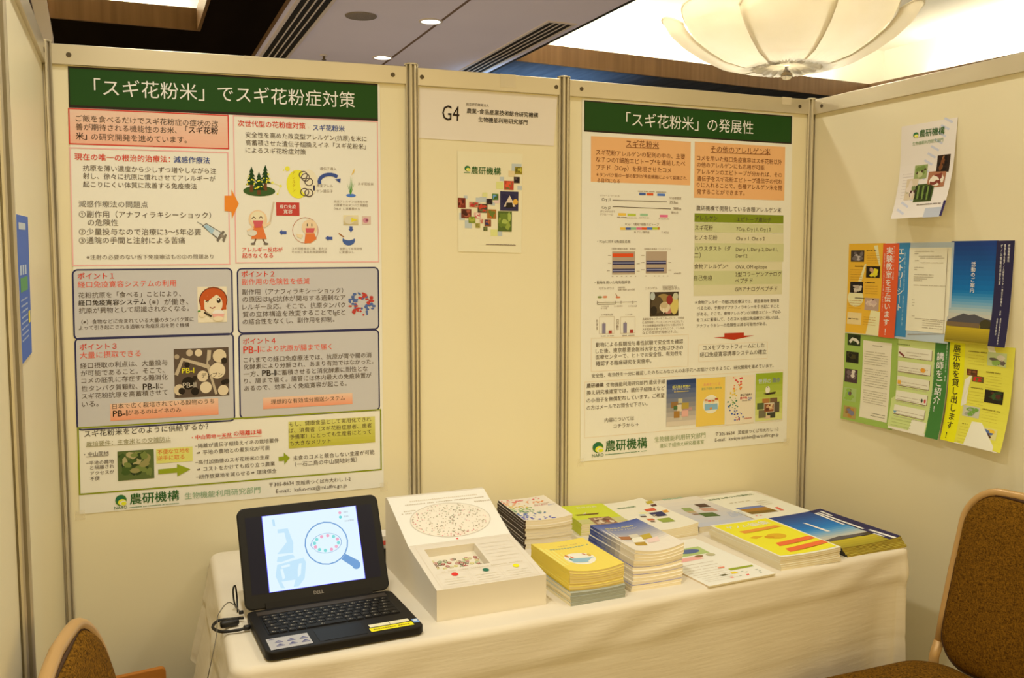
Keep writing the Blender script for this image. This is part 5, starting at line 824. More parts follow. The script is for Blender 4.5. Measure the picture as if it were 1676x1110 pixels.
  ('e',(150,180,90),0.3446,0.4833,0.0197,0.02,2,0),('e',(226,90,80),0.3339,0.1007,0.0273,0.019,2,0),('e',(90,110,170),0.3833,0.7229,0.0283,0.0192,2,0),
  ('e',(226,190,80),0.314,0.3607,0.0302,0.0187,2,0),('e',(226,190,80),0.387,0.4221,0.0295,0.0157,2,0),
  ('e',(110,150,110),0.1417,0.6175,0.0245,0.0161,2,0),('e',(226,90,80),0.4211,0.1054,0.0319,0.0188,2,0),
  ('e',(90,110,170),0.1666,0.7145,0.0272,0.0158,2,0),('e',(150,180,90),0.4222,0.4441,0.0155,0.0175,2,0),
  ('e',(226,90,80),0.3845,0.058,0.0227,0.0123,2,0),('e',(110,150,110),0.2,0.6864,0.0251,0.0192,2,0),('e',(236,150,80),0.0306,0.2705,0.0194,0.0168,2,0),
  ('e',(236,150,80),0.0768,0.2204,0.0303,0.0166,2,0),('e',(150,180,90),0.4629,0.4454,0.0199,0.0167,2,0),
  ('e',(236,150,80),0.238,0.2166,0.0285,0.0191,2,0),('e',(96,96,170),0.1643,0.8575,0.0245,0.0132,2,0),('e',(226,90,80),0.2909,0.158,0.0291,0.0185,2,0),
  ('e',(110,150,110),0.6011,0.6985,0.019,0.0117,2,0),('e',(150,180,90),0.096,0.4536,0.0179,0.0141,2,0),
  ('e',(110,150,110),0.1982,0.6182,0.0197,0.0184,2,0),('e',(96,96,170),0.2043,0.9531,0.0153,0.0103,2,0),
  ('e',(96,96,170),0.0338,0.8505,0.0268,0.0157,2,0),('e',(226,190,80),0.3877,0.3205,0.0143,0.0114,2,0),
  ('e',(150,180,90),0.0314,0.4575,0.0289,0.0124,2,0),('e',(226,90,80),0.036,0.1624,0.0253,0.0145,2,0),
  ('e',(110,150,110),0.2943,0.6222,0.0285,0.0196,2,0),('e',(110,150,110),0.0694,0.6734,0.0226,0.0118,2,0),
  ('e',(226,90,80),0.2708,0.0401,0.0269,0.0118,2,0),('e',(236,150,80),0.1762,0.286,0.0266,0.0152,2,0),
  ('e',(110,150,110),0.3625,0.6076,0.0211,0.0179,2,0),('e',(96,96,170),0.0425,0.8819,0.0308,0.0172,2,0),
  ('e',(226,90,80),0.2558,0.1521,0.0253,0.0191,2,0),('e',(226,190,80),0.2408,0.3842,0.0298,0.018,2,0),('e',(96,96,170),0.2113,0.9176,0.0257,0.012,2,0),
  ('e',(90,110,170),0.4799,0.7086,0.0255,0.0172,2,0),('e',(236,150,80),0.7059,0.2305,0.0316,0.0198,2,0),
  ('e',(150,180,90),0.3872,0.5347,0.0198,0.0191,2,0),('e',(90,110,170),0.1448,0.8344,0.0155,0.0144,2,0),
  ('e',(150,180,90),0.371,0.5473,0.0228,0.0103,2,0),('e',(90,110,170),0.0376,0.7906,0.0284,0.0117,2,0),
  ('e',(226,190,80),0.3851,0.3449,0.0165,0.0115,2,0),('e',(150,180,90),0.3399,0.5155,0.0291,0.0169,2,0),
  ('e',(96,96,170),0.2297,0.919,0.0311,0.0109,2,0),('e',(236,150,80),0.3168,0.2381,0.0192,0.0173,2,0),
  ('e',(110,150,110),0.2142,0.6305,0.0292,0.0156,2,0),('e',(226,190,80),0.1411,0.323,0.0292,0.019,2,0),
  ('e',(236,150,80),0.6477,0.2257,0.0314,0.0152,2,0),('e',(110,150,110),0.0699,0.5686,0.0236,0.015,2,0),
  ('e',(110,150,110),0.0317,0.5989,0.0314,0.0152,2,0),('e',(226,190,80),0.3946,0.4065,0.0241,0.0149,2,0),
  ('e',(110,150,110),0.0367,0.6795,0.0237,0.0141,2,0),('e',(96,96,170),0.5758,0.9295,0.0188,0.0147,2,0),
  ('e',(226,90,80),0.2402,0.1493,0.0287,0.019,2,0),('e',(150,180,90),0.1128,0.4779,0.0174,0.0162,2,0),('e',(96,96,170),0.0535,0.8998,0.028,0.0102,2,0),
  ('e',(236,150,80),0.1047,0.2125,0.0264,0.0132,2,0),('e',(226,190,80),0.2719,0.364,0.0159,0.0173,2,0),('e',(226,90,80),0.3028,0.1454,0.0185,0.012,2,0),
  ('e',(150,180,90),0.1682,0.5285,0.0208,0.0141,2,0),('e',(150,180,90),0.0576,0.5276,0.0177,0.0163,2,0),
  ('e',(110,150,110),0.2181,0.6302,0.0293,0.0161,2,0),('e',(90,110,170),0.0901,0.8354,0.0273,0.0181,2,0),
  ('e',(96,96,170),0.1281,0.8785,0.0197,0.0192,2,0),('e',(236,150,80),0.8279,0.2351,0.03,0.0113,2,0),('e',(236,150,80),0.5099,0.255,0.0187,0.011,2,0),
  ('e',(90,110,170),0.1857,0.8122,0.0282,0.0113,2,0),('e',(226,190,80),0.314,0.4086,0.0143,0.012,2,0),
  ('e',(110,150,110),0.4782,0.6714,0.0314,0.0112,2,0),('e',(150,180,90),0.3639,0.5053,0.0231,0.0169,2,0),
  ('e',(236,150,80),0.0415,0.2077,0.0159,0.0104,2,0),('e',(150,180,90),0.2097,0.5486,0.0242,0.0115,2,0),
  ('e',(236,150,80),0.0928,0.2035,0.0291,0.0199,2,0),('e',(96,96,170),0.0444,0.9013,0.0151,0.0195,2,0),
  ('e',(150,180,90),0.3685,0.4643,0.0199,0.0147,2,0),('e',(150,180,90),0.1648,0.5144,0.0248,0.0101,2,0),
  ('e',(110,150,110),0.5029,0.689,0.0173,0.0145,2,0),('e',(90,110,170),0.1762,0.725,0.0175,0.0117,2,0),
  ('e',(150,180,90),0.0307,0.5118,0.0301,0.018,2,0),('e',(110,150,110),0.5177,0.6924,0.0253,0.014,2,0),
  ('e',(110,150,110),0.2039,0.5936,0.0317,0.018,2,0),('e',(236,150,80),0.7195,0.2728,0.0274,0.0178,2,0),
  ('e',(90,110,170),0.1764,0.7958,0.0301,0.0188,2,0),('e',(110,150,110),0.3703,0.6831,0.0278,0.0141,2,0),
  ('e',(90,110,170),0.0389,0.7093,0.0202,0.0147,2,0),('e',(226,90,80),0.183,0.04,0.0255,0.0162,2,0),('e',(236,150,80),0.7604,0.2482,0.026,0.0134,2,0),
  ('e',(110,150,110),0.2413,0.6502,0.0236,0.0139,2,0),('e',(96,96,170),0.3353,0.9699,0.0266,0.0176,2,0),
  ('e',(96,96,170),0.0315,0.9513,0.0251,0.0174,2,0),('e',(236,150,80),0.2158,0.2712,0.0149,0.012,2,0),
  ('e',(226,190,80),0.0427,0.3831,0.0185,0.0191,2,0),('e',(150,180,90),0.2058,0.5471,0.0314,0.0157,2,0),
  ('e',(96,96,170),0.3321,0.9654,0.0286,0.0108,2,0),('e',(110,150,110),0.3647,0.5917,0.0148,0.0193,2,0),
  ('e',(236,150,80),0.2705,0.1803,0.017,0.015,2,0),('e',(110,150,110),0.0355,0.6045,0.031,0.0142,2,0),
  ('e',(150,180,90),0.2583,0.5252,0.0206,0.0129,2,0),('e',(110,150,110),0.236,0.6458,0.0191,0.0172,2,0),
  ('e',(226,190,80),0.0309,0.3083,0.0184,0.0104,2,0),('e',(236,150,80),0.5399,0.1772,0.021,0.019,2,0),
  ('e',(90,110,170),0.0352,0.7335,0.0318,0.0194,2,0),('e',(226,90,80),0.7126,0.0991,0.0217,0.0148,2,0),
  ('e',(96,96,170),0.0948,0.9448,0.0234,0.0194,2,0),('e',(90,110,170),0.2142,0.7094,0.0316,0.0182,2,0),
  ('e',(110,150,110),0.0464,0.5974,0.0252,0.0146,2,0),('e',(236,150,80),0.0371,0.2214,0.0235,0.0112,2,0),
  ('e',(150,180,90),0.3026,0.4463,0.0222,0.0126,2,0),('e',(110,150,110),0.1595,0.5773,0.028,0.0153,2,0),
  ('e',(96,96,170),0.6037,0.9678,0.0272,0.0124,2,0),('e',(226,90,80),0.6971,0.137,0.0281,0.0162,2,0),('e',(226,190,80),0.0946,0.3676,0.0263,0.0156,2,0),
  ('e',(110,150,110),0.2802,0.5862,0.0276,0.0119,2,0),('e',(236,150,80),0.8042,0.264,0.0305,0.0188,2,0),
  ('e',(226,90,80),0.0391,0.0671,0.0189,0.0143,2,0),('e',(110,150,110),0.0436,0.6159,0.0237,0.0107,2,0),
  ('e',(226,90,80),0.4579,0.1113,0.0239,0.0163,2,0),('e',(226,190,80),0.1899,0.3808,0.0178,0.0134,2,0),
  ('e',(90,110,170),0.4978,0.7301,0.0153,0.0112,2,0),('e',(90,110,170),0.3213,0.7906,0.0278,0.0121,2,0),
  ('e',(226,190,80),0.0895,0.4289,0.0286,0.0137,2,0),('e',(110,150,110),0.541,0.6444,0.0199,0.0155,2,0),
  ('e',(90,110,170),0.5733,0.7313,0.0217,0.0137,2,0),('e',(226,90,80),0.6763,0.1212,0.0154,0.0108,2,0),
  ('e',(150,180,90),0.1933,0.5604,0.0263,0.013,2,0),('e',(90,110,170),0.0401,0.759,0.0178,0.0166,2,0),('e',(226,90,80),0.1489,0.1068,0.027,0.0169,2,0),
  ('e',(236,150,80),0.0656,0.2959,0.0204,0.0173,2,0),('e',(226,190,80),0.0469,0.3744,0.0268,0.0157,2,0),
  ('e',(96,96,170),0.5915,0.8934,0.0304,0.0144,2,0),('e',(90,110,170),0.1226,0.7849,0.0197,0.014,2,0),
  ('t',(200,70,70),0.5521,0.3989,0.8486,'組換え農作物',1,3,1),('t',(110,120,180),0.8251,0.4542,0.9657,'開発QA',1,3,1),
  ('d',(210,180,150),0.5812,0.3304,0.9152,0.3548,4),],
 'yellow_book_cover': [
  ('r',(240,206,84),0,0,1,1,1),('d',(160,170,130),0.1854,0.2248,0.9175,0.2626,2),('d',(214,180,90),0.3967,0.1432,0.8371,0.1768,2),
  ('e',(246,238,220),0.487,0.6126,0.2664,0.1862,2,0),('e',(206,130,60),0.3201,0.5072,0.0338,0.041,4,0),
  ('e',(226,110,70),0.3905,0.5465,0.0337,0.0409,4,0),('e',(214,150,70),0.4931,0.5447,0.0336,0.0409,4,0),
  ('e',(190,90,40),0.6308,0.5227,0.0334,0.0409,4,0),('e',(214,170,70),0.7029,0.5525,0.0333,0.0407,4,0),
  ('p',(150,186,196),[(0.2896,0.5886),(0.7288,0.639),(0.5922,0.7496),(0.285,0.7159)],3),('e',(200,130,60),0.4798,0.6996,0.0275,0.0283,5,0),
  ('e',(90,140,90),0.3228,0.6076,0.0238,0.0285,5,0),('e',(60,130,170),0.5854,0.6691,0.0235,0.0283,5,0),],
 'blue_book_cover': [
  ('g',(70,84,140),(236,226,206),0,0,1,0.72,1,14),('r',(236,226,206),0,0.72,1,1,1),('t',(226,206,120),0.1609,0.1751,0.7524,'組み換え作物の',1,3,1),
  ('t',(226,206,120),0.135,0.2455,0.7667,'バイオテクノロジー',1,3,1),('p',(170,110,60),[(0.1538,0.4818),(0.3801,0.4875),(0.3299,0.6017),(0.1064,0.5951)],3),
  ('p',(216,206,180),[(0.3995,0.4388),(0.5864,0.4351),(0.5503,0.5337),(0.3652,0.5367)],3),
  ('p',(190,160,50),[(0.5795,0.4976),(0.7904,0.4989),(0.7181,0.632),(0.5104,0.6297)],3),
  ('p',(244,234,210),[(0.3609,0.5358),(0.5896,0.5419),(0.4876,0.7071),(0.2633,0.6997)],3),
  ('p',(180,140,40),[(0.267,0.6904),(0.4915,0.6977),(0.4408,0.8084),(0.219,0.8003)],3),
  ('p',(236,206,190),[(0.5794,0.6339),(0.8101,0.6409),(0.7467,0.7625),(0.5192,0.7546)],3),
  ('p',(110,110,60),[(0.3016,0.544),(0.3988,0.5229),(0.3973,0.585),(0.3005,0.6057)],3),],
 'green_book_cover': [
  ('r',(206,208,50),0,0,1,0.78,1),('r',(200,190,120),0,0.78,1,1,1),('t',(236,232,180),0.3212,0.1516,0.7849,'世界の農',1,3,1),
  ('p',(110,80,30),[(0.102,0.5082),(0.655,0.4994),(0.594,0.5685),(0.1331,0.5675)],3),
  ('p',(226,220,170),[(0.2757,0.5175),(0.4045,0.4139),(0.3454,0.5241)],4),
  ('b',0.2864,0.7192,0.7521,1.1344,7,(150,110,76),[(110,70,50),(200,170,130),(170,90,60),(226,206,176)],16,3,0.2),],
 'catalog_cover': [
  ('t',(140,160,120),0.2322,0.2144,0.6173,'農研機構',1,3,1),('p',(196,170,50),[(0.9253,0.1427),(1.0519,0.1557),(1.0043,0.2378),(0.8798,0.2245)],3),
  ('p',(96,60,50),[(0.897,0.2581),(0.997,0.2689),(0.9599,0.3339),(0.8613,0.3228)],3),
  ('p',(216,90,50),[(0.6558,0.3429),(0.8484,0.365),(0.8144,0.4442),(0.6248,0.4216)],3),
  ('p',(56,54,96),[(0.604,0.4699),(0.8487,0.4998),(0.8022,0.6417),(0.5638,0.6106)],3),
  ('p',(226,210,180),[(0.6043,0.5416),(0.7153,0.5556),(0.6711,0.6395),(0.5622,0.6252)],4),
  ('p',(70,60,50),[(0.6053,0.5577),(0.6975,0.5694),(0.6924,0.6066),(0.6008,0.5948)],5),
  ('p',(226,160,60),[(0.8696,0.4872),(0.966,0.4989),(0.9321,0.5678),(0.8371,0.5559)],4),
  ('p',(150,160,60),[(0.5252,0.6706),(0.7601,0.7021),(0.7384,0.8282),(0.5087,0.7958)],3),
  ('p',(90,70,70),[(0.3528,0.525),(0.4604,0.5387),(0.445,0.5785),(0.3383,0.5647)],3),
  ('p',(206,100,50),[(0.3561,0.6242),(0.4799,0.6406),(0.4714,0.6966),(0.3488,0.6799)],3),
  ('p',(120,90,60),[(0.3444,0.6999),(0.4209,0.7104),(0.4117,0.75),(0.3356,0.7394)],3),
  ('p',(170,190,206),[(0.3827,0.4755),(0.4916,0.489),(0.4822,0.5243),(0.374,0.5107)],2),
  ('p',(236,226,160),[(0.4565,0.4024),(0.6051,0.4202),(0.5949,0.4807),(0.4479,0.4626)],1),],
 'dna_cover': [
  ('g',(236,226,208),(196,200,214),0,0,1,1,1,8),('t',(150,186,150),0.3522,-0.0055,0.7348,'農研機構',1,3,1),
  ('p',(90,66,50),[(0.6634,0.2764),(0.8509,0.2965),(0.8367,0.4288),(0.6474,0.4066)],3),
  ('p',(200,150,120),[(0.5883,0.43),(0.8084,0.4563),(0.8044,0.5798),(0.5821,0.5512)],3),
  ('p',(84,104,46),[(0.4149,0.5754),(0.6642,0.6084),(0.6605,0.7522),(0.4081,0.7162)],3),
  ('p',(150,160,90),[(0.345,0.3476),(0.495,0.3649),(0.4477,0.4907),(0.297,0.4718)],3),
  ('p',(190,160,110),[(0.3075,0.4603),(0.4431,0.4772),(0.4379,0.5576),(0.3015,0.5398)],3),
  ('p',(150,120,90),[(0.3092,0.5682),(0.4001,0.5803),(0.4041,0.6326),(0.3127,0.6201)],4),('d',(170,180,200),0.8523,0.6684,1.1135,0.6868,2),
  ('d',(170,180,200),0.8328,0.7026,1.1022,0.721,2),('d',(170,180,200),0.8132,0.7369,1.0908,0.7554,2),('d',(170,180,200),0.7935,0.7714,1.0795,0.7899,2),
  ('d',(170,180,200),0.7737,0.806,1.0681,0.8246,2),],
 'flyer_cover': [
  ('t',(70,104,40),0.0379,0.125,0.8926,'遺伝子を使った収量向上',1,3,1),('d',(206,190,150),0.1782,0.3264,0.5973,0.3544,4),
  ('p',(170,120,40),[(0.1212,0.53),(0.5604,0.5565),(0.5786,0.8401),(0.1185,0.8094)],2),
  ('p',(120,130,170),[(0.1212,0.53),(0.5604,0.5565),(0.5671,0.6286),(0.1234,0.6062)],3),
  ('p',(130,100,30),[(0.1255,0.7195),(0.56,0.7534),(0.5758,0.8388),(0.1244,0.8028)],4),
  ('p',(226,110,80),[(0.6583,0.698),(0.7197,0.6947),(0.6842,0.8383),(0.6253,0.8218)],3),('d',(226,130,100),0.1047,0.8654,0.2179,0.8943,4),
  ('d',(150,170,110),0.6532,1.0478,0.8831,1.0775,4),('d',(214,200,160),0.6077,0.402,0.8332,0.4238,4),('d',(214,200,160),0.5832,0.4718,0.8086,0.4933,4),
  ('d',(214,200,160),0.5588,0.541,0.7842,0.5623,4),],
 'sheet_cover': [
  ('p',(176,190,110),[(0.0284,0.1895),(0.8097,0.201),(0.7884,0.3784),(0.0373,0.367)],1),('e',(90,104,140),0.5681,0.2809,0.1552,0.0492,3,0),
  ('p',(236,170,150),[(-0.034,0.4043),(0.549,0.403),(0.5785,0.4735),(-0.0116,0.4887)],2),('e',(150,110,60),0.5652,0.4129,0.0651,0.0222,3,0),
  ('e',(190,180,130),0.7415,0.4192,0.0644,0.033,3,0),('p',(150,160,30),[(0.5865,0.7549),(0.9548,0.7629),(0.9366,0.7962),(0.5801,0.7987)],2),
  ('p',(226,130,90),[(0.51,0.6932),(0.6028,0.7001),(0.5775,0.7254),(0.4937,0.7198)],2),
  ('p',(236,200,40),[(0.5291,0.8288),(0.5987,0.8329),(0.6041,0.8726),(0.5097,0.8675)],2),
  ('p',(110,100,60),[(0.3353,0.841),(0.4378,0.8408),(0.4474,0.8732),(0.3602,0.872)],2),
  ('p',(236,150,120),[(0.4146,0.9085),(0.4604,0.9125),(0.4462,0.9398),(0.4128,0.9375)],2),
  ('p',(226,120,100),[(0.6571,0.9164),(0.6989,0.9169),(0.6743,0.9441),(0.6376,0.9414)],2),('d',(216,204,178),-0.0037,0.5482,0.6169,0.5635,1),
  ('d',(216,204,178),0.0101,0.6114,0.6017,0.6252,1),('d',(216,204,178),0.0226,0.6686,0.588,0.6811,1),('d',(216,204,178),0.0339,0.7206,0.5756,0.7319,1),
  ('d',(216,204,178),0.0443,0.7681,0.5642,0.7784,1),('d',(216,204,178),0.0537,0.8116,0.5538,0.821,1),('d',(216,204,178),0.0625,0.8516,0.5443,0.8603,1),
  ('d',(216,204,178),0.0705,0.8886,0.5355,0.8966,1),('d',(216,204,178),0.078,0.9228,0.5274,0.9302,1),('e',(170,176,150),0.6814,0.8524,0.021,0.0065,2,0),
  ('e',(170,176,150),0.7148,0.877,0.0205,0.0062,2,0),('e',(170,176,150),0.8836,0.8673,0.0207,0.0064,2,0),
  ('e',(170,176,150),0.8883,0.9036,0.0199,0.0059,2,0),('e',(170,176,150),0.8517,0.9398,0.0192,0.0054,2,0),
  ('e',(170,176,150),0.5622,0.9248,0.0195,0.0055,2,0),],
 'genome_cover': [
  ('r',(244,220,40),0.03,0.02,0.97,0.97,1),('p',(236,110,50),[(0.34,0.66),(0.95,0.63),(0.97,0.71),(0.3,0.75)],2),
  ('p',(236,110,50),[(0.3,0.82),(0.98,0.78),(0.98,0.86),(0.27,0.91)],2),('p',(230,150,50),[(0.2,0.26),(0.86,0.24),(0.92,0.3),(0.22,0.33)],2),
  ('t',(232,238,226),0.14,0.13,0.52,'ゲノム',1,3,1),('t',(250,244,214),0.54,0.13,0.88,'編集',1,3,1),('t',(200,120,40),0.26,0.285,0.84,'とは何でしょうか',1,3,1),
  ('t',(196,200,204),0.42,0.7,0.9,'話題の新しい',1,3,1),('t',(196,200,204),0.36,0.845,0.92,'育種技術です',1,3,1),('e',(222,170,30),0.56,0.5,0.15,0.075,2,0),
  ('e',(214,150,20),0.44,0.5,0.07,0.04,3,0),('p',(222,170,30),[(0.14,0.46),(0.28,0.42),(0.38,0.46),(0.22,0.5)],2),],
 'navy_cover': [
  ('g',(50,64,120),(30,120,180),0,0,0.8,0.45,1,8),('g',(30,120,180),(206,206,196),0,0.45,0.8,0.72,1,6),('r',(200,196,180),0,0.72,0.8,0.76,1),
  ('p',(96,90,90),[(0,0.78),(0.2,0.74),(0.35,0.72),(0.5,0.735),(0.8,0.75),(0.8,0.8),(0,0.82)],2),('g',(200,176,40),(160,140,30),0,0.8,0.8,1,3,4),
  ('r',(70,60,40),0.6,0.75,0.8,0.82,4),('r',(46,42,84),0.79,0,1,1,5),
  ('p',(250,246,236),[(0.3261,0.267),(0.364,0.2877),(0.392,0.5808),(0.3322,0.5807)],6),
  ('p',(250,246,236),[(0.7755,0.0806),(0.816,0.0816),(0.7701,0.4925),(0.7381,0.4865)],6),
  ('p',(250,246,236),[(0.8277,0.0788),(0.8624,0.0847),(0.8543,0.6699),(0.8122,0.6715)],6),
  ('p',(250,246,236),[(0.9058,0.0575),(0.9397,0.063),(0.9191,0.2339),(0.8814,0.2334)],6),
  ('p',(250,246,236),[(0.8418,0.7177),(0.8888,0.7182),(0.9155,0.9995),(0.8643,1.0061)],6),
  ('p',(250,246,236),[(0.7869,0.8101),(0.8174,0.8106),(0.8331,0.9257),(0.8031,0.9249)],6),],
}

LAY = .0003
PAPER = (246, 240, 228)
def sheet(name, key, quad, normal, paper=PAPER, material='print_', bow=None, thick=.0005, nu=1, parent=None, label=None, cat=None, group=None):
    """a printed sheet on the plane through quad = TL TR BR BL; normal points to the viewer's side"""
    TL, TR, BR, BL = [Vector(q) for q in quad]; N = Vector(normal).normalized()
    w = ((TR-TL).length+(BR-BL).length)/2; h = ((TL-BL).length+(TR-BR).length)/2
    def f(u, v, L):
        p = TL*(1-u)*(1-v)+TR*u*(1-v)+BR*u*v+BL*(1-u)*v
        return p + N*(thick+L*LAY+(bow(u, v) if bow else 0))
    mb = MB(); n = nu if bow else 1; nv = 14 if bow else 1
    for i in range(n):
        for j in range(nv):
            a, b, c, d = i/n, (i+1)/n, j/nv, (j+1)/nv
            mb.add([f(a, c, 0), f(a, d, 0), f(b, d, 0), f(b, c, 0)], [(0, 1, 2, 3)], paper)
            mb.add([f(a, c, 0)-N*thick, f(a, d, 0)-N*thick, f(b, d, 0)-N*thick, f(b, c, 0)-N*thick], [(3, 2, 1, 0)], paper)
    for a, b in (((0, 0), (1, 0)), ((1, 0), (1, 1)), ((1, 1), (0, 1)), ((0, 1), (0, 0))):
        for j in range(nv):
            p = (a[0]+(b[0]-a[0])*j/nv, a[1]+(b[1]-a[1])*j/nv); q = (a[0]+(b[0]-a[0])*(j+1)/nv, a[1]+(b[1]-a[1])*(j+1)/nv)
            mb.add([f(*p, 0), f(*q, 0), f(*q, 0)-N*thick, f(*p, 0)-N*thick], [(0, 1, 2, 3)], paper)
    if key:
        P = Printer(mb, f, w, h, nu)
        if bow:                                      # follow the curl: cut big areas into strips
            def rect(u, v, U, V, col, L):
                u, U, v, V = min(u, U), max(u, U), min(v, V), max(v, V); m = max(1, math.ceil(14*(V-v)))
                for j in range(m): P.poly([(u, v+(V-v)*j/m), (u, v+(V-v)*(j+1)/m), (U, v+(V-v)*(j+1)/m), (U, v+(V-v)*j/m)], col, L)
            P.rect = rect
        P.run(PRINT[key])
    o = mb.build(name, M[material], (BL+BR)/2 if parent is None else (0, 0, 0), parent, fixn=False)
    if label: tag(o, label, cat, group)
    return o

# ================================================================== SETTING
mb = MB(); mb.box(-4, -5, -.05, 9, 8, 0); struct(mb.build('floor', M['floor']))
HC = 3.0
mb = MB(); mb.box(9, -5, 0, 9.1, 8, 3.1); struct(mb.build('wall_right', mat('hall_wall', (214, 190, 150), .7, noise=((.7, .7, .7), (204, 180, 140), 2))))
mb = MB(); mb.box(-4, 8, 0, 9.1, 8.1, 3.1); struct(mb.build('wall_back', bpy.data.materials['hall_wall']))
XA, XB, YF = 2.85, 6.15, 3.97                      # right ceiling recess
XL0, XL1, YL = -2.4, .665, 3.66                    # left ceiling recess
mb = MB()                                          # grey painted band
mb.box(1.07, -5, HC, XA, 8, HC+.08)
struct(mb.build('ceiling', M['ceil']))
mb = MB()                                          # dark wooden soffit around the left recess
mb.box(XL1, -5, HC, 1.07, 8, HC+.08); mb.box(-4, YL, HC, XL1, 8, HC+.08); mb.box(-4, -5, HC, XL0, YL, HC+.08); mb.box(XL0, -5, HC, XL1, .6, HC+.08)
struct(mb.build('ceiling_soffit', M['soffit']))
P1, P2, P3 = (XA, 3.722), (6.53, 4.082), (6.82, 0.0)   # far left corner, far right corner, near right corner of the recess
mb = MB(); mb.prism([P1, P2, P3, (9, 0), (9, 8), (XA, 8)], HC, HC+.08); mb.box(XA, -5, HC, 9, 0.0, HC+.08)
struct(mb.build('ceiling_soffit_far', M['reflection_tint']))
def recess(name, x0, x1, y0, y1, e, top):
    mb = MB(); mb.box(x0-e, y0-e, top, x1+e, y1+e, top+.05)
    for a in ((x0-e-.03, y0-e, x0-e, y1+e), (x1+e, y0-e, x1+e+.03, y1+e), (x0-e, y1+e, x1+e, y1+e+.03), (x0-e, y0-e-.03, x1+e, y0-e)):
        mb.box(a[0], a[1], HC+.08, a[2], a[3], top+.05)
    struct(mb.build(name, M['cove']))
recess('ceiling_recess', XA, 6.7, 0.0, 4.1, .32, 3.55)
recess('ceiling_recess_left', XL0, XL1, .6, YL, .32, 3.45)
FH = .135
FH = .14
mb = MB(); mb.prism([(XA+.02, P1[1]-.012), (P2[0]-.015, P2[1]-.015), (P2[0], P2[1]+.01), (XA+.02, P1[1]+.01)], HC-.003, HC+FH); struct(mb.build('trim_1', M['wood']))
mb = MB(); mb.prism([(P2[0]-.015, P2[1]-.015), (P3[0]-.015, 0.0), (P3[0]+.005, 0.0), (P2[0]+.005, P2[1]-.015)], HC-.003, HC+FH); struct(mb.build('trim_2', M['wood']))
mb = MB(); mb.box(XL0, YL-.015, HC-.003, XL1-.015, YL+.005, HC+FH-.006); struct(mb.build('trim_3', M['wood']))
mb = MB(); mb.box(XL1-.015, .6, HC-.003, XL1+.005, YL+.005, HC+FH-.006); struct(mb.build('trim_4', M['wood']))
mb = MB(); mb.box(XA, 0.0, HC-.004, XA+.02, 8, HC+.10); struct(mb.build('trim_5', M['dark']))
mb = MB(); mb.box(1.062, -5, HC-.004, 1.085, 8, HC+.01); struct(mb.build('trim_6', M['wood']))
mb = MB(); mb.box(2.002, -5, HC-.0015, 2.020, 8, HC+.002); struct(mb.build('trim_7', mat('seam_brown', (120, 96, 78), .7)))

# ------------------------------------------------------------------ ceiling things
def vent(x0, x1, y0, y1, nslat, label):
    t = thing('air_vent', label, 'air vent', ((x0+x1)/2, (y0+y1)/2, HC))
    mb = MB()
    for a in ((x0-.02, y0-.02, x0, y1+.02), (x1, y0-.02, x1+.02, y1+.02), (x0, y1, x1, y1+.02), (x0, y0-.02, x1, y0)): mb.box(a[0], a[1], HC-.006, a[2], a[3], HC)
    mb.build('vent_frame', M['slat'], parent=t)
    mb = MB(); mb.box(x0, y0, HC-.0022, x1, y1, HC-.0006); mb.build('duct_opening', M['black'], parent=t)
    for k in range(1, nslat+1):
        x = x0+(x1-x0)*k/(nslat+1); mb = MB(); mb.box(x-.0045, y0, HC-.005, x+.0045, y1, HC-.0022); mb.build('slat', M['slat'], parent=t)
vent(2.63, 2.79, 2.60, 6.4, 3, 'grey slotted air vent in the ceiling beside the large bright recess')
vent(1.135, 1.30, -3.0, 6.4, 3, 'long grey slotted air vent in the ceiling next to the dark wooden soffit')
for k, (x, y, lab) in enumerate(((1.955, 2.866, 'round lit ceiling downlight nearer the camera, beside the ceiling seam'), (1.946, 3.996, 'round lit ceiling downlight farther back, just above the partition top'))):
    t = thing('ceiling_downlight', lab, 'ceiling light', (x, y, HC), 'recessed ceiling downlights')
    mb = MB(); mb.lathe([(.060, -.001), (.060, -.006), (.074, -.004), (.074, -.0005)], 32, (x, y, HC)); mb.build('trim_ring', M['slat'], parent=t, smooth=True)
    mb = MB(); mb.lathe([(.060, -.003), (.001, -.003)], 32, (x, y, HC)); mb.build('glowing_lens', M['lampglow'], parent=t)
mb = MB(); mb.lathe([(.095, -.001), (.093, -.006), (.085, -.008), (.001, -.009)], 36, (1.53, 2.90, HC))
tag(mb.build('ceiling_speaker', mat('speaker_grille', (150, 140, 130), .7, noise=((300, 300, 300), (120, 110, 100), 2)), (1.53, 2.90, HC), smooth=True), 'round flat grey speaker grille set in the ceiling', 'speaker')
t = thing('fire_sprinkler', 'tiny dark sprinkler head on the grey ceiling', 'sprinkler', (1.538, 4.076, HC))
mb = MB(); mb.lathe([(.028, -.001), (.026, -.006), (.010, -.010)], 20, (1.538, 4.076, HC)); mb.build('escutcheon', M['slat'], parent=t)
mb = MB(); mb.lathe([(.010, -.010), (.008, -.03), (.016, -.032), (.016, -.036), (.001, -.036)], 16, (1.538, 4.076, HC)); mb.build('deflector', M['screw'], parent=t)

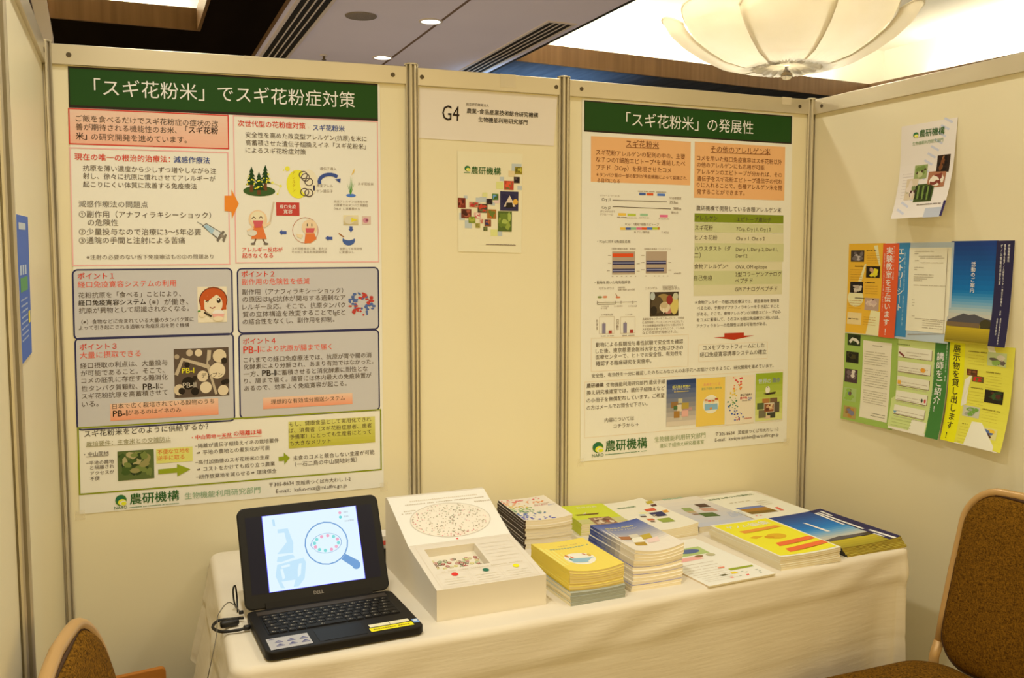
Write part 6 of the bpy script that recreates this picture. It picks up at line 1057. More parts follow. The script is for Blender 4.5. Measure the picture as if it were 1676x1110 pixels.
def chandelier(cx, cy, cz):
    t = thing('chandelier', 'large cream fabric petal chandelier with a crystal drop under the bright ceiling', 'chandelier', (cx, cy, cz))
    NP = 8
    prof = [(.13, .10), (.20, .066), (.28, .056), (.40, .09), (.51, .155), (.605, .23), (.675, .31), (.715, .40)]
    def pt(s_, a, lobe):                            # s_ in 0..1 along the profile, lobe in -1..1 across the petal
        i = min(int(s_*7), 6); q = s_*7-i; r = prof[i][0]*(1-q)+prof[i+1][0]*q; z = prof[i][1]*(1-q)+prof[i+1][1]*q
        edge = abs(lobe)**2.2
        r2 = r*(1+.07*s_*(1-edge)-.06*s_*edge); z2 = z-(.05*s_**3)*abs(lobe)**3
        fold = .018*math.exp(-((s_-.14)/.16)**2)*math.sin(a*74)+.004*(1-s_)*math.sin(a*131)
        return r2+fold, z2+fold*.5
    for k in range(NP):
        a0 = 2*PI*k/NP+.113; mb = MB(); NA, NS = 28, 30; vs = []
        for i in range(NS+1):
            for j in range(NA+1):
                lobe = -1+2*j/NA; a = a0+lobe*(PI/NP)*(1.12 if k % 2 == 0 else 1.04); s_ = i/NS
                s2 = s_*(1-.07*abs(lobe)**4)
                r, z = pt(s2, a, lobe); r += (.035 if k % 2 else 0)*s_**.7
                vs.append((cx+r*math.cos(a), cy+r*math.sin(a), cz+z))
        mb.add(vs, [(i*(NA+1)+j, i*(NA+1)+j+1, (i+1)*(NA+1)+j+1, (i+1)*(NA+1)+j) for i in range(NS) for j in range(NA)])
        o = mb.build('petal', M['petal'], parent=t, smooth=True, fixn=False)
        m = o.modifiers.new('thick', 'SOLIDIFY'); m.thickness = .003
        mb = MB(); mb.tube([vs[NS*(NA+1)+j] for j in range(NA+1)], .007, 6); mb.build('petal_hem', M['petal'], parent=t, smooth=True)
    mb = MB(); n = 160; rows = [(.02, .075), (.10, .072), (.16, .066), (.20, .056), (.225, .062), (.215, .078)]; vs = []
    for r, z in rows:
        for j in range(n):
            a = 2*PI*j/n; w = .016*math.sin(a*22)*(r/.25)**2+.010*math.sin(a*37+1)*(r/.25)**2
            vs.append((cx+(r+w*.6)*math.cos(a), cy+(r+w*.6)*math.sin(a), cz+z+w*.8))
    mb.add(vs, [(i*n+j, i*n+(j+1) % n, (i+1)*n+(j+1) % n, (i+1)*n+j) for i in range(len(rows)-1) for j in range(n)])
    mb.build('gathered_ruffle', M['petal'], parent=t, smooth=True, fixn=False)
    mb = MB(); mb.lathe([(.001, .085), (.17, .082), (.175, .090), (.17, .098), (.001, .10)], 40, (cx, cy, cz)); mb.build('base_disc', M['petal'], parent=t, smooth=True)
    mb = MB(); mb.lathe([(.001, .07), (.012, .068), (.010, .05), (.022, .046), (.026, .030), (.036, .018), (.036, .002), (.022, -.012), (.001, -.017)], 20, (cx, cy, cz)); mb.build('crystal_drop', M['glassball'], parent=t, smooth=True)
    mb = MB(); mb.tube([(cx, cy, cz+.09), (cx, cy, 3.55)], .015, 12); mb.build('stem', M['alu'], parent=t, smooth=True)
    for k in range(4):
        a = PI/4+k*PI/2; x, y = cx+.22*math.cos(a), cy+.22*math.sin(a)
        mb = MB(); mb.lathe([(.001, .22), (.03, .23), (.045, .27), (.03, .32), (.015, .34), (.015, .38), (.001, .38)], 16, (x, y, cz)); mb.build('bulb', M['lampglow'], parent=t, smooth=True)
        mb = MB(); mb.tube([(x, y, cz+.38), (x, y, cz+.41), (cx, cy, cz+.42)], .008, 8); mb.build('bulb_arm', M['alu'], parent=t, smooth=True)
    l = lamp('chandelier_lamp', 'POINT', (cx, cy, cz+.36), 17, (.97, .97, .94), shadow_soft_size=.12)
chandelier(4.15, 2.255, 2.715)

# ================================================================== PARTITIONS
def post(x, y, ztop, label):
    mb = MB(); R, g, d = .0205, .0036, .013; pts = []
    for k in range(8):                              # octagonal extrusion, a groove in every side
        a = 2*PI*k/8; m = Vector((math.cos(a), math.sin(a))); t = Vector((-m.y, m.x)); ap = R*math.cos(PI/8); hw = R*math.sin(PI/8)
        for q in (m*ap-t*hw, m*ap-t*g, m*(ap-d)-t*g, m*(ap-d)+t*g, m*ap+t*g): pts.append((x+q.x, y+q.y))
    mb.prism(pts, 0, ztop)
    t = thing('partition_post', label, 'partition post', (x, y, 0), 'aluminium partition posts')
    mb.build('post_extrusion', M['alu'], parent=t)
    mb = MB(); mb.lathe([(.021, ztop), (.021, ztop+.004), (.012, ztop+.007), (.001, ztop+.007)], 16, (x, y, 0)); mb.build('end_cap', M['alu'], parent=t)
def panel(p0, p1, z0, z1, side, label, screws=(.06, .94), foot=True):
    """board with top and bottom rail between two posts; side = +1/-1 picks the inner face"""
    a, b = Vector((*p0, 0)), Vector((*p1, 0)); d = (b-a).normalized(); n = Vector((d.y, -d.x, 0))*side; L = (b-a).length
    t = thing('partition_panel', label, 'partition panel', (a+b)/2, 'cream partition panels')
    def slab(x0, x1, na, nb, za0, za1, zb0, zb1):
        m = MB(); P = lambda x, q, z: a+d*x+n*q+Vector((0, 0, z))
        m.add([P(x0, na, za0), P(x1, na, zb0), P(x1, nb, zb0), P(x0, nb, za0), P(x0, na, za1), P(x1, na, zb1), P(x1, nb, zb1), P(x0, nb, za1)],
              [(0, 1, 2, 3), (4, 5, 6, 7), (0, 1, 5, 4), (1, 2, 6, 5), (2, 3, 7, 6), (3, 0, 4, 7)]); return m
    slab(.014, L-.014, -.004, 0, .03, z0-.03, .03, z1-.03).build('board', M['panel'], parent=t)
    slab(.018, L-.018, -.011, .009, z0-.052, z0, z1-.052, z1).build('top_rail', M['alu'], parent=t, bevel=.0015)
    if foot: slab(.018, L-.018, -.011, .009, .02, .072, .02, .072).build('bottom_rail', M['alu'], parent=t)
    for q in screws:
        x = L*q; z = z0+(z1-z0)*q-.027; c = a+d*x+n*.009+Vector((0, 0, z)); m = MB()
        m.tube([c, c+n*.0015], .0065, 14); m.tube([c+n*.0015, c+n*.0018], .0028, 6)
        m.build('screw', M['screw'], parent=t)
XP = (.004, .987, 1.4895, 2.4715)
post(XP[0], 0, 2.116, 'aluminium post in the left corner of the booth, left of the tall poster')
post(XP[1], 0, 2.132, 'aluminium post between the tall left poster and the G4 sign')
post(XP[2], 0, 2.131, 'aluminium post between the G4 sign and the smaller right poster')
post(XP[3], 0, 2.124, 'aluminium post in the right corner of the booth')
post(.0, -1.02, 2.12, 'aluminium post of the left side wall, at the very left edge of the photo')
panel((XP[0], 0), (XP[1], 0), 2.113, 2.127, 1, 'wide cream panel of the back wall behind the laptop')
panel((XP[1], 0), (XP[2], 0), 2.126, 2.127, 1, 'narrow cream panel of the back wall, under the G4 sign')
panel((XP[2], 0), (XP[3], 0), 2.127, 2.124, 1, 'wide cream panel at the right end of the back wall')
panel((2.4755, 0), (2.4755, -.99), 2.122, 2.122, 1, 'cream side wall panel on the right with coloured leaflets')
panel((0, -1.02), (0, 0), 2.112, 2.112, 1, 'cream side wall panel on the left with a blue leaflet')
panel((0, -2.0), (0, -1.02), 2.12, 2.12, 1, 'cream side wall panel at the left photo edge, nearest the camera')

def tape(name, x0, z0, x1, z1, y, label):
    mb = MB(); mb.box(x0, y-.0006, z0, x1, y, z1); tag(mb.build(name, M['tape2'], ((x0+x1)/2, y, z0)), label, 'tape', 'tape scraps on the partition rails')
tape('tape_scrap', 1.268, 2.087, 1.320, 2.127, -.0092, 'scrap of clear tape on the metal rail above the G4 sign')
tape('tape_scrap', .505, 2.113, .545, 2.1205, -.0092, 'scrap of clear tape on the top rail above the tall left poster')
tape('tape_scrap', 2.335, 2.100, 2.375, 2.1255, -.0092, 'scrap of clear tape on the rail above the right end of the smaller poster')
def poster(key, name, quad, label, cat, tabs):
    o = sheet(name, key, quad, (0, -1, 0), material='gloss', label=label, cat=cat)
    for x, z in tabs:
        mb = MB(); mb.box(x-.012, -.0026, z-.014, x+.012, -.0020, z+.012); mb.build('tape_tab', M['tape'], parent=o)
    return o
Yp = -.0012
poster('left_poster', 'poster', [(.060, Yp, 2.059), (.890, Yp, 2.071), (.888, Yp, .864), (.044, Yp, .869)], 'tall printed poster with a green title banner above the laptop', 'poster', ((.045, .868), (.888, .866)))
poster('right_poster', 'poster', [(1.554, Yp, 2.0715), (2.389, Yp, 2.068), (2.399, Yp, .891), (1.557, Yp, .886)], 'printed poster with a green title banner and orange text boxes, right of the G4 sign', 'poster', ((1.557, .885), (2.398, .890)))
sheet('booth_sign', 'booth_sign', [(1.011, Yp, 2.071), (1.467, Yp, 2.0715), (1.455, Yp, 1.917), (1.008, Yp, 1.920)], (0, -1, 0), paper=(238, 228, 214), label='white paper sign reading G4 at the top of the narrow panel', cat='sign')
sheet('leaflet', 'institute_leaflet', [(1.130, Yp, 1.887), (1.347, Yp, 1.887), (1.343, Yp, 1.577), (1.132, Yp, 1.581)], (0, -1, 0), paper=(240, 228, 190), label='leaflet with a diagonal mosaic of food photos hung below the G4 sign', cat='leaflet')

# ------------------------------------------------------------------ leaflets on the side walls
XW = 2.4745
def wl(key, name, y0, y1, zt, zb, label, bow=None, dz=(0, 0, 0, 0), paper=(240, 232, 214)):
    q = [(XW, y0, zt+dz[0]), (XW, y1, zt+dz[1]), (XW, y1, zb+dz[2]), (XW, y0, zb+dz[3])]
    return sheet(name, key, q, (-1, 0, 0), paper=paper, label=label, cat='leaflet', group='leaflets on the right side wall', bow=bow, nu=8)
curl = lambda a: (lambda u, v: a*max(0, v-.35)**2+a*.25*u*v)
wl('wall_leaflet', 'leaflet', -.426, -.643, 1.977, 1.686, 'white leaflet with small photos hung alone high on the right wall', curl(.075), paper=(238, 232, 226))
wl('orange_leaflet', 'leaflet', -.208, -.424, 1.610, 1.305, 'orange leaflet with red-orange title strip in the upper row on the right wall', curl(.012))
wl('entry_sheet', 'leaflet', -.424, -.636, 1.611, 1.306, 'leaflet with blue title strip and white form page on the right wall', curl(.012))
wl('mountain_leaflet', 'leaflet', -.638, -.857, 1.611, 1.311, 'navy-edged leaflet with mountain photo and blue sky on the right wall', curl(.03))
wl('letter_leaflet', 'leaflet', -.217, -.434, 1.304, 1.007, 'green-bordered letter with a column of photos on the right wall', curl(.02))
wl('list_leaflet', 'leaflet', -.434, -.649, 1.308, 1.012, 'pale green wall leaflet with five white boxes beside a dark green strip', curl(.05))
wl('yellow_leaflet', 'leaflet', -.650, -.862, 1.313, 1.014, 'bright yellow leaflet with vertical black title on the right wall', curl(.06))
sheet('leaflet', 'side_leaflet', [(.0012, -.93, 1.640), (.0012, -.610, 1.645), (.0012, -.650, 1.378), (.0012, -.95, 1.372)], (1, 0, 0), label='blue and white leaflet taped to the left side wall, seen at a steep angle', cat='leaflet')

# the back of a neighbouring sign board showing above the left corner
t = thing('sign_board', 'pale board edge standing behind the partition above the left corner', 'board', (-.02, .42, 0))
mb = MB(); mb.box(-.033, .40, 0, .004, .44, 2.22); mb.add([(-.033, .40, 2.22), (.004, .40, 2.22), (.004, .44, 2.22), (-.033, .44, 2.22), (-.10, .40, 2.60), (-.045, .40, 2.60), (-.045, .44, 2.60), (-.10, .44, 2.60)], [(0, 1, 5, 4), (1, 2, 6, 5), (2, 3, 7, 6), (3, 0, 4, 7), (4, 5, 6, 7)])
mb.build('face', mat('pale_board', (206, 200, 206), .5), parent=t)
mb = MB(); mb.add([(-.060, .398, 2.0), (-.034, .398, 2.0), (-.034, .398, 2.22), (-.060, .398, 2.22), (-.060, .44, 2.0), (-.034, .44, 2.0), (-.034, .44, 2.22), (-.060, .44, 2.22), (-.13, .398, 2.6), (-.101, .398, 2.6), (-.101, .44, 2.6), (-.13, .44, 2.6)],
    [(0, 1, 2, 3), (3, 2, 9, 8), (0, 4, 7, 3), (3, 7, 11, 8), (4, 5, 6, 7), (7, 6, 10, 11), (8, 9, 10, 11), (1, 5, 6, 2), (2, 6, 10, 9)]); mb.build('dark_edge', mat('dark_board_edge', (64, 54, 70), .6), parent=t)

# ================================================================== TABLE
TZ = .731
FL, FR, BR, BL = Vector((.367, -.831)), Vector((2.238, -.733)), Vector((2.236, -.026)), Vector((.389, -.043))
def tablecloth():
    corners = [FL, FR, BR, BL]; per = []; R = .022
    for i in range(4):
        p, q, r = corners[i-1], corners[i], corners[(i+1) % 4]
        d1, d2 = (q-p).normalized(), (r-q).normalized(); a, b = q-d1*R, q+d2*R
        n1, n2 = Vector((d1.y, -d1.x)), Vector((d2.y, -d2.x))
        for k in range(9):
            n = (n1*(1-k/8)+n2*(k/8)).normalized(); per.append((a+(n-n1)*R, n, i, k/8))
        e = r-d2*R; m = 130 if i in (0, 2) else 60
        for k in range(1, m): per.append((b+(e-b)*(k/m)+n2*(.026*4*(k/m)*(1-k/m)*(1.3-.6*k/m) if i == 0 else 0), n2, i+.5, k/m))
    n = len(per); ROW = 44; mb = MB(); vs = []
    hem = {0: .10, 1: .10, 2: .33, 3: .44}          # hem height after each corner: front, right, back, left
    fl = {0: .06, 1: -.08, 2: .0, 3: .22}
    cz = .018
    rr = random.Random(2); ph = [rr.uniform(0, 6) for _ in range(12)]
    s = 0
    for i, (p, nn, seg, q) in enumerate(per):
        if seg == int(seg):                          # at a corner blend the two sides
            k = int(seg); e0, e1 = (k-1) % 4, k; h = hem[e0]*(1-q)+hem[e1]*q; g = fl[e0]*(1-q)+fl[e1]*q; cr = 1
        else:
            k = int(seg); h = hem[k]; g = fl[k]; dist = min(q, 1-q); cr = math.exp(-dist*(14 if k in (0, 2) else 6))
            if k == 0: g = .05*(1-q)+.05*math.exp(-q*14)-.05*math.exp(-(1-q)*10); h = .10+.16*math.exp(-q*22)
            if k == 3: h = .465-.20*math.exp(-(1-q)*7)
        s += (p-per[i-1][0]).length if i else 0
        back = seg in (2, 2.5) or (seg == 3 and q < .5)
        for j in range(ROW+1):
            if j <= 6:
                a = j/6*PI/2; out = cz*math.sin(a); z = TZ-cz*(1-math.cos(a))
            else:
                t = (j-6)/(ROW-6); t = t**1.25; drop = (TZ-cz-h)*t; z = TZ-cz-drop
                amp = (.0 if back else 1)*(.003+.016*t*(.5+1.4*max(cr, 0)))*min(1, t*3)
                wv = math.sin(s*7+ph[0])*.5+math.sin(s*17+ph[1]+t)*.3+math.sin(s*31+ph[2]+t*2)*.2+.6*cr*math.sin(s*52+ph[3])
                out = cz+g*drop+amp*wv
                if not back:
                    dc = .078-.012*q+.006*math.sin(s*3.1); k_ = min(1, drop/dc)
                    out += (.0 if seg == 3.5 else .006)*k_-.0045*max(0, min(1, (drop-dc)/.007))-.002*math.exp(-((drop-.24)/.012)**2)
                    out += .0045*math.sin(s*23+drop*40)*math.exp(-((drop-dc*.6)/.03)**2)*math.sin(s*4+1)**2
            if back: out = min(out, .012)
            vs.append((p.x+nn.x*out, p.y+nn.y*out, z))
    fs = [(i*(ROW+1)+j, i*(ROW+1)+j+1, ((i+1) % n)*(ROW+1)+j+1, ((i+1) % n)*(ROW+1)+j) for i in range(n) for j in range(ROW)]
    fs.append(tuple(i*(ROW+1) for i in range(n)))
    mb.add(vs, fs)
    o = mb.build('tablecloth', M['cloth'], (1.3, -.42, TZ), smooth=True)
    tag(o, 'white tablecloth draped over the long display table', 'tablecloth')
tablecloth()
t = thing('folding_table', 'dark wooden folding table under the white tablecloth', 'table', (1.3, -.41, 0))
ins = [Vector((p.x, p.y)) for p in (FL+Vector((.008, .008)), FR+Vector((-.008, .008)), BR+Vector((-.008, -.008)), BL+Vector((.008, -.008)))]
mb = MB(); mb.prism([(p.x, p.y) for p in ins], .690, TZ-.004); mb.build('tabletop', M['laminate'], parent=t)
for p in ((.47, -.74), (2.13, -.66), (2.13, -.12), (.47, -.12)):
    mb = MB(); mb.tube([(p[0], p[1], 0), (p[0], p[1], .69)], .016, 12); mb.build('leg', M['steel'], parent=t, smooth=True)
mb = MB(); mb.box(.40, -.72, .16, .43, -.12, .50); mb.build('end_board', M['laminate'], parent=t)

# ================================================================== LAPTOP
def frame2(x, y, z, th): return Matrix.Translation((x, y, z)) @ Matrix.Rotation(th, 4, 'Z')
def rrect(w, d, r, n=6):
    return [(cx+r*math.cos(math.radians(a0+90*k/n)), cy+r*math.sin(math.radians(a0+90*k/n))) for cx, cy, a0 in ((w-r, d-r, 0), (r, d-r, 90), (r, r, 180), (w-r, r, 270)) for k in range(n+1)]
def local_sheet(parent, name, f, w, h, items, material, paper=None, thick=None):
    mb = MB(); P = Printer(mb, f, w, h)
    if paper: P.rect(0, 0, 1, 1, paper, 0)
    P.run(items); return mb.build(name, M[material], parent=parent, local=True, fixn=False)
def laptop():
    t = thing('laptop', 'open black laptop showing a magnifying glass picture on its lit screen', 'laptop', (.4224, -.8349, TZ), rz=.0475)
    W, D = .345, .25; I = Matrix.Identity(4)
    mb = MB(); mb.prism(rrect(W, D, .018), .003, .0215)
    mb.build('base', M['blackplastic'], parent=t, local=True, bevel=.003)
    for x, y in ((.03, .03), (W-.03, .03), (.03, D-.03), (W-.03, D-.03)):
        mb = MB(); mb.prism([(x+.008*math.cos(a*PI/6), y+.008*math.sin(a*PI/6)) for a in range(12)], 0, .003); mb.build('rubber_foot', M['cable'], parent=t, local=True)
    kb = MB(); kb.prism([(x+.022, y+.094) for x, y in rrect(.301, .112, .006)], .0215, .0222); kbo = kb.build('keyboard', M['pad'], parent=t, local=True)
    rows = [(.0135, [1]*16), (.018, [1]*14+[1.4]), (.018, [1.4]+[1]*12+[1.6]), (.018, [1.7]+[1]*11+[2]), (.018, [2.2]+[1]*10+[2.2]), (.018, [1.2, 1, 1, 1.2, 5, 1.2, 1, 1, 1.2, 1.2, 1.2])]
    y = .203
    for hgt, ws in rows:
        tot = sum(ws); x = .025; y -= hgt+.0006
        for w in ws:
            kw = w/tot*.295; mb = MB(); mb.prism([(x+.0012, y+.001), (x+kw-.0012, y+.001), (x+kw-.0012, y+hgt-.0012), (x+.0012, y+hgt-.0012)], .0222, .0238)
            cx, cy = x+kw*.4, y+hgt*.52
            o = mb.build('key', M['keycap'], parent=kbo, local=True)
            lm = MB(); lm.box(cx-.0022, cy-.0015, .0238, cx+.0016, cy+.0018, .02392, (150, 140, 120)); lm.box(cx+.003, cy-.0028, .0238, cx+.0052, cy-.0006, .02392, (130, 122, 106))
            x += kw
            KEYMARK.add(lm.v, lm.f, None); KEYMARK.c[-len(lm.f):] = lm.c
    KEYMARK.build('key_legends', M['print_'], parent=kbo, local=True, fixn=False)
    mb = MB(); mb.prism([(x+.115, y+.014) for x, y in rrect(.105, .066, .004)], .0215, .0220); mb.build('touchpad', M['pad'], parent=t, local=True)
    mb = MB(); mb.box(.02, .212, .0215, W-.02, .233, .0225); mb.build('speaker_strip', mat('strip_grey', (64, 57, 50), .45), parent=t, local=True)
    def flat(x0, y0, w, d): return lambda u, v, L: Vector((x0+u*w, y0+(1-v)*d, .0217+L*LAY))
    it = [('r', (186, 186, 190), 0, 0, 1, 1, 1)]
    for i in range(3):
        for j in range(2): it += [('p', (84, 86, 128), [(.18+.3*i, .36+.32*j), (.26+.3*i, .26+.32*j), (.34+.3*i, .36+.32*j)], 2), ('r', (110, 110, 140), .16+.3*i, .40+.32*j, .36+.3*i, .46+.32*j, 2)]
    it.append(('r', (120, 120, 140), .06, .08, .2, .14, 2))
    o = local_sheet(t, 'service_sticker', flat(.012, .012, .088, .060), .088, .060, it, 'print_'); o['label'] = 'silver grey sticker with small icons'
    o = local_sheet(t, 'note_sticker', flat(.232, .040, .046, .016), .046, .016, [('r', (232, 222, 180), 0, 0, 1, 1, 1)], 'print_'); o['label'] = 'cream paper sticker'
    o = local_sheet(t, 'note_sticker', flat(.279, .040, .044, .016), .044, .016, [('r', (232, 222, 180), 0, 0, 1, 1, 1)], 'print_'); o['label'] = 'cream paper sticker'
    o = local_sheet(t, 'warning_sticker', flat(.228, .016, .098, .020), .098, .020, [('r', (246, 218, 20), 0, 0, 1, 1, 1), ('d', (150, 120, 20), .08, .35, .92, .62, 2)], 'print_'); o['label'] = 'long bright yellow sticker'
    o = local_sheet(t, 'badge_sticker', flat(.3285, .026, .0135, .022), .0135, .022, [('r', (120, 150, 190), 0, 0, 1, 1, 1), ('e', (220, 230, 240), .5, .4, .36, .22, 2, 0)], 'print_'); o['label'] = 'small blue processor badge'
    for k, x in enumerate((.055, .085)):
        mb = MB(); mb.box(x, -.0006, .010, x+.006, .0004, .013); mb.build('status_light', M['keycap'], parent=t, local=True)
    # lid
    th, LW, LH = math.radians(26), .345, .238
    T = Matrix.Translation((0.0, .2515, .0215)) @ Matrix.Rotation(-th, 4, 'X') @ Matrix.Rotation(PI/2, 4, 'X')     # local x right, y up the lid, z towards viewer
    mb = MB(); mb.prism(rrect(LW, LH, .018), -.012, 0, T=T); lid = mb.build('lid', M['bezel'], parent=t, local=True, bevel=.0025)
    mb = MB(); mb.box(.045, -.004, -.010, LW-.045, .012, .003, T=T); mb.build('hinge_cover', M['blackplastic'], parent=lid, local=True)
    sx0, sx1, sy0, sy1 = .0175, LW-.0175, .034, .2145
    f = lambda u, v, L: T @ Vector((sx0+u*(sx1-sx0), sy1-v*(sy1-sy0), .0006+L*LAY*.6))
    PW = (226, 246, 254); PB_ = (196, 230, 250)
    it = [('r', (10, 10, 24), 0, 0, 1, 1, 0), ('r', (90, 90, 255), .1255, 0, .872, 1, 1), ('r', PW, .13, .005, .868, .994, 2),
          ('e', (110, 158, 214), .60, .46, .172, .29, 3, .055), ('p', (112, 160, 214), [(.700, .70), (.738, .635), (.835, .75), (.797, .84)], 3), ('e', (112, 160, 214), .812, .80, .034, .058, 3, 0),
          ('e', (160, 190, 226), .60, .46, .122, .135, 3, .05), ('e', PW, .482, .515, .032, .042, 4, 0), ('l', (160, 190, 226), [(.49, .42), (.472, .46), (.487, .50), (.507, .53)], .005, 5)]
    for k, c in enumerate(((240, 170, 200), (130, 220, 220), (240, 170, 200), (240, 170, 200), (130, 220, 220), (130, 220, 220), (240, 170, 200), (130, 220, 220), (130, 220, 220), (240, 170, 200), (240, 180, 205), (130, 220, 220))):
        a = 2*PI*k/12+.35; it.append(('e', c, .60+.095*math.cos(a), .46-.098*math.sin(a), .013, .022, 6, 0))
    it += [('p', PB_, [(.235, .20), (.315, .20), (.325, .27), (.345, .40), (.335, .53), (.215, .52), (.25, .46), (.295, .38), (.285, .25), (.235, .25)], 3),
           ('p', PB_, [(.215, .56), (.33, .55), (.345, .59), (.24, .63), (.205, .62)], 3), ('p', PB_, [(.205, .66), (.41, .61), (.425, .68), (.40, .88), (.35, .97), (.31, .97), (.33, .88), (.225, .88), (.245, .97), (.215, .96), (.185, .80)], 3),
           ('p', PW, [(.235, .68), (.30, .67), (.30, .70), (.235, .71)], 4), ('p', PW, [(.225, .72), (.245, .72), (.255, .84), (.235, .86)], 4), ('p', PW, [(.37, .68), (.39, .68), (.375, .82), (.35, .86), (.355, .76)], 4),
           ('p', (190, 226, 248), [(.20, .06), (.22, .06), (.222, .15), (.205, .15)], 3),
           ('e', (240, 170, 200), .735, .075, .012, .02, 4, 0), ('e', (110, 214, 220), .735, .135, .012, .02, 4, 0), ('d', (200, 214, 226), .765, .06, .80, .085, 4), ('d', (200, 214, 226), .765, .12, .80, .145, 4), ('d', (200, 214, 226), .765, .18, .84, .205, 4)]
    local_sheet(lid, 'screen', f, sx1-sx0, sy1-sy0, it, 'screenm')
    f2 = lambda u, v, L: T @ Vector((.158+u*.026, .024-v*.009, .0004+L*LAY))
    local_sheet(lid, 'maker_logo', f2, .026, .009, [('t', (150, 140, 128), .04, .5, .96, 'DELL', 1, 1, 1)], 'print_')
    mb = MB(); mb.prism([(LW/2+.0025*math.cos(a*PI/6), .227+.0025*math.sin(a*PI/6)) for a in range(12)], 0, .0005, T=T); mb.build('webcam', M['pad'], parent=lid, local=True)
KEYMARK = MB()
laptop()
# its cables
def cable(name, pts, r, m, label, plugs=()):
    P = [Vector(p) for p in pts]; sm = []
    for i in range(len(P)-1):
        a, b, c, d = P[max(i-1, 0)], P[i], P[i+1], P[min(i+2, len(P)-1)]
        for k in range(8):
            u = k/8; sm.append(.5*((2*b)+(c-a)*u+(2*a-5*b+4*c-d)*u*u+(3*b-a-3*c+d)*u**3))
    sm.append(P[-1]); t = thing(name, label, 'cable', P[0])
    mb = MB(); mb.tube(sm, r, 8); mb.build('cord', M[m], parent=t, smooth=True)
    for a, b, rr, nm in plugs:
        mb = MB(); a, b = Vector(a), Vector(b); mb.tube([a, a+(b-a)*.08, a+(b-a)*.92, b], [rr*.7, rr, rr, rr*.7], 12); mb.build(nm, M['cable'], parent=t, smooth=True)
Z = TZ
cable('power_cable', [(.404, -.590, Z+.010), (.380, -.575, Z+.006), (.350, -.575, Z+.006), (.336, -.605, Z+.004), (.352, -.640, Z+.005), (.385, -.652, Z+.008), (.409, -.650, Z+.010)], .0035, 'cable',
      'thick black power cable looped on the cloth left of the laptop', (((.352, -.612, Z+.010), (.392, -.606, Z+.010), .0085, 'ferrite_core'), ((.398, -.650, Z+.010), (.4125, -.649, Z+.010), .006, 'plug')))
cable('usb_cable', [(.402, -.555, Z+.012), (.378, -.545, Z+.035), (.352, -.570, Z+.020), (.345, -.615, Z+.016), (.340, -.66, Z+.010), (.330, -.69, Z-.015), (.318, -.70, Z-.06), (.302, -.70, Z-.13), (.283, -.70, Z-.21), (.266, -.70, Z-.28)], .0012, 'greycable',
      'thin grey cable hanging over the left table edge', (((.398, -.5555, Z+.011), (.4085, -.5555, Z+.011), .0045, 'plug'),))
cable('adapter_cable', [(.398, -.50, Z+.003), (.392, -.515, Z+.025), (.390, -.52, Z+.055), (.396, -.51, Z+.06), (.400, -.50, Z+.03), (.398, -.53, Z+.004)], .002, 'cable', 'short black cord sticking up behind the left side of the laptop')
# small things half hidden behind the laptop
mb = MB(); mb.box(.796, -.315, TZ, .85, -.235, TZ+.040); tag(mb.build('card_reader', M['blackplastic'], (.82, -.27, TZ), bevel=.002), 'small black box half hidden between the laptop and the white display box', 'gadget')
mb = MB(); mb.box(.798, -.305, TZ+.0405, .85, -.245, TZ+.074, (238, 230, 216)); mb.box(.806, -.3056, TZ+.050, .816, -.305, TZ+.062, (222, 90, 70))
tag(mb.build('small_packet', M['print_'], (.82, -.27, TZ+.0405)), 'white packet with a red mark lying on the small black box', 'packet')

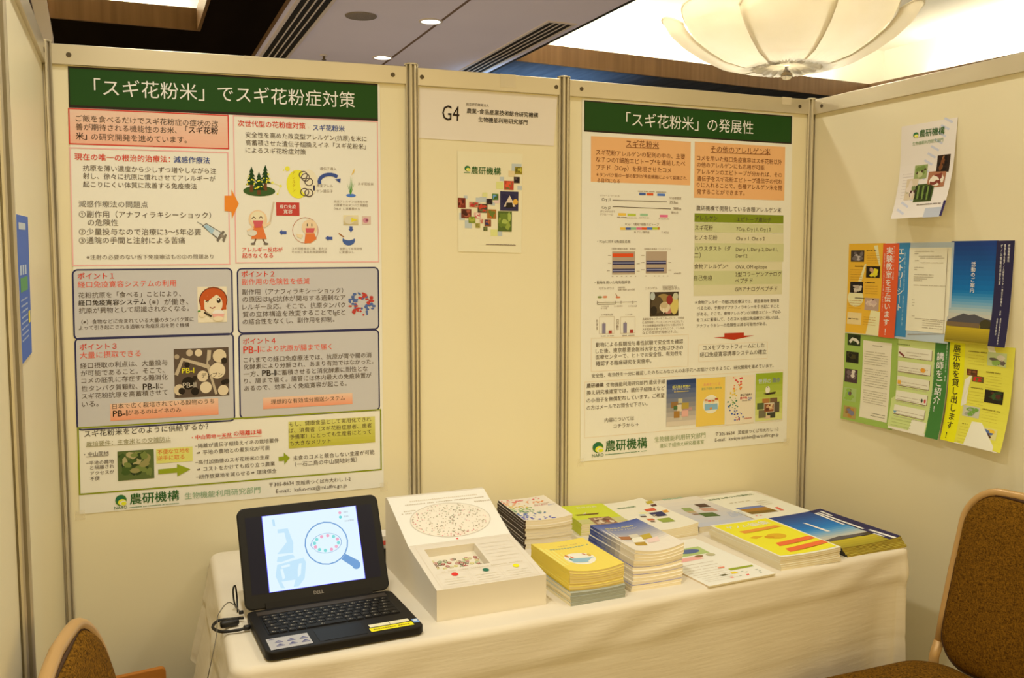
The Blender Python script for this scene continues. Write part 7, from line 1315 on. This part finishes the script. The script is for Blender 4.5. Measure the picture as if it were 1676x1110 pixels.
# ================================================================== WHITE DISPLAY BOX
def display_box():
    x0, y0, th, W = .814, -.757, .018, .277
    t = thing('display_box', 'white sloping display box with a printed rice grain and a sunken window', 'display box', (x0, y0, TZ), rz=th)
    prof = [(0, 0), (0, .074), (.218, .114), (.405, .190), (.420, .190), (.425, .183), (.425, 0)]
    d0, d1 = prof[1], prof[2]; c0, c1 = prof[2], prof[3]
    def lo(u, v): return Vector((u*W, d0[0]+(d1[0]-d0[0])*(1-v), d0[1]+(d1[1]-d0[1])*(1-v)))
    def hi(u, v): return Vector((u*W, c0[0]+(c1[0]-c0[0])*(1-v), c0[1]+(c1[1]-c0[1])*(1-v)))
    nl = Vector((0, -(d1[1]-d0[1]), d1[0]-d0[0])).normalized(); nh = Vector((0, -(c1[1]-c0[1]), c1[0]-c0[0])).normalized()
    mb = MB()
    n = len(prof)
    for x in (0, W): mb.add([(x, *p) for p in prof], [tuple(range(n))])
    for i in range(n):
        if i == 1: continue
        a, b = prof[i], prof[(i+1) % n]; mb.add([(0, *a), (W, *a), (W, *b), (0, *b)], [(0, 1, 2, 3)])
    u0, u1, v0, v1 = .12, .60, .12, .60                # sunken window in the lower slope
    for a in ((0, 0, 1, v0), (0, v1, 1, 1), (0, v0, u0, v1), (u1, v0, 1, v1)):
        mb.add([lo(a[0], a[1]), lo(a[2], a[1]), lo(a[2], a[3]), lo(a[0], a[3])], [(0, 1, 2, 3)])
    dep = nl*-.022; P = [lo(u0, v0), lo(u1, v0), lo(u1, v1), lo(u0, v1)]
    for i in range(4): mb.add([P[i], P[(i+1) % 4], P[(i+1) % 4]+dep, P[i]+dep], [(0, 1, 2, 3)])
    mb.add([p+dep for p in P], [(0, 1, 2, 3)])
    mb.build('body', M['board'], parent=t, local=True)
    fh = lambda u, v, L: hi(u, v)+nh*(.0003+L*LAY); fl_ = lambda u, v, L: lo(u, v)+nl*(.0003+L*LAY)
    G1 = (222, 208, 180); it = [('d', (222, 210, 186), .20, .10, .90, .13, 1), ('d', (200, 186, 160), .14, .17, .95, .195, 1), ('d', (196, 180, 150), .10, .30, .22, .325, 1), ('d', (200, 186, 160), .07, .35, .22, .375, 1), ('d', (196, 180, 150), .83, .25, .99, .28, 1)]
    rr = random.Random(4)
    pts = [(.5+.385*math.cos(2*PI*k/40)*(1.04 if math.cos(2*PI*k/40) > 0 else 1), .58-.35*math.sin(2*PI*k/40)) for k in range(40)]
    it.append(('p', (240, 232, 214), pts, 1)); it.append(('l', (206, 196, 176), pts+[pts[0]], .007, 2))
    for k in range(330):
        a, q = rr.uniform(0, 2*PI), math.sqrt(rr.random())*.95; u, v = .5+.385*q*math.cos(a), .58-.35*q*math.sin(a)
        c = rr.choice([(186, 168, 138), (176, 158, 130), (150, 148, 124), (230, 176, 164), (170, 174, 140), (190, 172, 142)]) if not(rr.random() < .3 and (u < .3 or v > .82)) else (226, 120, 120)
        it.append(('e', c, u, v, .0055, .0075, 3, 0))
    it += [('f', (226, 120, 110), .50, .85, .57, .90, .9, 0, 4, None), ('e', (226, 90, 90), .475, .975, .010, .012, 4, 0)]
    local_sheet(t, 'grain_print', fh, W, .20, it, 'print_', paper=(246, 241, 230))
    it = [('f', G1, .05, .04, .95, .975, 2.2, 0, 1, None)]
    for k, c in enumerate(((222, 56, 40), (44, 110, 80), (244, 222, 20))):
        it += [('e', c, .235+.285*k, .735, .030, .036, 2, 0), ('f', G1, .075+.29*k, .69, .345+.29*k, .955, 1.6, 0, 1, None)]
        for j in range(3): it.append(('d', (226, 214, 188), .11+.29*k, .80+.05*j, .31+.29*k, .82+.05*j, 1))
    for j in range(6): it.append(('d', (228, 216, 192), .64, .14+.08*j, .92-.05*(j % 2), .165+.08*j, 1))
    it.append(('d', (220, 206, 178), .12, .64, .9, .665, 1))
    local_sheet(t, 'legend_print', fl_, W, .222, it, 'print_')
    fw = lambda u, v, L: lo(u0+(u1-u0)*u, v0+(v1-v0)*v)+nl*(-.0216+L*LAY)
    it = []
    for k in range(64):
        u, v = rr.uniform(.05, .95), rr.uniform(.25, .94); c = rr.choice([(120, 60, 40), (90, 120, 70), (180, 90, 80), (200, 180, 120), (110, 90, 60), (150, 170, 110), (170, 60, 50), (210, 190, 90)])
        it += [('e', c, u, v, .040, .050, 1+k*.02, 0), ('e', (230, 220, 190), u, v, .024, .028, 2+k*.02, 0), ('e', c, u, v, .012, .015, 3+k*.02, 0)]
    local_sheet(t, 'window_picture', fw, (u1-u0)*W, .1, it, 'print_', paper=(232, 222, 196))
display_box()

# ================================================================== BOOKLETS AND LEAFLET PILES
ORD = ['topmost', 'second from the top', 'third from the top', 'fourth from the top', 'fifth from the top', 'sixth from the top', 'seventh from the top', 'eighth from the top', 'ninth from the top', 'tenth from the top', 'eleventh from the top', 'twelfth from the top', 'thirteenth from the top', 'fourteenth from the top']
def pile(name, cat, group, label, n, fl, z0, w, d, t, th, sag, cover, spine, page, key=None, rs=1, jit=.0015, spinegrad=None, bottom=None, offs=None, edge=None, top_paper=None, lift=0, first=0, total=None, backcol=None):
    """n bound booklets one on another; the topmost carries the printed cover"""
    rr = random.Random(rs); total = total or n
    for i in range(n):
        k = total-1-(first+i)                       # rank counted from the top of the whole pile
        x0, y0 = fl[0]+rr.uniform(-jit, jit), fl[1]+rr.uniform(-jit, jit); a_ = th+rr.uniform(-jit, jit)*3
        if offs: dx, dy = offs(first+i, total); x0 += dx; y0 += dy
        z = z0+i*t; s0, s1 = sag*(first+i)/total, sag*(first+i+1)/total; l0, l1 = lift*(first+i)/total, lift*(first+i+1)/total
        U, V = Vector((math.cos(a_), math.sin(a_), 0)), Vector((-math.sin(a_), math.cos(a_), 0))
        def pos(a, b, c, sg, lf): return Vector((x0, y0, z+c-sg*4*a*(1-a)*(.4+.6*(1-b))+lf*(a**3))) + U*(a*w) + V*(b*d)
        r = thing(name, label.format(ORD[k] if n+first > 1 or total > 1 else 'single'), cat, (x0, y0, z), group)
        N = 12; e = .0005
        def slab(mb, a0, a1, b0, b1, c0, c1, sa, sb, la, lb, col=None, top=True, colf=None):
            for q in range(N):
                p, p2 = a0+(a1-a0)*q/N, a0+(a1-a0)*(q+1)/N
                vs = [pos(p, b0, c0, sa, la), pos(p2, b0, c0, sa, la), pos(p2, b1, c0, sa, la), pos(p, b1, c0, sa, la), pos(p, b0, c1, sb, lb), pos(p2, b0, c1, sb, lb), pos(p2, b1, c1, sb, lb), pos(p, b1, c1, sb, lb)]
                f_ = [(0, 3, 2, 1), (4, 5, 6, 7), (0, 1, 5, 4), (2, 3, 7, 6)]
                if q == 0: f_.append((0, 4, 7, 3))
                if q == N-1: f_.append((1, 2, 6, 5))
                mb.add(vs, f_, col)
        ct = .00028; tt = t-.0001
        m = MB(); ew = e/w; ed = e/d
        slab(m, ew*.6, 1-ew, ed, 1-ed, ct, tt-ct, s0, s1, l0, l1); m.build('pages', page, parent=r, fixn=False)
        m = MB()
        slab(m, 0, 1, 0, 1, 0, ct, s0, s0, l0, l0, backcol or (cover(first+i) if callable(cover) else cover)); slab(m, 0, 1, 0, 1, tt-ct, tt, s1, s1, l1, l1, top_paper if (k == 0 and top_paper) else (cover(first+i) if callable(cover) else cover))
        for q in range(10):
            b0, b1 = q/10, (q+1)/10; c = spinegrad((q+.5)/10) if spinegrad else spine
            m.add([pos(0, b0, 0, s0, 0)-U*.0003, pos(0, b1, 0, s0, 0)-U*.0003, pos(0, b1, tt, s1, 0)-U*.0003, pos(0, b0, tt, s1, 0)-U*.0003], [(0, 3, 2, 1)], c)
        if edge: m.add([pos(0, 0, 0, s0, 0)-V*.0004, pos(.035, 0, 0, s0, 0)-V*.0004, pos(.035, 0, tt, s1, 0)-V*.0004, pos(0, 0, tt, s1, 0)-V*.0004], [(0, 1, 2, 3)], edge)
        if k == 0 and key:
            f = lambda u, v, L: pos(u, 1-v, tt+.0001+L*LAY*.6, s1, l1)
            Printer(m, f, w, d, 12).run(PRINT[key])
        m.build('cover', M['print_'], parent=r, fixn=False)
# black-spined booklets behind the display box
pile('booklet', 'booklet', 'black-spined booklets', 'black-spined white booklet, {} in its stack behind the display box', 11, (1.207, -.345), TZ, .150, .235, .0077, -.055, .004, (238, 228, 208), (52, 40, 32), M['page'], 'black_book_cover', 3, .0028, edge=(64, 48, 36), lift=.004)
# yellow stack
yoff = lambda i, n: (-.003+.0006*i, -.006+.0012*i) if i < 4 else (.004*(i % 3 == 0), .002)
pile('booklet', 'booklet', 'booklets of the yellow stack', 'cream-spined booklet with blue-grey edges, {} in the yellow stack', 4, (1.142, -.783), TZ, .152, .226, .0078, .035, .009, (178, 183, 172), (232, 216, 172), M['page2'], rs=5, offs=yoff, first=0, total=12)
pile('booklet', 'booklet', 'booklets of the yellow stack', 'bright yellow booklet, {} in the stack at the table front', 8, (1.143, -.772), TZ+.0312, .150, .226, .0064, .010, .009, (244, 216, 110), (242, 204, 74), M['page_warm'], 'yellow_book_cover', 6, .002, first=4, total=12)
# blue stack
gr = lambda b: tuple((236, 224, 200)[j]+((66, 80, 138)[j]-(236, 224, 200)[j])*min(1, max(0, (b-.25)/.6)) for j in range(3))
boff = lambda i, n: (-.026*(1-i/11)-.003*(i < 3), -.034*(1-i/11)+.004*(i in (6, 7)))
pile('booklet', 'booklet', 'booklets of the blue stack', 'blue-covered booklet, {} in the stack right of the yellow one', 12, (1.350, -.724), TZ, .147, .242, .0078,   .01, .010, (lambda i: (132, 130, 168) if i in (1, 4, 6) else (240, 230, 206)), (236, 224, 200), M['page'], 'blue_book_cover', 9, .0016, spinegrad=gr, offs=boff, lift=.003, backcol=(240, 230, 206))
# green pile behind it
pile('booklet', 'booklet', 'green booklets', 'lime green booklet, {} in the pile behind the blue stack', 6, (1.416, -.292), TZ, .148, .205, .0062, -.10, .001, (206, 208, 60), (204, 204, 66), M['page'], 'green_book_cover', 12, .001)
pile('catalogue', 'catalogue', 'white food mosaic catalogues', 'food mosaic catalogue, {} in the pile right of the green booklets', 7, (1.575, -.424), TZ, .172, .315, .0052, .05, .005, (242, 234, 212), (240, 230, 206), M['page'], 'catalog_cover', 14, .001, lift=.004)
pile('leaflet', 'leaflet', 'pale blue photo leaflets', 'pale leaflet with plant photos, {} in the pile right of the catalogues', 5, (1.762, -.398), TZ, .205, .315, .0036, .02, .001, (236, 228, 212), (170, 166, 166), M['page'], 'dna_cover', 16, .0012)
pile('flyer', 'flyer', 'white harvest flyers', 'golden field flyer, {} in the pile at the back right corner', 5, (1.985, -.384), TZ, .226, .292, .0026, .065, .0006, (244, 236, 214), (226, 206, 160), M['page'], 'flyer_cover', 18, .0015)
pile('flyer', 'flyer', 'white text flyers', 'green-headed white sheet, {} of the flat pair at the table front', 2, (1.518, -.806), TZ, .218, .345, .0022, .065, 0, (246, 240, 222), (224, 200, 160), M['page'], 'sheet_cover', 20, .0006)
pile('booklet', 'booklet', 'white-bordered yellow booklets', 'white-bordered yellow booklet, {} in the pile beside the navy leaflets', 7, (1.768, -.770), TZ, .206, .318, .0054, .022, .003, (244, 238, 216), (226, 212, 176), M['page'], 'genome_cover', 22, .0016, lift=.002)
noff = lambda i, n: (.004*(n-1-i)*.5, -.0022*(n-1-i)*.6)
pile('leaflet', 'leaflet', 'navy mountain leaflets', 'navy leaflet with mountain, {} in the pile at the right table end', 8, (1.999, -.742), TZ, .226, .325, .0032, .045, .001, (196, 176, 70), (60, 60, 60), mat('olive_edges', (196, 174, 60), .7, noise=((30, 30, 700), (130, 112, 44), 2)), 'navy_cover', 24, .0012, offs=noff, lift=.005)

# ================================================================== CHAIRS
def make_chair():
    """stacking banquet chair, seat facing +x, origin on the floor under the seat"""
    t = thing('banquet_chair', '-', 'chair', (0, 0, 0), 'brown banquet chairs')
    def grid_pad(outline, h0, h1, bulge, place, nr=7):
        mb = MB(); n = len(outline); cx = sum(p[0] for p in outline)/n; cy = sum(p[1] for p in outline)/n; vs = []
        rings = [(.94, h0), (1.0, h0+(h1-h0)*.35), (1.0, h0+(h1-h0)*.7)] + [(math.cos(q/nr*PI/2)*.985, h1+bulge*math.sin(q/nr*PI/2)) for q in range(1, nr)]
        for s_, h in rings:
            for x, y in outline: vs.append(place(cx+(x-cx)*s_, cy+(y-cy)*s_, h))
        fs = [(i*n+k, i*n+(k+1) % n, (i+1)*n+(k+1) % n, (i+1)*n+k) for i in range(len(rings)-1) for k in range(n)]
        fs += [tuple(reversed(range(n))), tuple(range((len(rings)-1)*n, len(rings)*n))]
        mb.add(vs, fs); return mb
    seat = [(x-.205, y-.23) for x, y in rrect(.46, .46, .10, 8)]
    grid_pad(seat, .415, .468, .034, lambda x, y, h: Vector((x, y, h))).build('seat', M['fabric'], parent=t, smooth=True)
    # back plane leans backwards
    def bp(y, z, o=0):
        k = (z-.47); return Vector((-.205-.10*(k/.47)-.012*(1-(y/.2)**2)*min(1, k*3)+o, y, z))
    zt, r = .945, .10; path = [(-.20, .19, 0), (-.205, .198, .25), (-.195, .203, .42), (-.200, .205, .48)]
    fr = [bp(.205, .52), bp(.207, .60), bp(.206, .72), bp(.203, .82)]
    arc = [bp(.203-r*(1-math.cos(a))*1.0, zt-r+r*math.sin(a)) for a in [k*PI/2/8 for k in range(9)]]
    top = [bp(y, zt+.004*(1-abs(y)/.1)) for y in (.06, 0, -.06)]
    right = [Vector(p) for p in path]+fr+arc
    full = right+top+[Vector((v.x, -v.y, v.z)) for v in reversed(right)]
    mb = MB(); mb.tube(full[4:-4], .0118, 12); mb.build('back_frame', M['gold'], parent=t, smooth=True)
    for sgn in (1, -1):
        mb = MB(); mb.tube([(p[0], p[1]*sgn, p[2]) for p in path]+[(fr[0].x, fr[0].y*sgn, fr[0].z)], .0135, 12); mb.build('rear_leg', M['gold'], parent=t, smooth=True)
        mb = MB(); mb.tube([(.19, .19*sgn, 0), (.195, .196*sgn, .2), (.175, .200*sgn, .385), (.10, .203*sgn, .398), (-.19, .203*sgn, .398)], .0125, 12); mb.build('front_leg', M['gold'], parent=t, smooth=True)
    def outline(w, z0, z1, rt, rb):
        q = []
        for cy, cz, a0, r_ in ((w-rt, z1-rt, 0, rt), (-(w-rt), z1-rt, 90, rt), (-(w-rb), z0+rb, 180, rb), (w-rb, z0+rb, 270, rb)):
            for k in range(9): a = math.radians(a0+90*k/8); q.append((cy+r_*math.cos(a), cz+r_*math.sin(a)))
        return q
    ol = outline(.198, .478, .938, .092, .09)
    grid_pad(ol, -.016, .010, .030, lambda y, z, h: bp(y, z, h)).build('backrest', M['fabric'], parent=t, smooth=True)
    n = len(ol); mb = MB(); mb.tube([bp(y, z, .004) for y, z in ol], .005, 8, closed=True); mb.build('piping', M['brownpad'], parent=t, smooth=True)
    return t
def copy_thing(o, loc, rz, label):
    c = o.copy(); COL.objects.link(c); c.location = loc; c.rotation_euler = (0, 0, rz); c['label'] = label
    for ch in list(o.children):
        d = ch.copy(); COL.objects.link(d); d.parent = c
    return c
ch = make_chair()
ch.location = (1.985, -1.108, 0); ch.rotation_euler = (0, 0, PI); ch['label'] = 'brown fabric banquet chair with gold frame at the right, beside the table end'
copy_thing(ch, (.378, -1.205, 0), -.125, 'brown fabric banquet chair at the lower left, its back towards the left wall')
# a thin brown board leaning upright beside the left end of the table
t = thing('wooden_board', 'thin orange-brown board standing upright between the left wall and the table', 'board', (.16, -.30, 0))
T = frame2(.085, -.296, 0, .07)
mb = MB(); pr_ = [(0, 0), (.158, 0), (.158, .512)] + [(.158-.012+.012*math.cos(k*PI/10), .512+.012*math.sin(k*PI/10)) for k in range(1, 6)] + [(0, .518)]
mb.prism(pr_, -.016, 0, T=T @ Matrix.Rotation(PI/2, 4, 'X')); mb.build('panel', M['card'], parent=t, bevel=.002)
mb = MB(); mb.box(.0, .0, 0, .158, .03, .02, T=T); mb.build('foot_strip', M['laminate'], parent=t)
